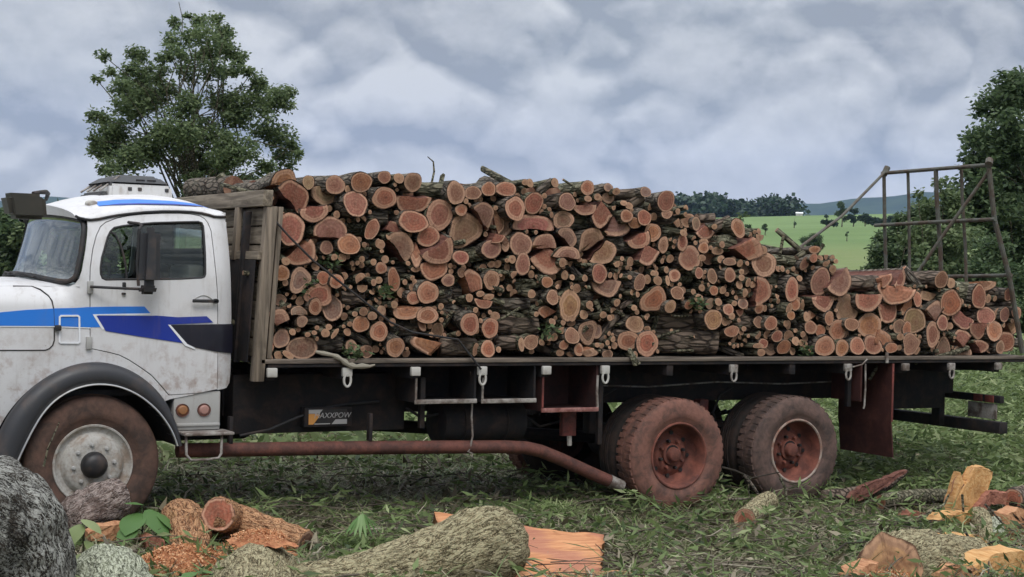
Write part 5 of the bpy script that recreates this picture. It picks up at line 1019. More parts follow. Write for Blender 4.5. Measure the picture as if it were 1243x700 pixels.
for i, (typ, ang, col, x, y, z, w_, h_) in enumerate(LOGS):
    bark = {'m': BARKM, 'b': BARKB}.get(col, BARK if rng.rand() < .72 else (BARKM if rng.rand() < .5 else BARKB))
    L = rng.uniform(.85, 1.15); axis = rng.normal(0, .10, 2); tilt = rng.normal(0, .13, 2)
    if col in 'p' and typ == 'R' and h_ > .2: axis[1] -= .12
    if rowword(x, z) == 'top layer' or x > 7.4: axis[1] = -abs(axis[1])*.6
    rot = None
    if typ == 'S':
        L = w_; d_ = h_; yawj = rng.normal(0, .10)
        th = R(ang); dx, dz = math.cos(th), math.sin(th)
        ax = Vector((-dx, .16+yawj, -dz)).normalized(); q = ax.to_track_quat('Y', 'Z'); rot = q.to_euler(); loc = Vector((x+dx*L/2, y+d_*.3, z+dz*L/2)); axis = np.zeros(2); w_, h_ = d_, d_
    else: loc = Vector((x, y, z))
    if typ != 'S': w_ *= 1.13; h_ *= 1.13
    if i not in BIG: small.append((typ, ang, col, loc, w_, h_, L, axis, tilt, rot)); continue
    o = makelog('log', loc, typ if typ != 'S' else 'S', ang, w_, h_, L, axis, tilt, col if col not in 'b' else 'g', bark, rng, rot, 26 if max(w_, h_) > .12 else 18, typ == 'S')
    loadlogs.append([o, typ, col, LOGS[i][3], LOGS[i][5], LOGS[i][6], LOGS[i][7]])
# labels: look, size and where in the load; equal descriptions are told apart by size rank, then all are checked to differ
from collections import defaultdict
g1 = defaultdict(list)
for q in loadlogs:
    o, typ, col, x, z, w_, h_ = q; g1[(typ, COLW[col], rowword(x, z), zone(x))].append(q)
RANK = ['largest', 'second largest', 'third largest', 'fourth largest', 'fifth largest', 'sixth largest', 'seventh largest']
for (typ, cw, rw_, zn), L_ in g1.items():
    L_.sort(key=lambda q: -q[5]*q[6])
    what = {'R': 'round %s log end', 'E': 'slanting oval %s log end', 'H': 'half-round %s split log', 'Q': 'wedge-shaped %s split log', 'B': 'lobed %s log end', 'S': '%s log lying sideways'}[typ] % cw
    for k, q in enumerate(L_):
        rk = '' if len(L_) == 1 else (RANK[k] if k < len(RANK)-1 and not (k == len(L_)-1) else 'smallest')+' '
        prop(q[0], '%s%s in the %s %s' % (rk, what, rw_, zn), 'log', 'cut logs loaded on the lorry bed')
# the little ends that plug the gaps between the drawn faces
occ = np.array([(l[3], l[5], l[6]*1.08/2, l[7]*1.08/2) for l in LOGS]); got = []
for k in range(9000):
    x, z = rng.uniform(1.42, 9.58), rng.uniform(1.335, 2.75)
    if z > topz(x)-.10: continue
    d_ = np.sqrt(((x-occ[:, 0])/occ[:, 2])**2+((z-occ[:, 1])/occ[:, 3])**2)-1; gap = (d_*np.minimum(occ[:, 2], occ[:, 3])).min()
    if gap > .017:
        r_ = min(gap*.98, rng.uniform(.02, .055)); occ = np.r_[occ, [(x, z, r_, r_)]]; small.append(('R' if rng.rand() < .8 else 'H', rng.uniform(0, 360), rng.choice(list('oookptgr')), Vector((x, rng.uniform(.05, .18), z)), 2*r_, 2*r_*rng.uniform(.85, 1.15), .9, rng.normal(0, .1, 2), rng.normal(0, .15, 2), None))
    if len(small) > 520: break
# past the three hundred largest: the thin ones and the sticks in the gaps as one body of stuff
SV = []; SF = []; SM = []; SR = []
def push(V, F, mi, rr=None):
    k = len(SV); SV.extend(V); SF.extend([tuple(a+k for a in f) for f in F]); SM.extend(mi if isinstance(mi, list) else [mi]*len(F)); SR.extend(rr if rr is not None else [.5]*len(V))
for typ, ang, col, loc, w_, h_, L, axis, tilt, rot in small:
    V, F, mi, tri, FV, FF, ft, rr = logmesh(typ, ang, w_, h_, L, axis, tilt, rng, 12); Mx = Matrix.Translation(loc) @ (rot.to_matrix().to_4x4() if rot is not None else Matrix())
    push([tuple(Mx @ Vector(v)) for v in V], F+tri, 0); push([tuple(Mx @ Vector(v)) for v in FV], FF+ft, 1 if col in 'tgmd' else 2, list(rr))
for k in range(300):
    x = rng.uniform(1.4, 9.5); z = rng.uniform(1.33, topz(x)-.22); r_ = rng.uniform(.010, .028); L = rng.uniform(.15, .6); y = rng.uniform(.10, .3)
    d_ = Vector((rng.normal(0, .9), abs(rng.normal(.5, .5)), rng.normal(0, .22))).normalized(); u = d_.orthogonal().normalized(); v_ = d_.cross(u); n = 7; V = []
    for f, s in ((0, 1), (.5, 1.05), (1, .8)):
        c = Vector((x, y, z))+d_*(f*L)+u*(.03*L*math.sin(f*3.14)); V += [tuple(c+(u*math.cos(a)+v_*math.sin(a))*r_*s) for a in (2*math.pi*j/n for j in range(n))]
    F = [(a*n+j, a*n+(j+1) % n, (a+1)*n+(j+1) % n, (a+1)*n+j) for a in range(2) for j in range(n)]; push(V, F, 0); push(V[:n], [tuple(range(n))], 1, [.9]*n); push(V[2*n:], [tuple(range(n))[::-1]], 1, [.9]*n)
CUTT = cutm('cut_twig_face')
me = polymesh('thin_sticks', SV, SF, [BARKM, CUT, CUT], SM); addrr(me, SR); o = link('thin_sticks', me); o.color = (.44, .27, .165, 1); prop(o, 'thin sticks and branch ends filling the gaps between the loaded logs', 'sticks', None, 'stuff')
SV = []; SF = []; SM = []; SR = []
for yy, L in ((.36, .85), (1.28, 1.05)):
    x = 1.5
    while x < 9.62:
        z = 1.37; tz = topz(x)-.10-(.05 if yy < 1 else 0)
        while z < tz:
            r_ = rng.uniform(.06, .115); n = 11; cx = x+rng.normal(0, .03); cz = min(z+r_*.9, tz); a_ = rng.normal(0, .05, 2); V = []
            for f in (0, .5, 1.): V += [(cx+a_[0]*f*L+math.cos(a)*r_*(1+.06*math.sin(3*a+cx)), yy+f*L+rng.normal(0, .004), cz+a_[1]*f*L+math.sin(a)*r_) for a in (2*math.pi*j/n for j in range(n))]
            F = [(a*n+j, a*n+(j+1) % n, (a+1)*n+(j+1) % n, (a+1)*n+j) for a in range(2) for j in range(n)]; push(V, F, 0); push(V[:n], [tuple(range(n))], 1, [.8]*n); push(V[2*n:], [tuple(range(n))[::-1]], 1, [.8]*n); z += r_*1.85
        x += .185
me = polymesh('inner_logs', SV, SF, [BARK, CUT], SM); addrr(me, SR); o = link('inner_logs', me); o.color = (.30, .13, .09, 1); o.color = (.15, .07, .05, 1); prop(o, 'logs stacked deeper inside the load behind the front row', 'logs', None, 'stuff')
# loose tops: a forked twig standing from the crest, the pieces behind the headboard
def stick(name, label, pts, rad, cat='stick', m=None, n=8, group=None):
    b = Vector(pts[0]); o = tubeobj(name, [Vector(p)-b for p in pts], rad, m or BARKM, None, n); o.location = b; return prop(o, label, cat, group)
stick('twig', 'thin curved bare twig standing up from the top of the log load', [at(524, 222, .3), at(527, 208, .3), at(526, 196, .3), at(519, 190, .3)], [.011, .009, .007, .004])
stick('twig', 'short dark stub sticking up on the crest above the first open toolbox', [at(535, 222, .3), at(537, 214, .3), at(539, 211, .3)], [.02, .022, .012])
for nm, lab, c, w_, h_, tone_ in (('log', 'brown round log end showing above the headboard board behind the cab roof', at(258, 226, 1.75), .15, .125, 'k'),):
    o = makelog(nm, c, 'R', 0, w_, h_, .8, (0.5, .0), np.array([.2, 0]), tone_, BARKB, rng); prop(o, lab, 'log', 'cut logs loaded on the lorry bed')
for lab, a, b, r_ in (('pale stick slanting up behind the headboard top board, nearest the cab', (266, 213), (288, 236), .045), ('bent brown stick leaning behind the headboard top board', (282, 221), (298, 236), .04), ('grey log sloping up to the left end of the load behind the headboard', (302, 236), (334, 216), .075), ('thin branch lying over the headboard top near the load', (292, 226), (318, 222), .025)):
    stick('branch', lab, [at(a[0], a[1], 1.5), at((a[0]+b[0])/2, (a[1]+b[1])/2+1, 1.45), at(b[0], b[1], 1.4)], [r_, r_*1.05, r_*.9], 'branch', BARKM, 12)
# ================================================================ FOREGROUND TIMBER
def biglog(name, label, pts, rad, m, cat='log', ends=(None, None), bump=.02, seg=10, n=44, group=None, lum=(9., 3.)):
    """thick uneven trunk along pts; ends: tone of the sawn face at either end, or None for rounded bark"""
    P = [Vector(p) for p in pts]; C = []; rr = []
    for i in range(len(P)-1):
        p0, p1, p2, p3 = P[max(i-1, 0)], P[i], P[i+1], P[min(i+2, len(P)-1)]
        for k in range(seg):
            f = k/seg; C.append(.5*((2*p1)+(p2-p0)*f+(2*p0-5*p1+4*p2-p3)*f*f+(3*p1-p0-3*p2+p3)*f**3)); rr.append(rad[i]+(rad[i+1]-rad[i])*f)
    C.append(P[-1]); rr.append(rad[-1])
    t0 = (C[1]-C[0]).normalized(); u = Vector((0, 0, 1)).cross(t0).normalized(); V = []; F = []; base = C[0].copy()
    C2 = list(C); 
    for e in (0, 1):                                                    # rounded bark end
        if ends[e] is None:
            for q in (.35, .65, .86, .97):
                if e == 0: d_ = (C[0]-C[1]).normalized(); C2.insert(0, C[0]+d_*rad[0]*.75*q); rr.insert(0, rad[0]*math.sqrt(1-q*q))
                else: d_ = (C[-1]-C[-2]).normalized(); C2.append(C[-1]+d_*rad[-1]*.75*q); rr.append(rad[-1]*math.sqrt(1-q*q))
    for i, c in enumerate(C2):
        t = (C2[min(i+1, len(C2)-1)]-C2[max(i-1, 0)]).normalized(); u = (u-t*u.dot(t)).normalized(); v_ = t.cross(u)
        for k in range(n):
            a = 2*math.pi*k/n; d_ = u*math.cos(a)+v_*math.sin(a); q = c+d_*rr[i]
            amp = rr[i]*.075*fbm((q.x*2.3, q.y*2.3, q.z*2.3), 3)+bump*fbm((q.x*lum[0], q.y*lum[0], q.z*lum[0]), 4)+bump*.5*fbm((q.x*34, q.y*34, q.z*34), 2)
            V.append(tuple(q+d_*amp-base))
    for i in range(len(C2)-1):
        for k in range(n): F.append((i*n+k, i*n+(k+1) % n, (i+1)*n+(k+1) % n, (i+1)*n+k))
    F.append(tuple(range(n))[::-1]); F.append(tuple(range((len(C2)-1)*n, len(C2)*n)))
    me = polymesh(name, V, F, [m]); bc = []; al = 0.
    for i, c in enumerate(C2):
        if i: al += (c-C2[i-1]).length
        for k in range(n): a = 2*math.pi*k/n; bc += [rr[i]*math.cos(a)+base.x*.7, al*.28, rr[i]*math.sin(a)+base.y]
    at_ = me.attributes.new('bcoord', 'FLOAT_VECTOR', 'POINT'); at_.data.foreach_set('vector', np.array(bc, np.float32))
    o = link(name, me, None, base); prop(o, label, cat, group)
    for e in (0, 1):
        if ends[e] is not None:
            i0 = 0 if e == 0 else (len(C2)-1)*n; ring = [Vector(V[i0+k]) for k in range(n)]; ce = sum(ring, Vector())/n; out = ((C2[0]-C2[1]) if e == 0 else (C2[-1]-C2[-2])).normalized()
            FV = []; RRv = []
            for f in (1., .93, .7, .45, .2): FV += [tuple(ce+(p-ce)*f*.995+out*(.003+.008*fbm((p.x*9*f, p.z*9*f, f)))) for p in ring]; RRv += [f]*n
            FF = [(a*n+k, a*n+(k+1) % n, (a+1)*n+(k+1) % n, (a+1)*n+k) for a in range(4) for k in range(n)]; FV.append(tuple(ce+out*.004)); RRv.append(0.); FF += [(4*n+k, 4*n+(k+1) % n, 5*n) for k in range(n)]
            fm = polymesh('cut_face', FV, FF, [CUT]); addrr(fm, RRv); c = link('cut_face', fm, o); c.color = TONE[ends[e]]+(1,)
    return o
def lichenbark(name, dark, mid, lich, spot, amt):
    m = M(name); v = m.randvec(m.coord()); q = m.attr('bcoord', 'Vector'); n = m.noise(v, 4, 6, .6); fu = m.noise(q, 30, 7, .68, .8); pl = m.n('ShaderNodeTexVoronoi', {'Vector': m.n('ShaderNodeVectorMath', {0: q, 1: m.n('ShaderNodeVectorMath', {0: m.n('ShaderNodeTexNoise', {'Vector': q, 'Scale': 14., 'Detail': 4.}).outputs['Color'], 1: (.05, .05, .05)}, operation='MULTIPLY').outputs[0]}, operation='ADD').outputs[0], 'Scale': 17.}, feature='DISTANCE_TO_EDGE').outputs['Distance']
    l = m.noise(v, 5.5, 8, .72, .8); sp = m.noise(q, 62, 6, .74, .5); sp2 = m.noise(v, 95, 4, .7)
    c = m.mix(m.mr(fu, .36, .64), dark, mid); c = m.mix(m.mr(pl, .0, .035, .75, 0.), c, dark)
    k = m.math('MULTIPLY', m.mr(sp, .485, .535), m.mr(l, *amt)); c = m.mix(k, c, lich); k2 = m.math('MULTIPLY', m.mr(sp2, .52, .60), m.mr(l, amt[0]-.1, amt[1]+.1)); c = m.mix(m.math('MULTIPLY', k2, .8), c, spot)
    c = m.mix(m.mr(n, .56, .74, 0, .55), c, dark); h = m.math('ADD', m.math('ADD', fu, m.math('MULTIPLY', m.mr(pl, 0., .06), .35)), m.math('MULTIPLY', sp, .8)); return m.pbr(c, .95, 0, m.bump(h, 1., .028), .15)
LB1 = lichenbark('speckled_bark', (.016, .014, .012), (.055, .045, .036), (.42, .42, .39), (.56, .57, .52), (.35, .55)); LB2 = lichenbark('sawdust_speckled_bark', (.06, .05, .028), (.23, .20, .115), (.47, .43, .27), (.56, .45, .28), (.22, .48))
LB3 = lichenbark('pale_lichen_bark', (.06, .065, .04), (.26, .28, .19), (.55, .58, .44), (.64, .65, .52), (.22, .45)); LB4 = lichenbark('orange_sawdust_bark', (.09, .04, .022), (.36, .17, .085), (.56, .31, .165), (.66, .42, .25), (.2, .45)); LB5 = lichenbark('pink_grey_bark', (.05, .035, .03), (.20, .145, .125), (.40, .33, .30), (.46, .40, .36), (.3, .55))
biglog('log', 'huge dark trunk with white lichen speckles at the bottom left corner', [at(-620, 646, -2.1), at(-330, 642, -2.35), at(-120, 640, -2.6), at(-18, 645, -2.7), at(26, 676, -2.75), at(42, 735, -2.8)], [.40, .43, .44, .43, .30, .20], LB1, bump=.035)
biglog('log', 'pale green lichen-covered log between the dark trunk and the orange sawdust', [at(128, 704, -2.5), at(142, 722, -2.9), at(150, 760, -3.4)], [.21, .23, .23], LB3, bump=.025)
biglog('log', 'pink-grey striped bark stub lying in front of the front wheel', [at(90, 628, -.55), at(120, 614, -.5), at(147, 603, -.45)], [.15, .165, .14], LB5, bump=.02, ends=(None, 'k'))
biglog('log', 'sawdust-dusted log hump left of the long mossy trunk', [at(318, 703, -2.35), at(308, 722, -2.75), at(300, 765, -3.4)], [.24, .27, .28], LB2, bump=.025)
biglog('log', 'long mossy speckled trunk with a swollen right end in the foreground', [at(250, 752, -2.7), at(350, 728, -2.65), at(440, 712, -2.6), at(515, 690, -2.55), at(570, 668, -2.5), at(602, 661, -2.45)], [.20, .20, .215, .235, .265, .26], LB2, bump=.026, seg=12, n=56)
biglog('log', 'orange-ended split log lying from the sawdust mound towards the mossy trunk', [at(262, 626, -.65), at(310, 642, -.95), at(370, 663, -1.3)], [.155, .13, .115], LB4, bump=.02, ends=('r', 'd'))
biglog('log', 'short stump of orange sawdusted wood left of the orange-ended log', [at(228, 668, -1.1), at(224, 640, -.95), at(217, 622, -.9)], [.18, .175, .13], LB4, bump=.03)
biglog('log', 'short round cut log with red heart lying before the hindmost wheel', [at(905, 631, -1.35), at(918, 619, -1.1), at(933, 608, -.85)], [.094, .094, .09], LB2, bump=.008, ends=('r', None), group=None)
biglog('log', 'mossy thin log lying before the upright yellow split wood', [at(1069, 609, -.66), at(1110, 603, -.66), at(1160, 602, -.62)], [.072, .073, .066], BARKM, bump=.008, ends=('o', None))
biglog('log', 'short log with red oval end at the right edge of the picture', [at(1229, 606, -1.0), at(1250, 600, -.8), at(1300, 598, -.6)], [.10, .10, .09], BARKB, bump=.01, ends=('r', None))
biglog('log', 'curved mossy log lying below the upright yellow split wood', [at(1188, 626, -1.5), at(1198, 642, -1.85), at(1202, 664, -2.25)], [.085, .09, .08], LB2, bump=.012)
biglog('log', 'small pale log standing on end near the right edge of the ground litter', [at(1213, 656, -2.25), at(1211, 646, -2.05), at(1208, 634, -1.8)], [.068, .066, .062], LB3, bump=.006, ends=('o', None))
biglog('log', 'thick log with orange sawdusted cut at the bottom right of the picture', [at(1080, 694, -3.35), at(1118, 692, -3.15), at(1180, 700, -2.85)], [.27, .29, .27], LB2, bump=.03, ends=('Y', None))
biglog('log', 'grey log mostly hidden in litter at the right edge behind the pale log', [at(1222, 630, -1.55), at(1260, 634, -1.5), at(1320, 640, -1.4)], [.08, .085, .085], BARKM, bump=.01)
def chunk(name, label, poly, y, depth, m, cat='split wood', lean_=0., bark=None, rough=.016):
    """split piece: outline in the picture plane at lateral distance y, pushed back by depth, faces roughened along the grain"""
    P = [at(px, py, y) for px, py in poly]; b = P[0].copy(); bm = bmesh.new(); fr = [bm.verts.new(p-b) for p in P]; bk = [bm.verts.new(p-b+Vector((rng.normal(0, .01), depth, lean_*depth))) for p in P]
    bm.faces.new(fr); bm.faces.new(bk[::-1]); n = len(P)
    for i in range(n): bm.faces.new((fr[i], fr[(i+1) % n], bk[(i+1) % n], bk[i]))
    bmesh.ops.triangulate(bm, faces=bm.faces); bmesh.ops.subdivide_edges(bm, edges=bm.edges, cuts=4, use_grid_fill=True)
    for v_ in bm.verts:
        k = fbm((v_.co.x*42, v_.co.y*9, v_.co.z*5))+.6*fbm((v_.co.x*9, v_.co.y*5, v_.co.z*3)); v_.co += Vector((rng.normal(0, .002), k*rough, k*rough*.7))
    o = done(bm, name, [m]+([bark] if bark else []), None, b, True, .35)
    if bark:
        for f in o.data.polygons:
            if f.normal.y > .3 or f.normal.z < -.3: f.material_index = 1
    return prop(o, label, cat)
def slab(name, label, A, B, C, D, th, m, bark, cat='split wood', nu=28, nv=10):
    """split slab A-B (far edge) D-C (near edge): grain along A-B, ragged edges, real thickness"""
    V = []; F = []; base = A.copy(); nrm = (B-A).cross(D-A).normalized()
    if nrm.z < 0: nrm = -nrm
    for s in (0, 1):
        for i in range(nv+1):
            for j in range(nu+1):
                u, v_ = j/nu, i/nv; p = A.lerp(B, u).lerp(D.lerp(C, u), v_); g_ = fbm((v_*9+s*3, u*1.2, 2.), 4)*.020+fbm((v_*30, u*2., 7.), 2)*.006
                if i in (0, nv): p = p+(D-A).normalized()*fbm((u*7, i, 1.))*.035
                if j in (0, nu): p = p+(B-A).normalized()*fbm((v_*9, j, 4.))*.03
                V.append(tuple(p-base+nrm*(g_-s*th*(1-.25*abs(2*v_-1)))))
    N = (nu+1)*(nv+1); mi = []
    for s in (0, 1):
        for i in range(nv):
            for j in range(nu): a = s*N+i*(nu+1)+j; F.append((a, a+1, a+nu+2, a+nu+1)); mi.append(s)
    rim = [j for j in range(nu+1)]+[i*(nu+1)+nu for i in range(1, nv+1)]+[nv*(nu+1)+j for j in range(nu-1, -1, -1)]+[i*(nu+1) for i in range(nv-1, 0, -1)]
    for a, b_ in zip(rim, rim[1:]+rim[:1]): F.append((a, b_, b_+N, a+N)); mi.append(0)
    me = polymesh(name, V, F, [m, bark], mi); o = link(name, me, None, base); return prop(o, label, cat)
def grainx(name, a, b, c_):
    m = M(name); v = m.coord((2.0, 26, 26)); g_ = m.noise(v, 1.2, 8, .66, .8); n = m.noise(m.coord(), 5, 5, .6); w_ = m.n('ShaderNodeTexWave', {'Vector': m.coord((.25, 3.2, 3.2)), 'Scale': 1.6, 'Distortion': 3.5, 'Detail': 4.}).outputs['Fac']
    c = m.mix(m.mr(g_, .3, .7), a, b); c = m.mix(m.mr(w_, .45, .95, 0, .65), c, c_); c = m.mix(m.mr(n, .55, .8, 0, .5), c, (a[0]*.5, a[1]*.4, a[2]*.4)); return m.pbr(c, .8, 0, m.bump(g_, .7, .012), .25)
GRX = grainx('orange_grain', (.42, .17, .08), (.66, .34, .17), (.36, .15, .11))
UP = Vector((0, 0, .0))
slab('split_plank', 'large orange split slab with straight grain behind the mossy trunk', at(527, 621, -.95)+UP, at(733, 650, -1.62)+UP, at(729, 693, -2.62)+UP, at(566, 742, -3.1)+UP, .16, GRX, BARKB)
biglog('log', 'thin red-brown log along the bottom edge right of the orange slab', [at(672, 706, -2.75), at(740, 702, -2.7), at(830, 709, -2.6)], [.06, .055, .04], LB4, bump=.01)
biglog('branch', 'curved bark-backed split branch with red upper side behind the mossy thin log', [at(1003, 603, -.32), at(1040, 601, -.35), at(1068, 590, -.32), at(1100, 572, -.28)], [.065, .085, .075, .02], BARKB, cat='branch', bump=.012)
chunk('split_wood', 'red split face piece lying on the curved bark-backed branch', [(1032, 604), (1046, 590), (1072, 581), (1101, 570), (1098, 576), (1074, 588), (1056, 602), (1040, 609)], -.56, .06, SPLIT)
chunk('split_wood', 'upright bright yellow split wood with two pointed tops', [(1153, 622), (1160, 590), (1166, 573), (1170, 588), (1176, 584), (1184, 567), (1194, 566), (1206, 573), (1201, 590), (1190, 612), (1176, 628)], -1.2, .10, SPLITY, bark=SPLITR)
chunk('split_wood', 'dark red split side leaning against the upright yellow wood', [(1176, 632), (1188, 612), (1202, 596), (1214, 597), (1206, 608), (1196, 622), (1182, 634)], -1.25, .10, SPLITR)
chunk('split_wood', 'red wood block between yellow split wood and red oval log end', [(1205, 612), (1207, 600), (1222, 596), (1226, 604), (1220, 612)], -.95, .14, SPLITR)
chunk('split_wood', 'pale yellow slab lying under the upright split wood', [(1138, 634), (1146, 625), (1166, 622), (1190, 622), (1186, 632), (1160, 639)], -1.55, .16, SPLITY)
chunk('split_wood', 'orange wedge of wood against the thick sawdusted log, bottom edge', [(1018, 722), (1032, 704), (1050, 688), (1066, 682), (1064, 722)], -3.45, .18, SPLITO)
chunk('split_wood', 'orange chip slab at bottom edge right of the thick sawdusted log', [(1130, 700), (1150, 691), (1184, 689), (1206, 695), (1206, 715), (1130, 715)], -3.5, .20, SPLITO)
chunk('split_wood', 'orange split slab leaning at the bottom right corner', [(1192, 672), (1212, 668), (1236, 678), (1262, 690), (1262, 715), (1206, 715)], -3.1, .16, SPLITO, bark=BARKB)
chunk('split_wood', 'small red chip lying in grass under the mossy thin log', [(1100, 626), (1110, 620), (1124, 622), (1120, 630), (1106, 631)], -1.1, .10, SPLITR)
chunk('split_wood', 'reddish wood piece half buried beside the pale lichen log', [(176, 656), (184, 650), (200, 656), (202, 666), (180, 668)], -1.2, .15, SPLITR)
chunk('split_wood', 'brown wood piece under the seedling leaves by the striped stub', [(108, 648), (122, 638), (150, 636), (158, 646), (140, 658), (112, 658)], -.9, .16, SPLITO)
biglog('log', 'short log with orange-red sawn end facing out, right of the sawdusted stump', [at(265, 624, -1.15), at(282, 629, -.75), at(305, 636, -.35)], [.115, .12, .11], LB4, bump=.012, ends=('r', None))
chunk('split_wood', 'big tan split slab leaning at the bottom right corner in front of the yellow billet', [(1176, 712), (1184, 688), (1208, 672), (1240, 668), (1262, 676), (1262, 712)], -3.5, .22, SPLITY, bark=BARKB)
chunk('split_wood', 'orange split wedge with bark back between the thick sawdusted log and the corner slab', [(1120, 712), (1132, 694), (1158, 684), (1180, 690), (1184, 712)], -3.55, .18, SPLITO, bark=BARKB)
chunk('split_wood', 'pale orange split wedge standing behind the small pale log at the right edge', [(1218, 652), (1222, 624), (1236, 616), (1256, 622), (1258, 654)], -1.9, .14, SPLITO, bark=BARKB)
chunk('split_wood', 'long pale yellow split billet lying right of the thick sawdusted log', [(1150, 668), (1162, 652), (1186, 650), (1206, 662), (1204, 676), (1166, 678)], -2.6, .20, SPLITY, bark=BARKB)
chunk('split_wood', 'thin orange split sliver lying under the pale log, pointing right', [(1196, 668), (1212, 662), (1250, 672), (1262, 680), (1226, 680)], -2.55, .08, SPLITO)
# loose sticks on the ground
ST = [('pale forked stick reaching from the grass to the hindmost wheel', [(876, 567), (892, 571), (906, 577), (912, 580), (926, 577), (946, 573)], -.3, .011, TWIG), ('dark crooked branch standing before the hindmost wheel', [(904, 577), (914, 590), (923, 604), (932, 620), (944, 632)], -.65, .016, BARK), ('grey bent stick leaning against the hindmost wheel rim', [(947, 580), (953, 592), (955, 608), (972, 620), (998, 634), (1020, 646)], -.75, .013, BARKM), ('thin stick standing beside the short red-hearted log', [(911, 578), (908, 592), (910, 606)], -.6, .010, BARKM), ('thin dark branch lying behind the short red-hearted log', [(884, 606), (920, 605), (956, 605)], -.6, .010, BARK),
      ('grey stick lying in the litter left of the thick sawdusted log', [(968, 684), (1000, 676), (1040, 679), (1066, 684)], -2.6, .022, BARKM), ('dark thin stick poking up from litter left of the thick sawdusted log', [(990, 648), (1002, 668), (1012, 688)], -2.5, .010, BARK), ('long dark thin branch lying across the litter below the red toolbox', [(756, 626, -.55), (784, 648, -1.2), (812, 668, -1.75), (838, 676, -1.95)], -1.7, .010, BARK), ('forked dark twig under the long thin branch', [(776, 684), (782, 668), (792, 658)], -1.8, .008, BARK), ('broken pale stick in the litter below the short red-hearted log', [(874, 654), (888, 662), (902, 668)], -1.7, .026, BARKM), ('thin brown branch crossing the litter in front of the foremost rear wheel', [(852, 650), (876, 670), (896, 690)], -2.0, .010, BARK), ('straight pale stick lying level below the curved red branch', [(1042, 638), (1070, 637), (1102, 638)], -1.4, .010, BARKM),
      ('grey twig arching over the mossy thin log', [(1118, 630), (1132, 620), (1146, 612), (1152, 600)], -1.2, .018, BARKM), ('upright pale stem standing in front of the yellow split wood', [(1168, 600), (1170, 630), (1169, 660), (1166, 686)], -1.5, .012, BARKM), ('thin dark stick slanting to the right edge past the pale log', [(1196, 612), (1216, 634), (1243, 655), (1270, 676)], -2.0, .010, BARK), ('dark stick slanting down to the bottom edge by the orange slab', [(1172, 646), (1186, 668), (1206, 700)], -2.7, .011, BARK), ('pale bent stick beside the mossy trunk and the palm leaf', [(372, 654), (394, 660), (416, 664)], -1.25, .012, BARKM), ('forked pale twig right of the palm leaf', [(446, 668), (462, 656), (474, 648), (478, 640)], -1.2, .011, BARKM), ('thin grey stick lying behind the palm leaf', [(446, 620), (466, 622), (486, 624)], -.2, .009, BARKM),
      ('thin pale blade-like stick leaning on the dark trunk before the wheel', [(53, 566), (58, 545), (72, 512)], -1.2, .008, BARKM)]
for lab, pts, y, r_, m_ in ST: stick('stick', lab, [at(q[0], q[1], q[2] if len(q) > 2 else y) for q in pts], [r_*(1-.5*k/(len(pts)-1)) for k in range(len(pts))], 'stick', m_, 7, 'loose sticks in the felling litter')
# twig bundle dropped over the bed edge
stick('twig', 'pale broken twig hanging over the bed edge above the foremost rear wheel', [at(764, 424, .02), at(769, 434, -.05), at(771, 444, -.06)], [.02, .03, .018], 'twig'); stick('twig', 'short stub poking from the bed edge beside the broken twig', [at(766, 432, -.03), at(776, 442, -.07)], [.022, .02], 'twig')
# ================================================================ FELLING LITTER, GRASS, WEEDS
rg = np.random.RandomState(5)
SLAB = [(p.x, p.y) for p in (at(520, 618, -.9), at(738, 646, -1.5), at(738, 694, -2.6), at(740, 720, -3.), at(560, 742, -3.1))]
def clear(x, y):
    c = np.zeros(len(x), bool)
    for a, b in zip(SLAB, SLAB[1:]+SLAB[:1]): c ^= ((a[1] > y) != (b[1] > y)) & (x < (b[0]-a[0])*(y-a[1])/(b[1]-a[1]+1e-12)+a[0])
    for a, b, r_ in ((5.35, -1.15, .40), (5.7, -.85, .35), (7.35, -.75, .38), (7.8, -.70, .38), (8.15, -.70, .35), (7.1, -.35, .4), (7.6, -.35, .4), (7.75, -1.3, .35), (8.3, -1., .4), (6.9, -2.2, .3), (5.1, -3.3, .42), (5.5, -3.2, .4)): c |= (x-a)**2+(y-b)**2 < r_*r_*(.6+.4*np.sin(x*23+y*17))
    return ~c
def area_pts(n, x0, x1, y0, y1, keep=None):
    P = np.c_[rg.uniform(x0, x1, n), rg.uniform(y0, y1, n)]; P = P[clear(P[:, 0], P[:, 1])]
    if keep is not None: P = P[keep(P[:, 0], P[:, 1])]
    return P
def clump_mask(x, y, s=1.3, o=0.):
    return np.sin(x*s+1.3*o)*np.sin(y*s*1.2+o)+.6*np.sin(x*s*2.3+y*s*1.7+o*2)+.5*np.sin(y*s*3.1-x*s*1.9+o)
def blades(P, hgt, length, width, lift, rng=rg, curl=.5):
    """curved three-segment strips rooted at P; lift 0 lying .. 1 upright"""
    n = len(P); L = length*rng.uniform(.45, 1.3, n); a = rng.uniform(0, 2*math.pi, n); up = np.clip(rng.normal(lift, .22, n), .0, 1.2); wd = width*rng.uniform(.6, 1.3, n)
    d = np.c_[np.cos(a), np.sin(a)]; s = np.c_[-np.sin(a), np.cos(a)]; z0 = ter(P[:, 0], P[:, 1])+hgt; rows = []; bend = rng.normal(0, .35, n)
    for f, wf in ((0, .8), (.35, 1.), (.72, .75), (1., .08)):
        h = L*np.sin(up*1.35)*(f-curl*f*f*up); r_ = L*np.cos(up*1.25)*f+L*.18*f*f; dd_ = d+s*(bend*f*f)[:, None]
        c = np.c_[P+dd_*r_[:, None], z0+h+.01]; q = np.c_[s, rng.normal(0, .25, n)]*(wd*wf*.5)[:, None]; rows += [c-q, c+q]
    V = np.stack(rows, 1).reshape(-1, 3); i = np.arange(n)*8; F = np.concatenate([np.stack([i+2*k, i+2*k+1, i+2*k+3, i+2*k+2], 1) for k in range(3)])
    return V, F
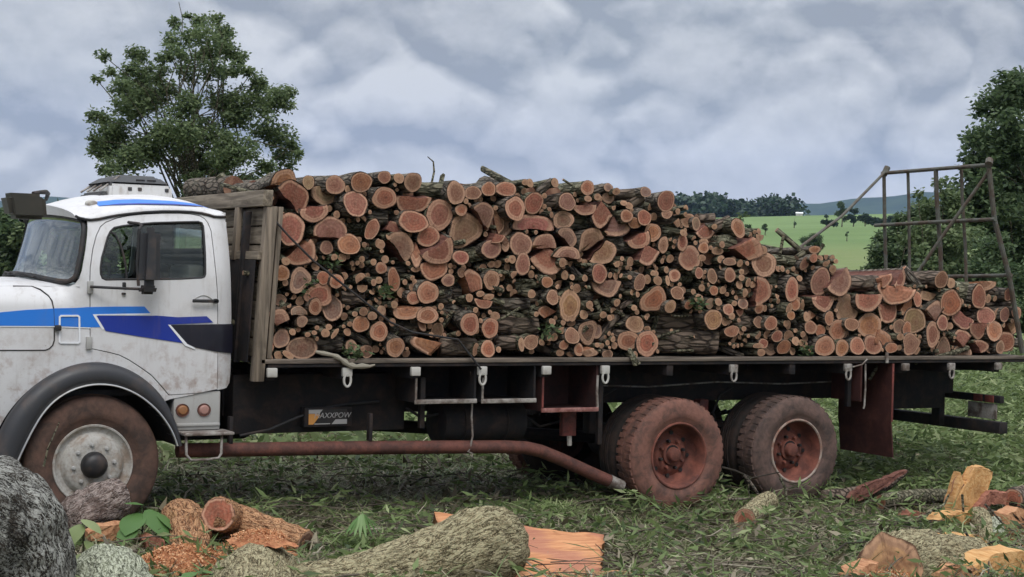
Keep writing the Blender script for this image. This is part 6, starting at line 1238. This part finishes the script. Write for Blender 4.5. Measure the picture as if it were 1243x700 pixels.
def tones(n, mu=.4, sd=.22): return np.clip(rg.normal(mu, sd, n), 0, 1)
front = lambda x, y: (x > -3.2+.0*y) & (y < 3.6)
# grass tufts and lying blades in the open ground before the lorry
P = area_pts(46000, -3, 13, -4.6, 3.6, lambda x, y: clump_mask(x, y, 1.5, .4) > -.38); V, F = blades(P, 0, .20, .0085, .42); t = tones(len(P), .42); prop(npmesh('grass', V, F, GRASS, None, np.tile(t, 3)), 'short green and straw-coloured grass among the cut branches', 'grass', None, 'stuff')
P = area_pts(20000, -3, 13, -4.6, 4., lambda x, y: clump_mask(x, y, 2.1, 2.) > .2); V, F = blades(P, .0, .24, .012, .62, curl=.75); t = tones(len(P), .45, .18); V2, F2 = blades(area_pts(9000, -3, 13, -4.6, 4), .03, .32, .011, .2); prop(npmesh('grass_tufts', np.r_[V, V2], np.r_[F, F2+len(V)], WEED, None, np.r_[np.tile(t, 3), np.tile(tones(len(V2)//8, .5), 3)]), 'taller bright green grass tufts and blades in the litter', 'grass', None, 'stuff')
P = area_pts(24000, -3, 13, -4.6, 4.5); V, F = blades(P, .03, .24, .009, .12); prop(npmesh('dry_litter', V, F, STRAWM, None, np.tile(tones(len(P), .5, .28), 3)), 'dry stalks and pale straw scattered over the felled ground', 'litter', None, 'stuff')
def leafpts(P2, h0, h1): return np.c_[P2, ter(P2[:, 0], P2[:, 1])+rg.uniform(0, 1, len(P2))**1.5*(h1-h0)+h0]
P = leafpts(area_pts(30000, -3, 13, -4.6, 4., lambda x, y: clump_mask(x, y, 1.2, 3.) > -.3), .01, .16); V, F = cards(P, .10, .32, .5, rg, .1); prop(npmesh('leaf_litter', V, F, WEED, None, tones(len(P), .38, .25)), 'green leaves of the felled branches lying in heaps', 'leaves', None, 'stuff')
P = leafpts(area_pts(15000, -3, 13, -4.6, 4.), .01, .10); V, F = cards(P, .13, .30, .5, rg, .05); prop(npmesh('dead_leaves', V, F, STRAWM, None, tones(len(P), .3, .25)), 'withered brown and grey leaves on the felled ground', 'leaves', None, 'stuff')
# brushwood: thin branches lying criss-cross
bm = bmesh.new(); tn = []
for k in range(1100):
    x, y = rg.uniform(-2.5, 12.5), rg.uniform(-4.2, 5.5); a = rg.uniform(0, 6.28); L = rg.uniform(.2, .9); z = zat(x, y)+rg.uniform(.02, .12); r_ = rg.uniform(.003, .011); b_ = rg.normal(0, .25); pts = []
    for i in range(5): f = i/4; pts.append((x+math.cos(a+b_*f)*L*f, y+math.sin(a+b_*f)*L*f, z+rg.normal(0, .012)+math.sin(f*3.1)*.05*L))
    n0 = len(bm.faces); tube(bm, pts, [r_*(1-.7*i/4) for i in range(5)], 5); tn += [float(np.clip(rg.normal(.45, .3), 0, 1))]*(len(bm.faces)-n0)
o = done(bm, 'brushwood', TWIG); a = o.data.attributes.new('tone', 'FLOAT', 'FACE'); a.data.foreach_set('value', np.array(tn, np.float32)); prop(o, 'thin bare branches lying criss-cross in the litter', 'brushwood', None, 'stuff')
# the heap of cut green foliage at the tail of the lorry, and the weeds on the far side
def heap_z(x, y): return .30*np.exp(-((x-11.2)/2.6)**2-((y-1.5)/3.2)**2)+.75*np.exp(-((x-14.)/3.2)**2-((y-5)/3.4)**2)
P2 = area_pts(56000, 7.2, 20, -.9, 11, lambda x, y: heap_z(x, y) > .045); P = leafpts(P2, 0, .16); P[:, 2] += heap_z(P[:, 0], P[:, 1])*rg.uniform(.75, 1., len(P)); V, F = cards(P, .13, .26, .6, rg, .15); prop(npmesh('cut_foliage', V, F, HEAP, None, tones(len(P), .48, .24)), 'heap of freshly cut narrow green leaves at the tail of the lorry', 'foliage', None, 'stuff')
P2 = area_pts(60000, -8, 30, 3.2, 19, lambda x, y: clump_mask(x, y, .8, 1.) > -.7); hh = .20+.32*np.clip(clump_mask(P2[:, 0], P2[:, 1], .55, 5.)*.5+.3, 0, 1)+.22*np.clip((P2[:, 1]-6)/8, 0, 1); P = leafpts(P2, 0, 1.); P[:, 2] = ter(P2[:, 0], P2[:, 1])+rg.uniform(0, 1, len(P2))**1.2*hh; V, F = cards(P, .20, .34, .6, rg, .1); prop(npmesh('weeds', V, F, HEAP, None, tones(len(P), .52, .25)), 'knee-high green weeds and brush beyond the lorry', 'weeds', None, 'stuff')
P = area_pts(16000, -8, 26, 3.4, 24); V, F = blades(P, .02, .55, .02, .7, curl=.7); prop(npmesh('tall_grass', V, F, GRASS, None, np.tile(tones(len(P), .6, .22), 3)), 'tall light green grass standing beyond the lorry', 'grass', None, 'stuff')
P = np.concatenate([cloudpts(tuple(at(px, py, y)), r_, n_, rg, .2) for px, py, y, r_, n_ in ((372, 344, .08, .11, 40), (404, 318, .08, .10, 35), (846, 366, .02, .10, 60), (978, 424, .03, .09, 60), (470, 352, .03, .08, 40), (668, 402, .03, .09, 40), (900, 262, .2, .06, 30), (430, 428, .02, .12, 60))]); V, F = cards(P, .055, .5, .6, rg, .2); prop(npmesh('leaf_sprigs', V, F, LEAFD, None, tones(len(P), .55, .25)), 'leafy green sprigs still caught between the loaded logs', 'leaves', None, 'stuff')
bm = bmesh.new(); LP = []; 
for k in range(330):
    x, y = (rg.uniform(-1.5, 12.5), rg.uniform(-3.9, 3.2)) if k < 230 else (rg.uniform(4, 12), rg.uniform(-3.6, 1.)); 
    if not clear(np.array([x]), np.array([y]))[0]: continue
    a = rg.uniform(0, 6.28); L_ = rg.uniform(.35, .9); z = zat(x, y)+rg.uniform(.04, .16); b_ = rg.normal(0, .35); pts = []
    for i in range(6): f = i/5; pts.append((x+math.cos(a+b_*f)*L_*f, y+math.sin(a+b_*f)*L_*f, z+math.sin(f*2.6)*.09*L_))
    tube(bm, pts, [.006*(1-.75*i/5) for i in range(6)], 5)
    for j in range(16):
        f = rg.uniform(.25, 1.); i = min(4, int(f*5)); q = Vector(pts[i]).lerp(Vector(pts[i+1]), f*5-i); LP.append((q.x+rg.normal(0, .03), q.y+rg.normal(0, .03), q.z+rg.uniform(-.01, .05)))
o = done(bm, 'cut_branches', TWIG); settone_ = o.data.attributes.new('tone', 'FLOAT', 'FACE'); settone_.data.foreach_set('value', np.full(len(o.data.polygons), .4, np.float32)); prop(o, 'leafy branches cut from the felled trees lying on the ground', 'branches', None, 'stuff')
V, F = cards(np.array(LP), .12, .21, .6, rg, .12); prop(npmesh('branch_leaves', V, F, HEAP, None, tones(len(LP), .52, .24)), 'fresh green leaves on the cut branches on the ground', 'leaves', None, 'stuff')
# saw dust and chips
def chips(name, label, c, rx, ry, hz, n, size, m=CHIP):
    a = rg.uniform(0, 6.28, n); q = np.sqrt(rg.uniform(0, 1, n)); x = c.x+np.cos(a)*q*rx; y = c.y+np.sin(a)*q*ry; z = c.z+hz*(1-q*q)*rg.uniform(.75, 1.05, n); V, F = cards(np.c_[x, y, z], size, .5, .6, rg, 0)
    k = len(V); gxx = np.linspace(-1, 1, 15); X, Y = np.meshgrid(gxx, gxx); Q = np.clip(X**2+Y**2, 0, 1); mv = np.c_[(c.x+X*rx).ravel(), (c.y+Y*ry).ravel(), (c.z-.03+hz*(1-Q)*.95+.01*np.sin(X*9)*np.sin(Y*8)).ravel()]; i = (np.arange(14)[:, None]*15+np.arange(14)[None]).ravel(); mf = np.stack([i, i+1, i+16, i+15], 1)
    prop(npmesh(name, np.r_[V, mv], np.r_[F, mf+k], m, None, np.r_[tones(n, .5, .28), tones(len(mf), .25, .1)]), label, 'sawdust', None, 'stuff')
chips('sawdust', 'orange sawdust heap between the two pale logs at the bottom', at(224, 684, -2.0), .30, .34, .12, 3000, .022); chips('sawdust', 'pale orange sawdust spilled in front of the thick log at the bottom right', at(1070, 702, -3.45), .34, .22, .05, 2000, .018); chips('sawdust', 'orange chips strewn at the foot of the orange-ended log', at(306, 664, -1.3), .26, .22, .03, 900, .022); chips('sawdust', 'pale chips dusting the hump left of the long trunk', at(316, 652, -2.5), .18, .20, .045, 1100, .016)
chips('sawdust', 'sawdust and bark chips scattered around the yellow split wood', at(1172, 656, -2.1), .5, .35, .02, 900, .024)
# broad-leaved seedlings and the palm-like frond
def bigleaf(bm, base, d, L, wd, droop, n=6):
    d = Vector(d).normalized(); s = d.cross(Vector((0, 0, 1))).normalized(); rows = []
    for i in range(n+1):
        f = i/n; c = Vector(base)+d*L*f+Vector((0, 0, L*(.15*f-droop*f*f))); w_ = wd*math.sin(math.pi*min(1, .08+f*.92))**.8*(1 if f < .97 else .15); up = s.cross(d)
        rows.append((bm.verts.new(c-s*w_-up*w_*.18), bm.verts.new(c), bm.verts.new(c+s*w_-up*w_*.18)))
    for a, b in zip(rows, rows[1:]):
        bm.faces.new((a[0], a[1], b[1], b[0])); bm.faces.new((a[1], a[2], b[2], b[1]))
def settone(o, v_): a = o.data.attributes.new('tone', 'FLOAT', 'FACE'); a.data.foreach_set('value', np.full(len(o.data.polygons), v_, np.float32))
def seedling(label, foot, leaves, name='seedling', lm=BRIGHT, tone=.15):
    t = empty(name, foot); prop(t, label, 'seedling'); bm = bmesh.new(); top = max(leaves, key=lambda q: q[0].z)[0]; tube(bm, [Vector((0, 0, 0)), (Vector(top)-foot)*.6+Vector((.01, 0, 0)), Vector(top)-foot], [.007, .006, .004], 6); o = done(bm, 'stem', TWIG, t); settone(o, .3)
    for p, d_, L, wd, dr in leaves:
        bm = bmesh.new(); bigleaf(bm, p-foot, d_, L, wd, dr); tube(bm, [Vector((0, 0, (p-foot).z*.6)), p-foot], [.004, .003], 5); o = done(bm, 'leaf', lm, t, ang=3); settone(o, max(0, min(1, tone+random.uniform(-.12, .12))))
    return t
f_ = at(172, 660, -1.0); seedling('young plant with broad heart-shaped green leaves before the front wheel', f_, [(at(168, 622, -1.0), (-.6, -.65, -.25), .20, .095, .55), (at(180, 618, -1.0), (.35, -.75, -.45), .22, .10, .5), (at(190, 622, -1.0), (.75, -.5, -.35), .20, .09, .6), (at(172, 612, -.95), (-.5, -.3, .2), .16, .075, .35), (at(192, 640, -1.05), (.6, -.6, -.4), .18, .08, .5), (at(160, 636, -1.05), (-.55, -.6, -.4), .17, .075, .5)], lm=BRIGHT, tone=.08)
f_ = at(100, 690, -2.3); seedling('small green plant at the edge of the dark speckled trunk', f_, [(at(98, 636, -2.3), (-.5, -.6, -.2), .15, .055, .7), (at(100, 630, -2.3), (.5, -.6, -.1), .14, .055, .6), (at(104, 656, -2.35), (.5, -.7, -.4), .14, .05, .6), (at(98, 672, -2.4), (-.2, -.9, -.3), .12, .05, .5)], lm=WEED, tone=.8)
f_ = at(236, 702, -2.8); seedling('bright green leaf pair at the bottom edge under the orange sawdust', f_, [(at(236, 694, -2.8), (-.6, -.5, .1), .12, .045, .5), (at(238, 694, -2.8), (.6, -.5, .2), .11, .045, .4)], tone=.25)
f_ = at(440, 668, -1.42); t = empty('palm_frond', f_); prop(t, 'pale folded palm-like frond standing in grass behind the mossy trunk', 'palm frond')
for k in range(9):
    bm = bmesh.new(); a = -.9+1.8*k/8; p = at(440, 622, -1.42)-f_; bigleaf(bm, p+Vector((.012*(k-4), 0, -.01*abs(k-4))), (math.sin(a)*.75, -.35, -.85+.35*abs(math.sin(a))), .20-.05*abs(a), .014, .12); o = done(bm, 'leaflet', BRIGHT, t, ang=3); settone(o, .75 if k in (2, 3, 4) else .15)
bm = bmesh.new(); tube(bm, [(0, 0, 0), at(441, 645, -1.42)-f_, at(440, 621, -1.42)-f_], [.006, .005, .004], 6); o = done(bm, 'stem', BRIGHT, t); settone(o, .3)
P = np.array(f_)[None, :2]+rg.normal(0, .075, (420, 2)); V, F = blades(P, .0, .26, .013, .85, curl=.55); t_ = npmesh('grass_clump', V, F, WEED, None, np.tile(tones(len(P), .5, .15), 3)); prop(t_, 'dense green grass clump under the palm-like frond', 'grass clump', None, 'stuff')
P = np.array(at(668, 618, -.1))[None, :2]+rg.normal(0, .13, (420, 2)); V, F = blades(P, .0, .30, .012, .75, curl=.7); t_ = npmesh('grass_clump', V, F, WEED, None, np.tile(tones(len(P), .7, .15), 3)); prop(t_, 'bright green arching grass clump behind the end of the mossy trunk', 'grass clump', None, 'stuff')
# ================================================================ TREES
def depth(p): return (p-CAM).dot(fw)
def specs(L, y, rg_=rg, jit=.8):
    o = []
    for px, py, rpx, dn_ in L:
        p = at(px, py, y+rg_.uniform(-jit, jit)); o.append((p.x, p.y, p.z, rpx*depth(p)/FPX, dn_))
    return o
def foot(px, y): p = at(px, 300, y); return (p.x, p.y, zat(p.x, p.y)-.05)
L = [(140, 165, 30, 1), (172, 128, 32, 1), (150, 195, 26, 1), (212, 160, 36, .9), (192, 108, 24, .8), (252, 170, 36, .9), (300, 132, 32, 1), (330, 122, 24, 1), (332, 165, 26, .8), (345, 192, 18, .8), (285, 190, 34, .9), (232, 202, 28, .7), (182, 186, 30, 1), (124, 66, 9, .7), (133, 86, 8, .6), (117, 96, 7, .6), (150, 92, 7, .5), (167, 66, 13, .8), (160, 84, 14, .7), (176, 92, 14, .7), (205, 48, 10, .5), (214, 26, 8, .6), (228, 18, 5, .5), (242, 24, 9, .6), (262, 22, 9, .7), (272, 38, 13, .8), (268, 54, 14, .8), (288, 68, 12, .8), (284, 84, 12, .6), (252, 66, 14, .6), (200, 70, 12, .6), (222, 66, 8, .4), (165, 108, 22, .9), (128, 182, 20, 1), (350, 112, 12, 1), (118, 142, 16, 1), (322, 203, 16, .8), (355, 178, 10, .7), (228, 125, 20, .6), (312, 102, 14, .9), (270, 122, 22, .7), (240, 225, 22, .8), (300, 222, 20, .8), (130, 205, 12, .9), (262, 205, 20, .7), (362, 185, 6, .6), (115, 170, 10, .8), (226, 42, 17, .35), (250, 44, 19, .4), (275, 58, 17, .4), (212, 62, 16, .4), (236, 82, 24, .4), (264, 88, 22, .45), (192, 86, 18, .45), (148, 105, 16, .5), (305, 88, 12, .5)]
S_ = [(x, y, z, r*(1.18 if z > 5.4 else 1.05), min(1, d*1.5)) for x, y, z, r, d in specs(L, 14)]; fx = foot(236, 14)
tips = [((s[0], s[1], s[2]), .30+.55*((i*53) % 11)/11) for i, s in enumerate(S_)]; p = at(217, 2, 14); tips += [((p.x, p.y, p.z), .8)]; tp = at(236, 60, 14)
tree('tree', 'tall loose-crowned green tree standing behind the white cab', fx, S_, .066, 330, LEAF, .10, (tp.x, tp.y, tp.z), None, tips, 3)
L = [(1212, 128, 34, 1), (1245, 108, 36, 1), (1228, 165, 44, 1), (1196, 190, 30, 1), (1192, 168, 20, .8), (1240, 215, 50, 1), (1195, 240, 44, 1), (1185, 205, 22, .9), (1222, 270, 46, 1), (1290, 150, 60, 1), (1330, 200, 70, 1), (1290, 250, 70, 1), (1220, 320, 40, 1), (1270, 330, 60, 1), (1340, 110, 50, 1), (1236, 92, 12, .7)]
S_ = specs(L, 14, jit=1.); tp = at(1262, 150, 14); tree('tree', 'big dense dark green tree at the right edge behind the gate frame', foot(1262, 14), S_, .13, 150, LEAFD, .22, (tp.x, tp.y, tp.z), None, None, 4)
for lab, L, y, seed, lm in (('rounded green bushy tree seen through the gate frame', [(1132, 262, 24, .8), (1150, 240, 18, .7), (1120, 285, 28, .9), (1150, 290, 34, 1), (1140, 222, 10, .5), (1160, 262, 22, .9), (1172, 300, 30, 1), (1130, 318, 30, 1), (1160, 330, 34, 1), (1115, 235, 8, .5), (1135, 345, 30, 1), (1165, 360, 30, 1)], 12, 5, LEAF), ('low green bush left of the gate frame above the load', [(1090, 292, 27, 1), (1074, 308, 22, 1), (1102, 310, 30, 1), (1072, 288, 14, .9), (1097, 266, 15, .8), (1112, 330, 32, 1), (1085, 332, 26, 1), (1064, 318, 12, .8), (1120, 258, 20, .9), (1112, 285, 24, 1), (1060, 330, 16, .9)], 15, 6, LEAFD), ('dark green bushy tree low at the right behind the tail of the load', [(1205, 300, 26, 1), (1195, 330, 30, 1), (1230, 340, 36, 1), (1200, 370, 34, 1), (1240, 385, 34, 1), (1180, 395, 30, 1)], 10, 8, LEAFD)):
    S_ = specs(L, y, jit=.5); px = sum(q[0] for q in L)/len(L); tp = at(px, min(q[1] for q in L)+20, y); tree('bushy_tree', lab, foot(px, y), S_, .11, 150, lm, .09, (tp.x, tp.y, tp.z), 'bushes and trees behind the tail of the lorry', None, seed)
# trees beyond the cab, left of and behind it
for i, (px, top, wpx, y, lab) in enumerate(((-70, 246, 56, 30, 'dark green tree far left outside the picture beside the next'), (2, 250, 48, 32, 'dark green tree at the left edge below the kerb mirror'), (62, 250, 48, 30, 'dark green tree seen through the windscreen'), (122, 254, 44, 33, 'green tree seen through the quarter window of the cab'), (180, 258, 44, 31, 'green tree hidden mostly behind the cab door window'), (300, 262, 30, 36, 'green tree low behind the headboard'))):
    r_ = random.Random(i+40); L = [(px+r_.uniform(-wpx*.6, wpx*.6), top+18+r_.uniform(0, 90), r_.uniform(16, 26), 1) for k in range(13)]+[(px, top+20, 20, .9)]
    S_ = specs(L, y, jit=1.2); tp = at(px, top+15, y); tree('background_tree', lab, foot(px, y), S_, .21, 60, LEAFD if i % 2 else LEAF, .2, (tp.x, tp.y, tp.z), 'trees beyond the cab', None, 20+i)
# far wood along the top of the pasture: one mass
rw_ = np.random.RandomState(9); WS = []
for px in np.arange(560, 968, 4.2):
    top = 243+5*math.sin(px*.05)+rw_.uniform(-3, 3)-(5 if rw_.rand() < .14 else 0)+max(0, (px-935)*.25)
    for k in range(3):
        py = top+4+k*7+rw_.uniform(-1, 2); p = atd(px+rw_.uniform(-3, 3), py, 500+rw_.uniform(-8, 16)); WS.append((p.x, p.y, p.z, rw_.uniform(3.6, 6.2)*500/FPX*1.36, 1))
WS = [(x, y, z, r*1.5, d_) for x, y, z, r, d_ in WS]
P = np.concatenate([cloudpts((x, y, z), r, 60, rw_, .5) for x, y, z, r, d_ in WS]); V, F = cards(P, 1.45, .8, .8, rw_, .1); prop(npmesh('woods', V, F, FARL, None, np.clip(rw_.normal(.4, .25, len(P)), 0, 1)), 'belt of woodland along the far edge of the pasture', 'woodland', None, 'stuff')
def field_tree(name, lab, px, base_py, top_py, wpx, dist, n, seed, lm=LEAFD, shape='round', group=None):
    r_ = np.random.RandomState(seed); b = atd(px, base_py, dist); z = zat(b.x, b.y); b.z = z; k = dist/FPX; H_ = (base_py-top_py)*k; sp_ = []
    for i in range(n):
        f = r_.uniform(.3, .95) if shape != 'bush' else r_.uniform(.12, .8); u = r_.uniform(-1, 1)*(math.sin(math.pi*min(f+.05, 1))**.6); sp_.append((b.x+u*wpx*k/2*.8*math.cos(yaw), b.y-u*wpx*k/2*.8*math.sin(yaw)+r_.normal(0, wpx*k*.12), z+H_*f, wpx*k*r_.uniform(.16, .26), 1))
    tree(name, lab, (b.x, b.y, z-.2), sp_, max(.12, k*1.7), 14/max(.2, k*k*10), lm, max(.06, k*.9), (b.x, b.y, z+H_*.85), group, None, seed)
field_tree('field_bush', 'round dark green bush standing alone in the pasture', 990, 292, 272, 30, 150, 16, 51, shape='bush')
G2 = 'lone trees in the far pasture'
field_tree('field_tree', 'thin young tree in the pasture, second from the left', 929, 279, 266, 9, 230, 5, 52, group=G2); field_tree('field_tree', 'thin young tree in the pasture close to the load, leftmost', 908, 278, 265, 10, 230, 5, 53, group=G2)
field_tree('field_tree', 'bare thin tree in the pasture right of the round bush', 1028, 290, 278, 4, 200, 3, 54, group=G2); field_tree('field_tree', 'thin tree below the edge of the wood in the pasture', 964, 276, 262, 3, 330, 3, 55, group=G2)
for i, (px, top, w_) in enumerate(((1003, 262, 11), (1022, 243, 16), (1036, 255, 16), (1050, 262, 16), (1064, 264, 18), (1012, 268, 12), (1080, 262, 18))):
    field_tree('grove_tree', ['small dark tree at the left end of the far grove', 'tallest tree of the far grove before the blue ridge', 'wide tree right of the tallest grove tree', 'low tree of the far grove beside the stay rod', 'low tree of the far grove left of the gate frame post', 'low shrub at the foot of the tallest grove tree', 'low tree of the far grove seen inside the gate frame'][i], px, 276, top, w_, 300, 7, 60+i, FARL if i != 1 else LEAFD, group='grove in the far pasture')
# the little white farm shed at the far edge of the pasture
b = atd(970, 265.5, 470); b.z = zat(b.x, b.y); shed = empty('farm_shed', b); shed.rotation_euler = (0, 0, -yaw); prop(shed, 'tiny white farm shed at the far edge of the pasture', 'shed')
boxobj('wall', (-.9, .9, -.6, .6, -.3, .6), WHITEB, shed, .02); bm = bmesh.new(); frust(bm, -1.05, 1.05, -.75, .75, .605, -1.05, 1.05, -.05, .05, 1.0, 0); done(bm, 'roof', LINE, shed, smooth=False); boxobj('door', (-.25, .25, -.63, -.605, -.2, .5), GREYP, shed, .01)
# ================================================================ THE AIR
hz = bpy.data.materials.new('air'); hz.use_nodes = True; t = hz.node_tree; t.nodes.clear(); pv = t.nodes.new('ShaderNodeVolumePrincipled'); pv.inputs['Color'].default_value = (.45, .60, 1., 1); pv.inputs['Density'].default_value = HAZE; pv.inputs['Anisotropy'].default_value = 0.
ou = t.nodes.new('ShaderNodeOutputMaterial'); t.links.new(pv.outputs[0], ou.inputs['Volume'])
bm = bmesh.new(); box(bm, -4600, 4600, -4600, 4600, -320, 430); prop(done(bm, 'haze', hz, smooth=False), 'thin blue haze of the distance', 'haze', None, 'stuff')
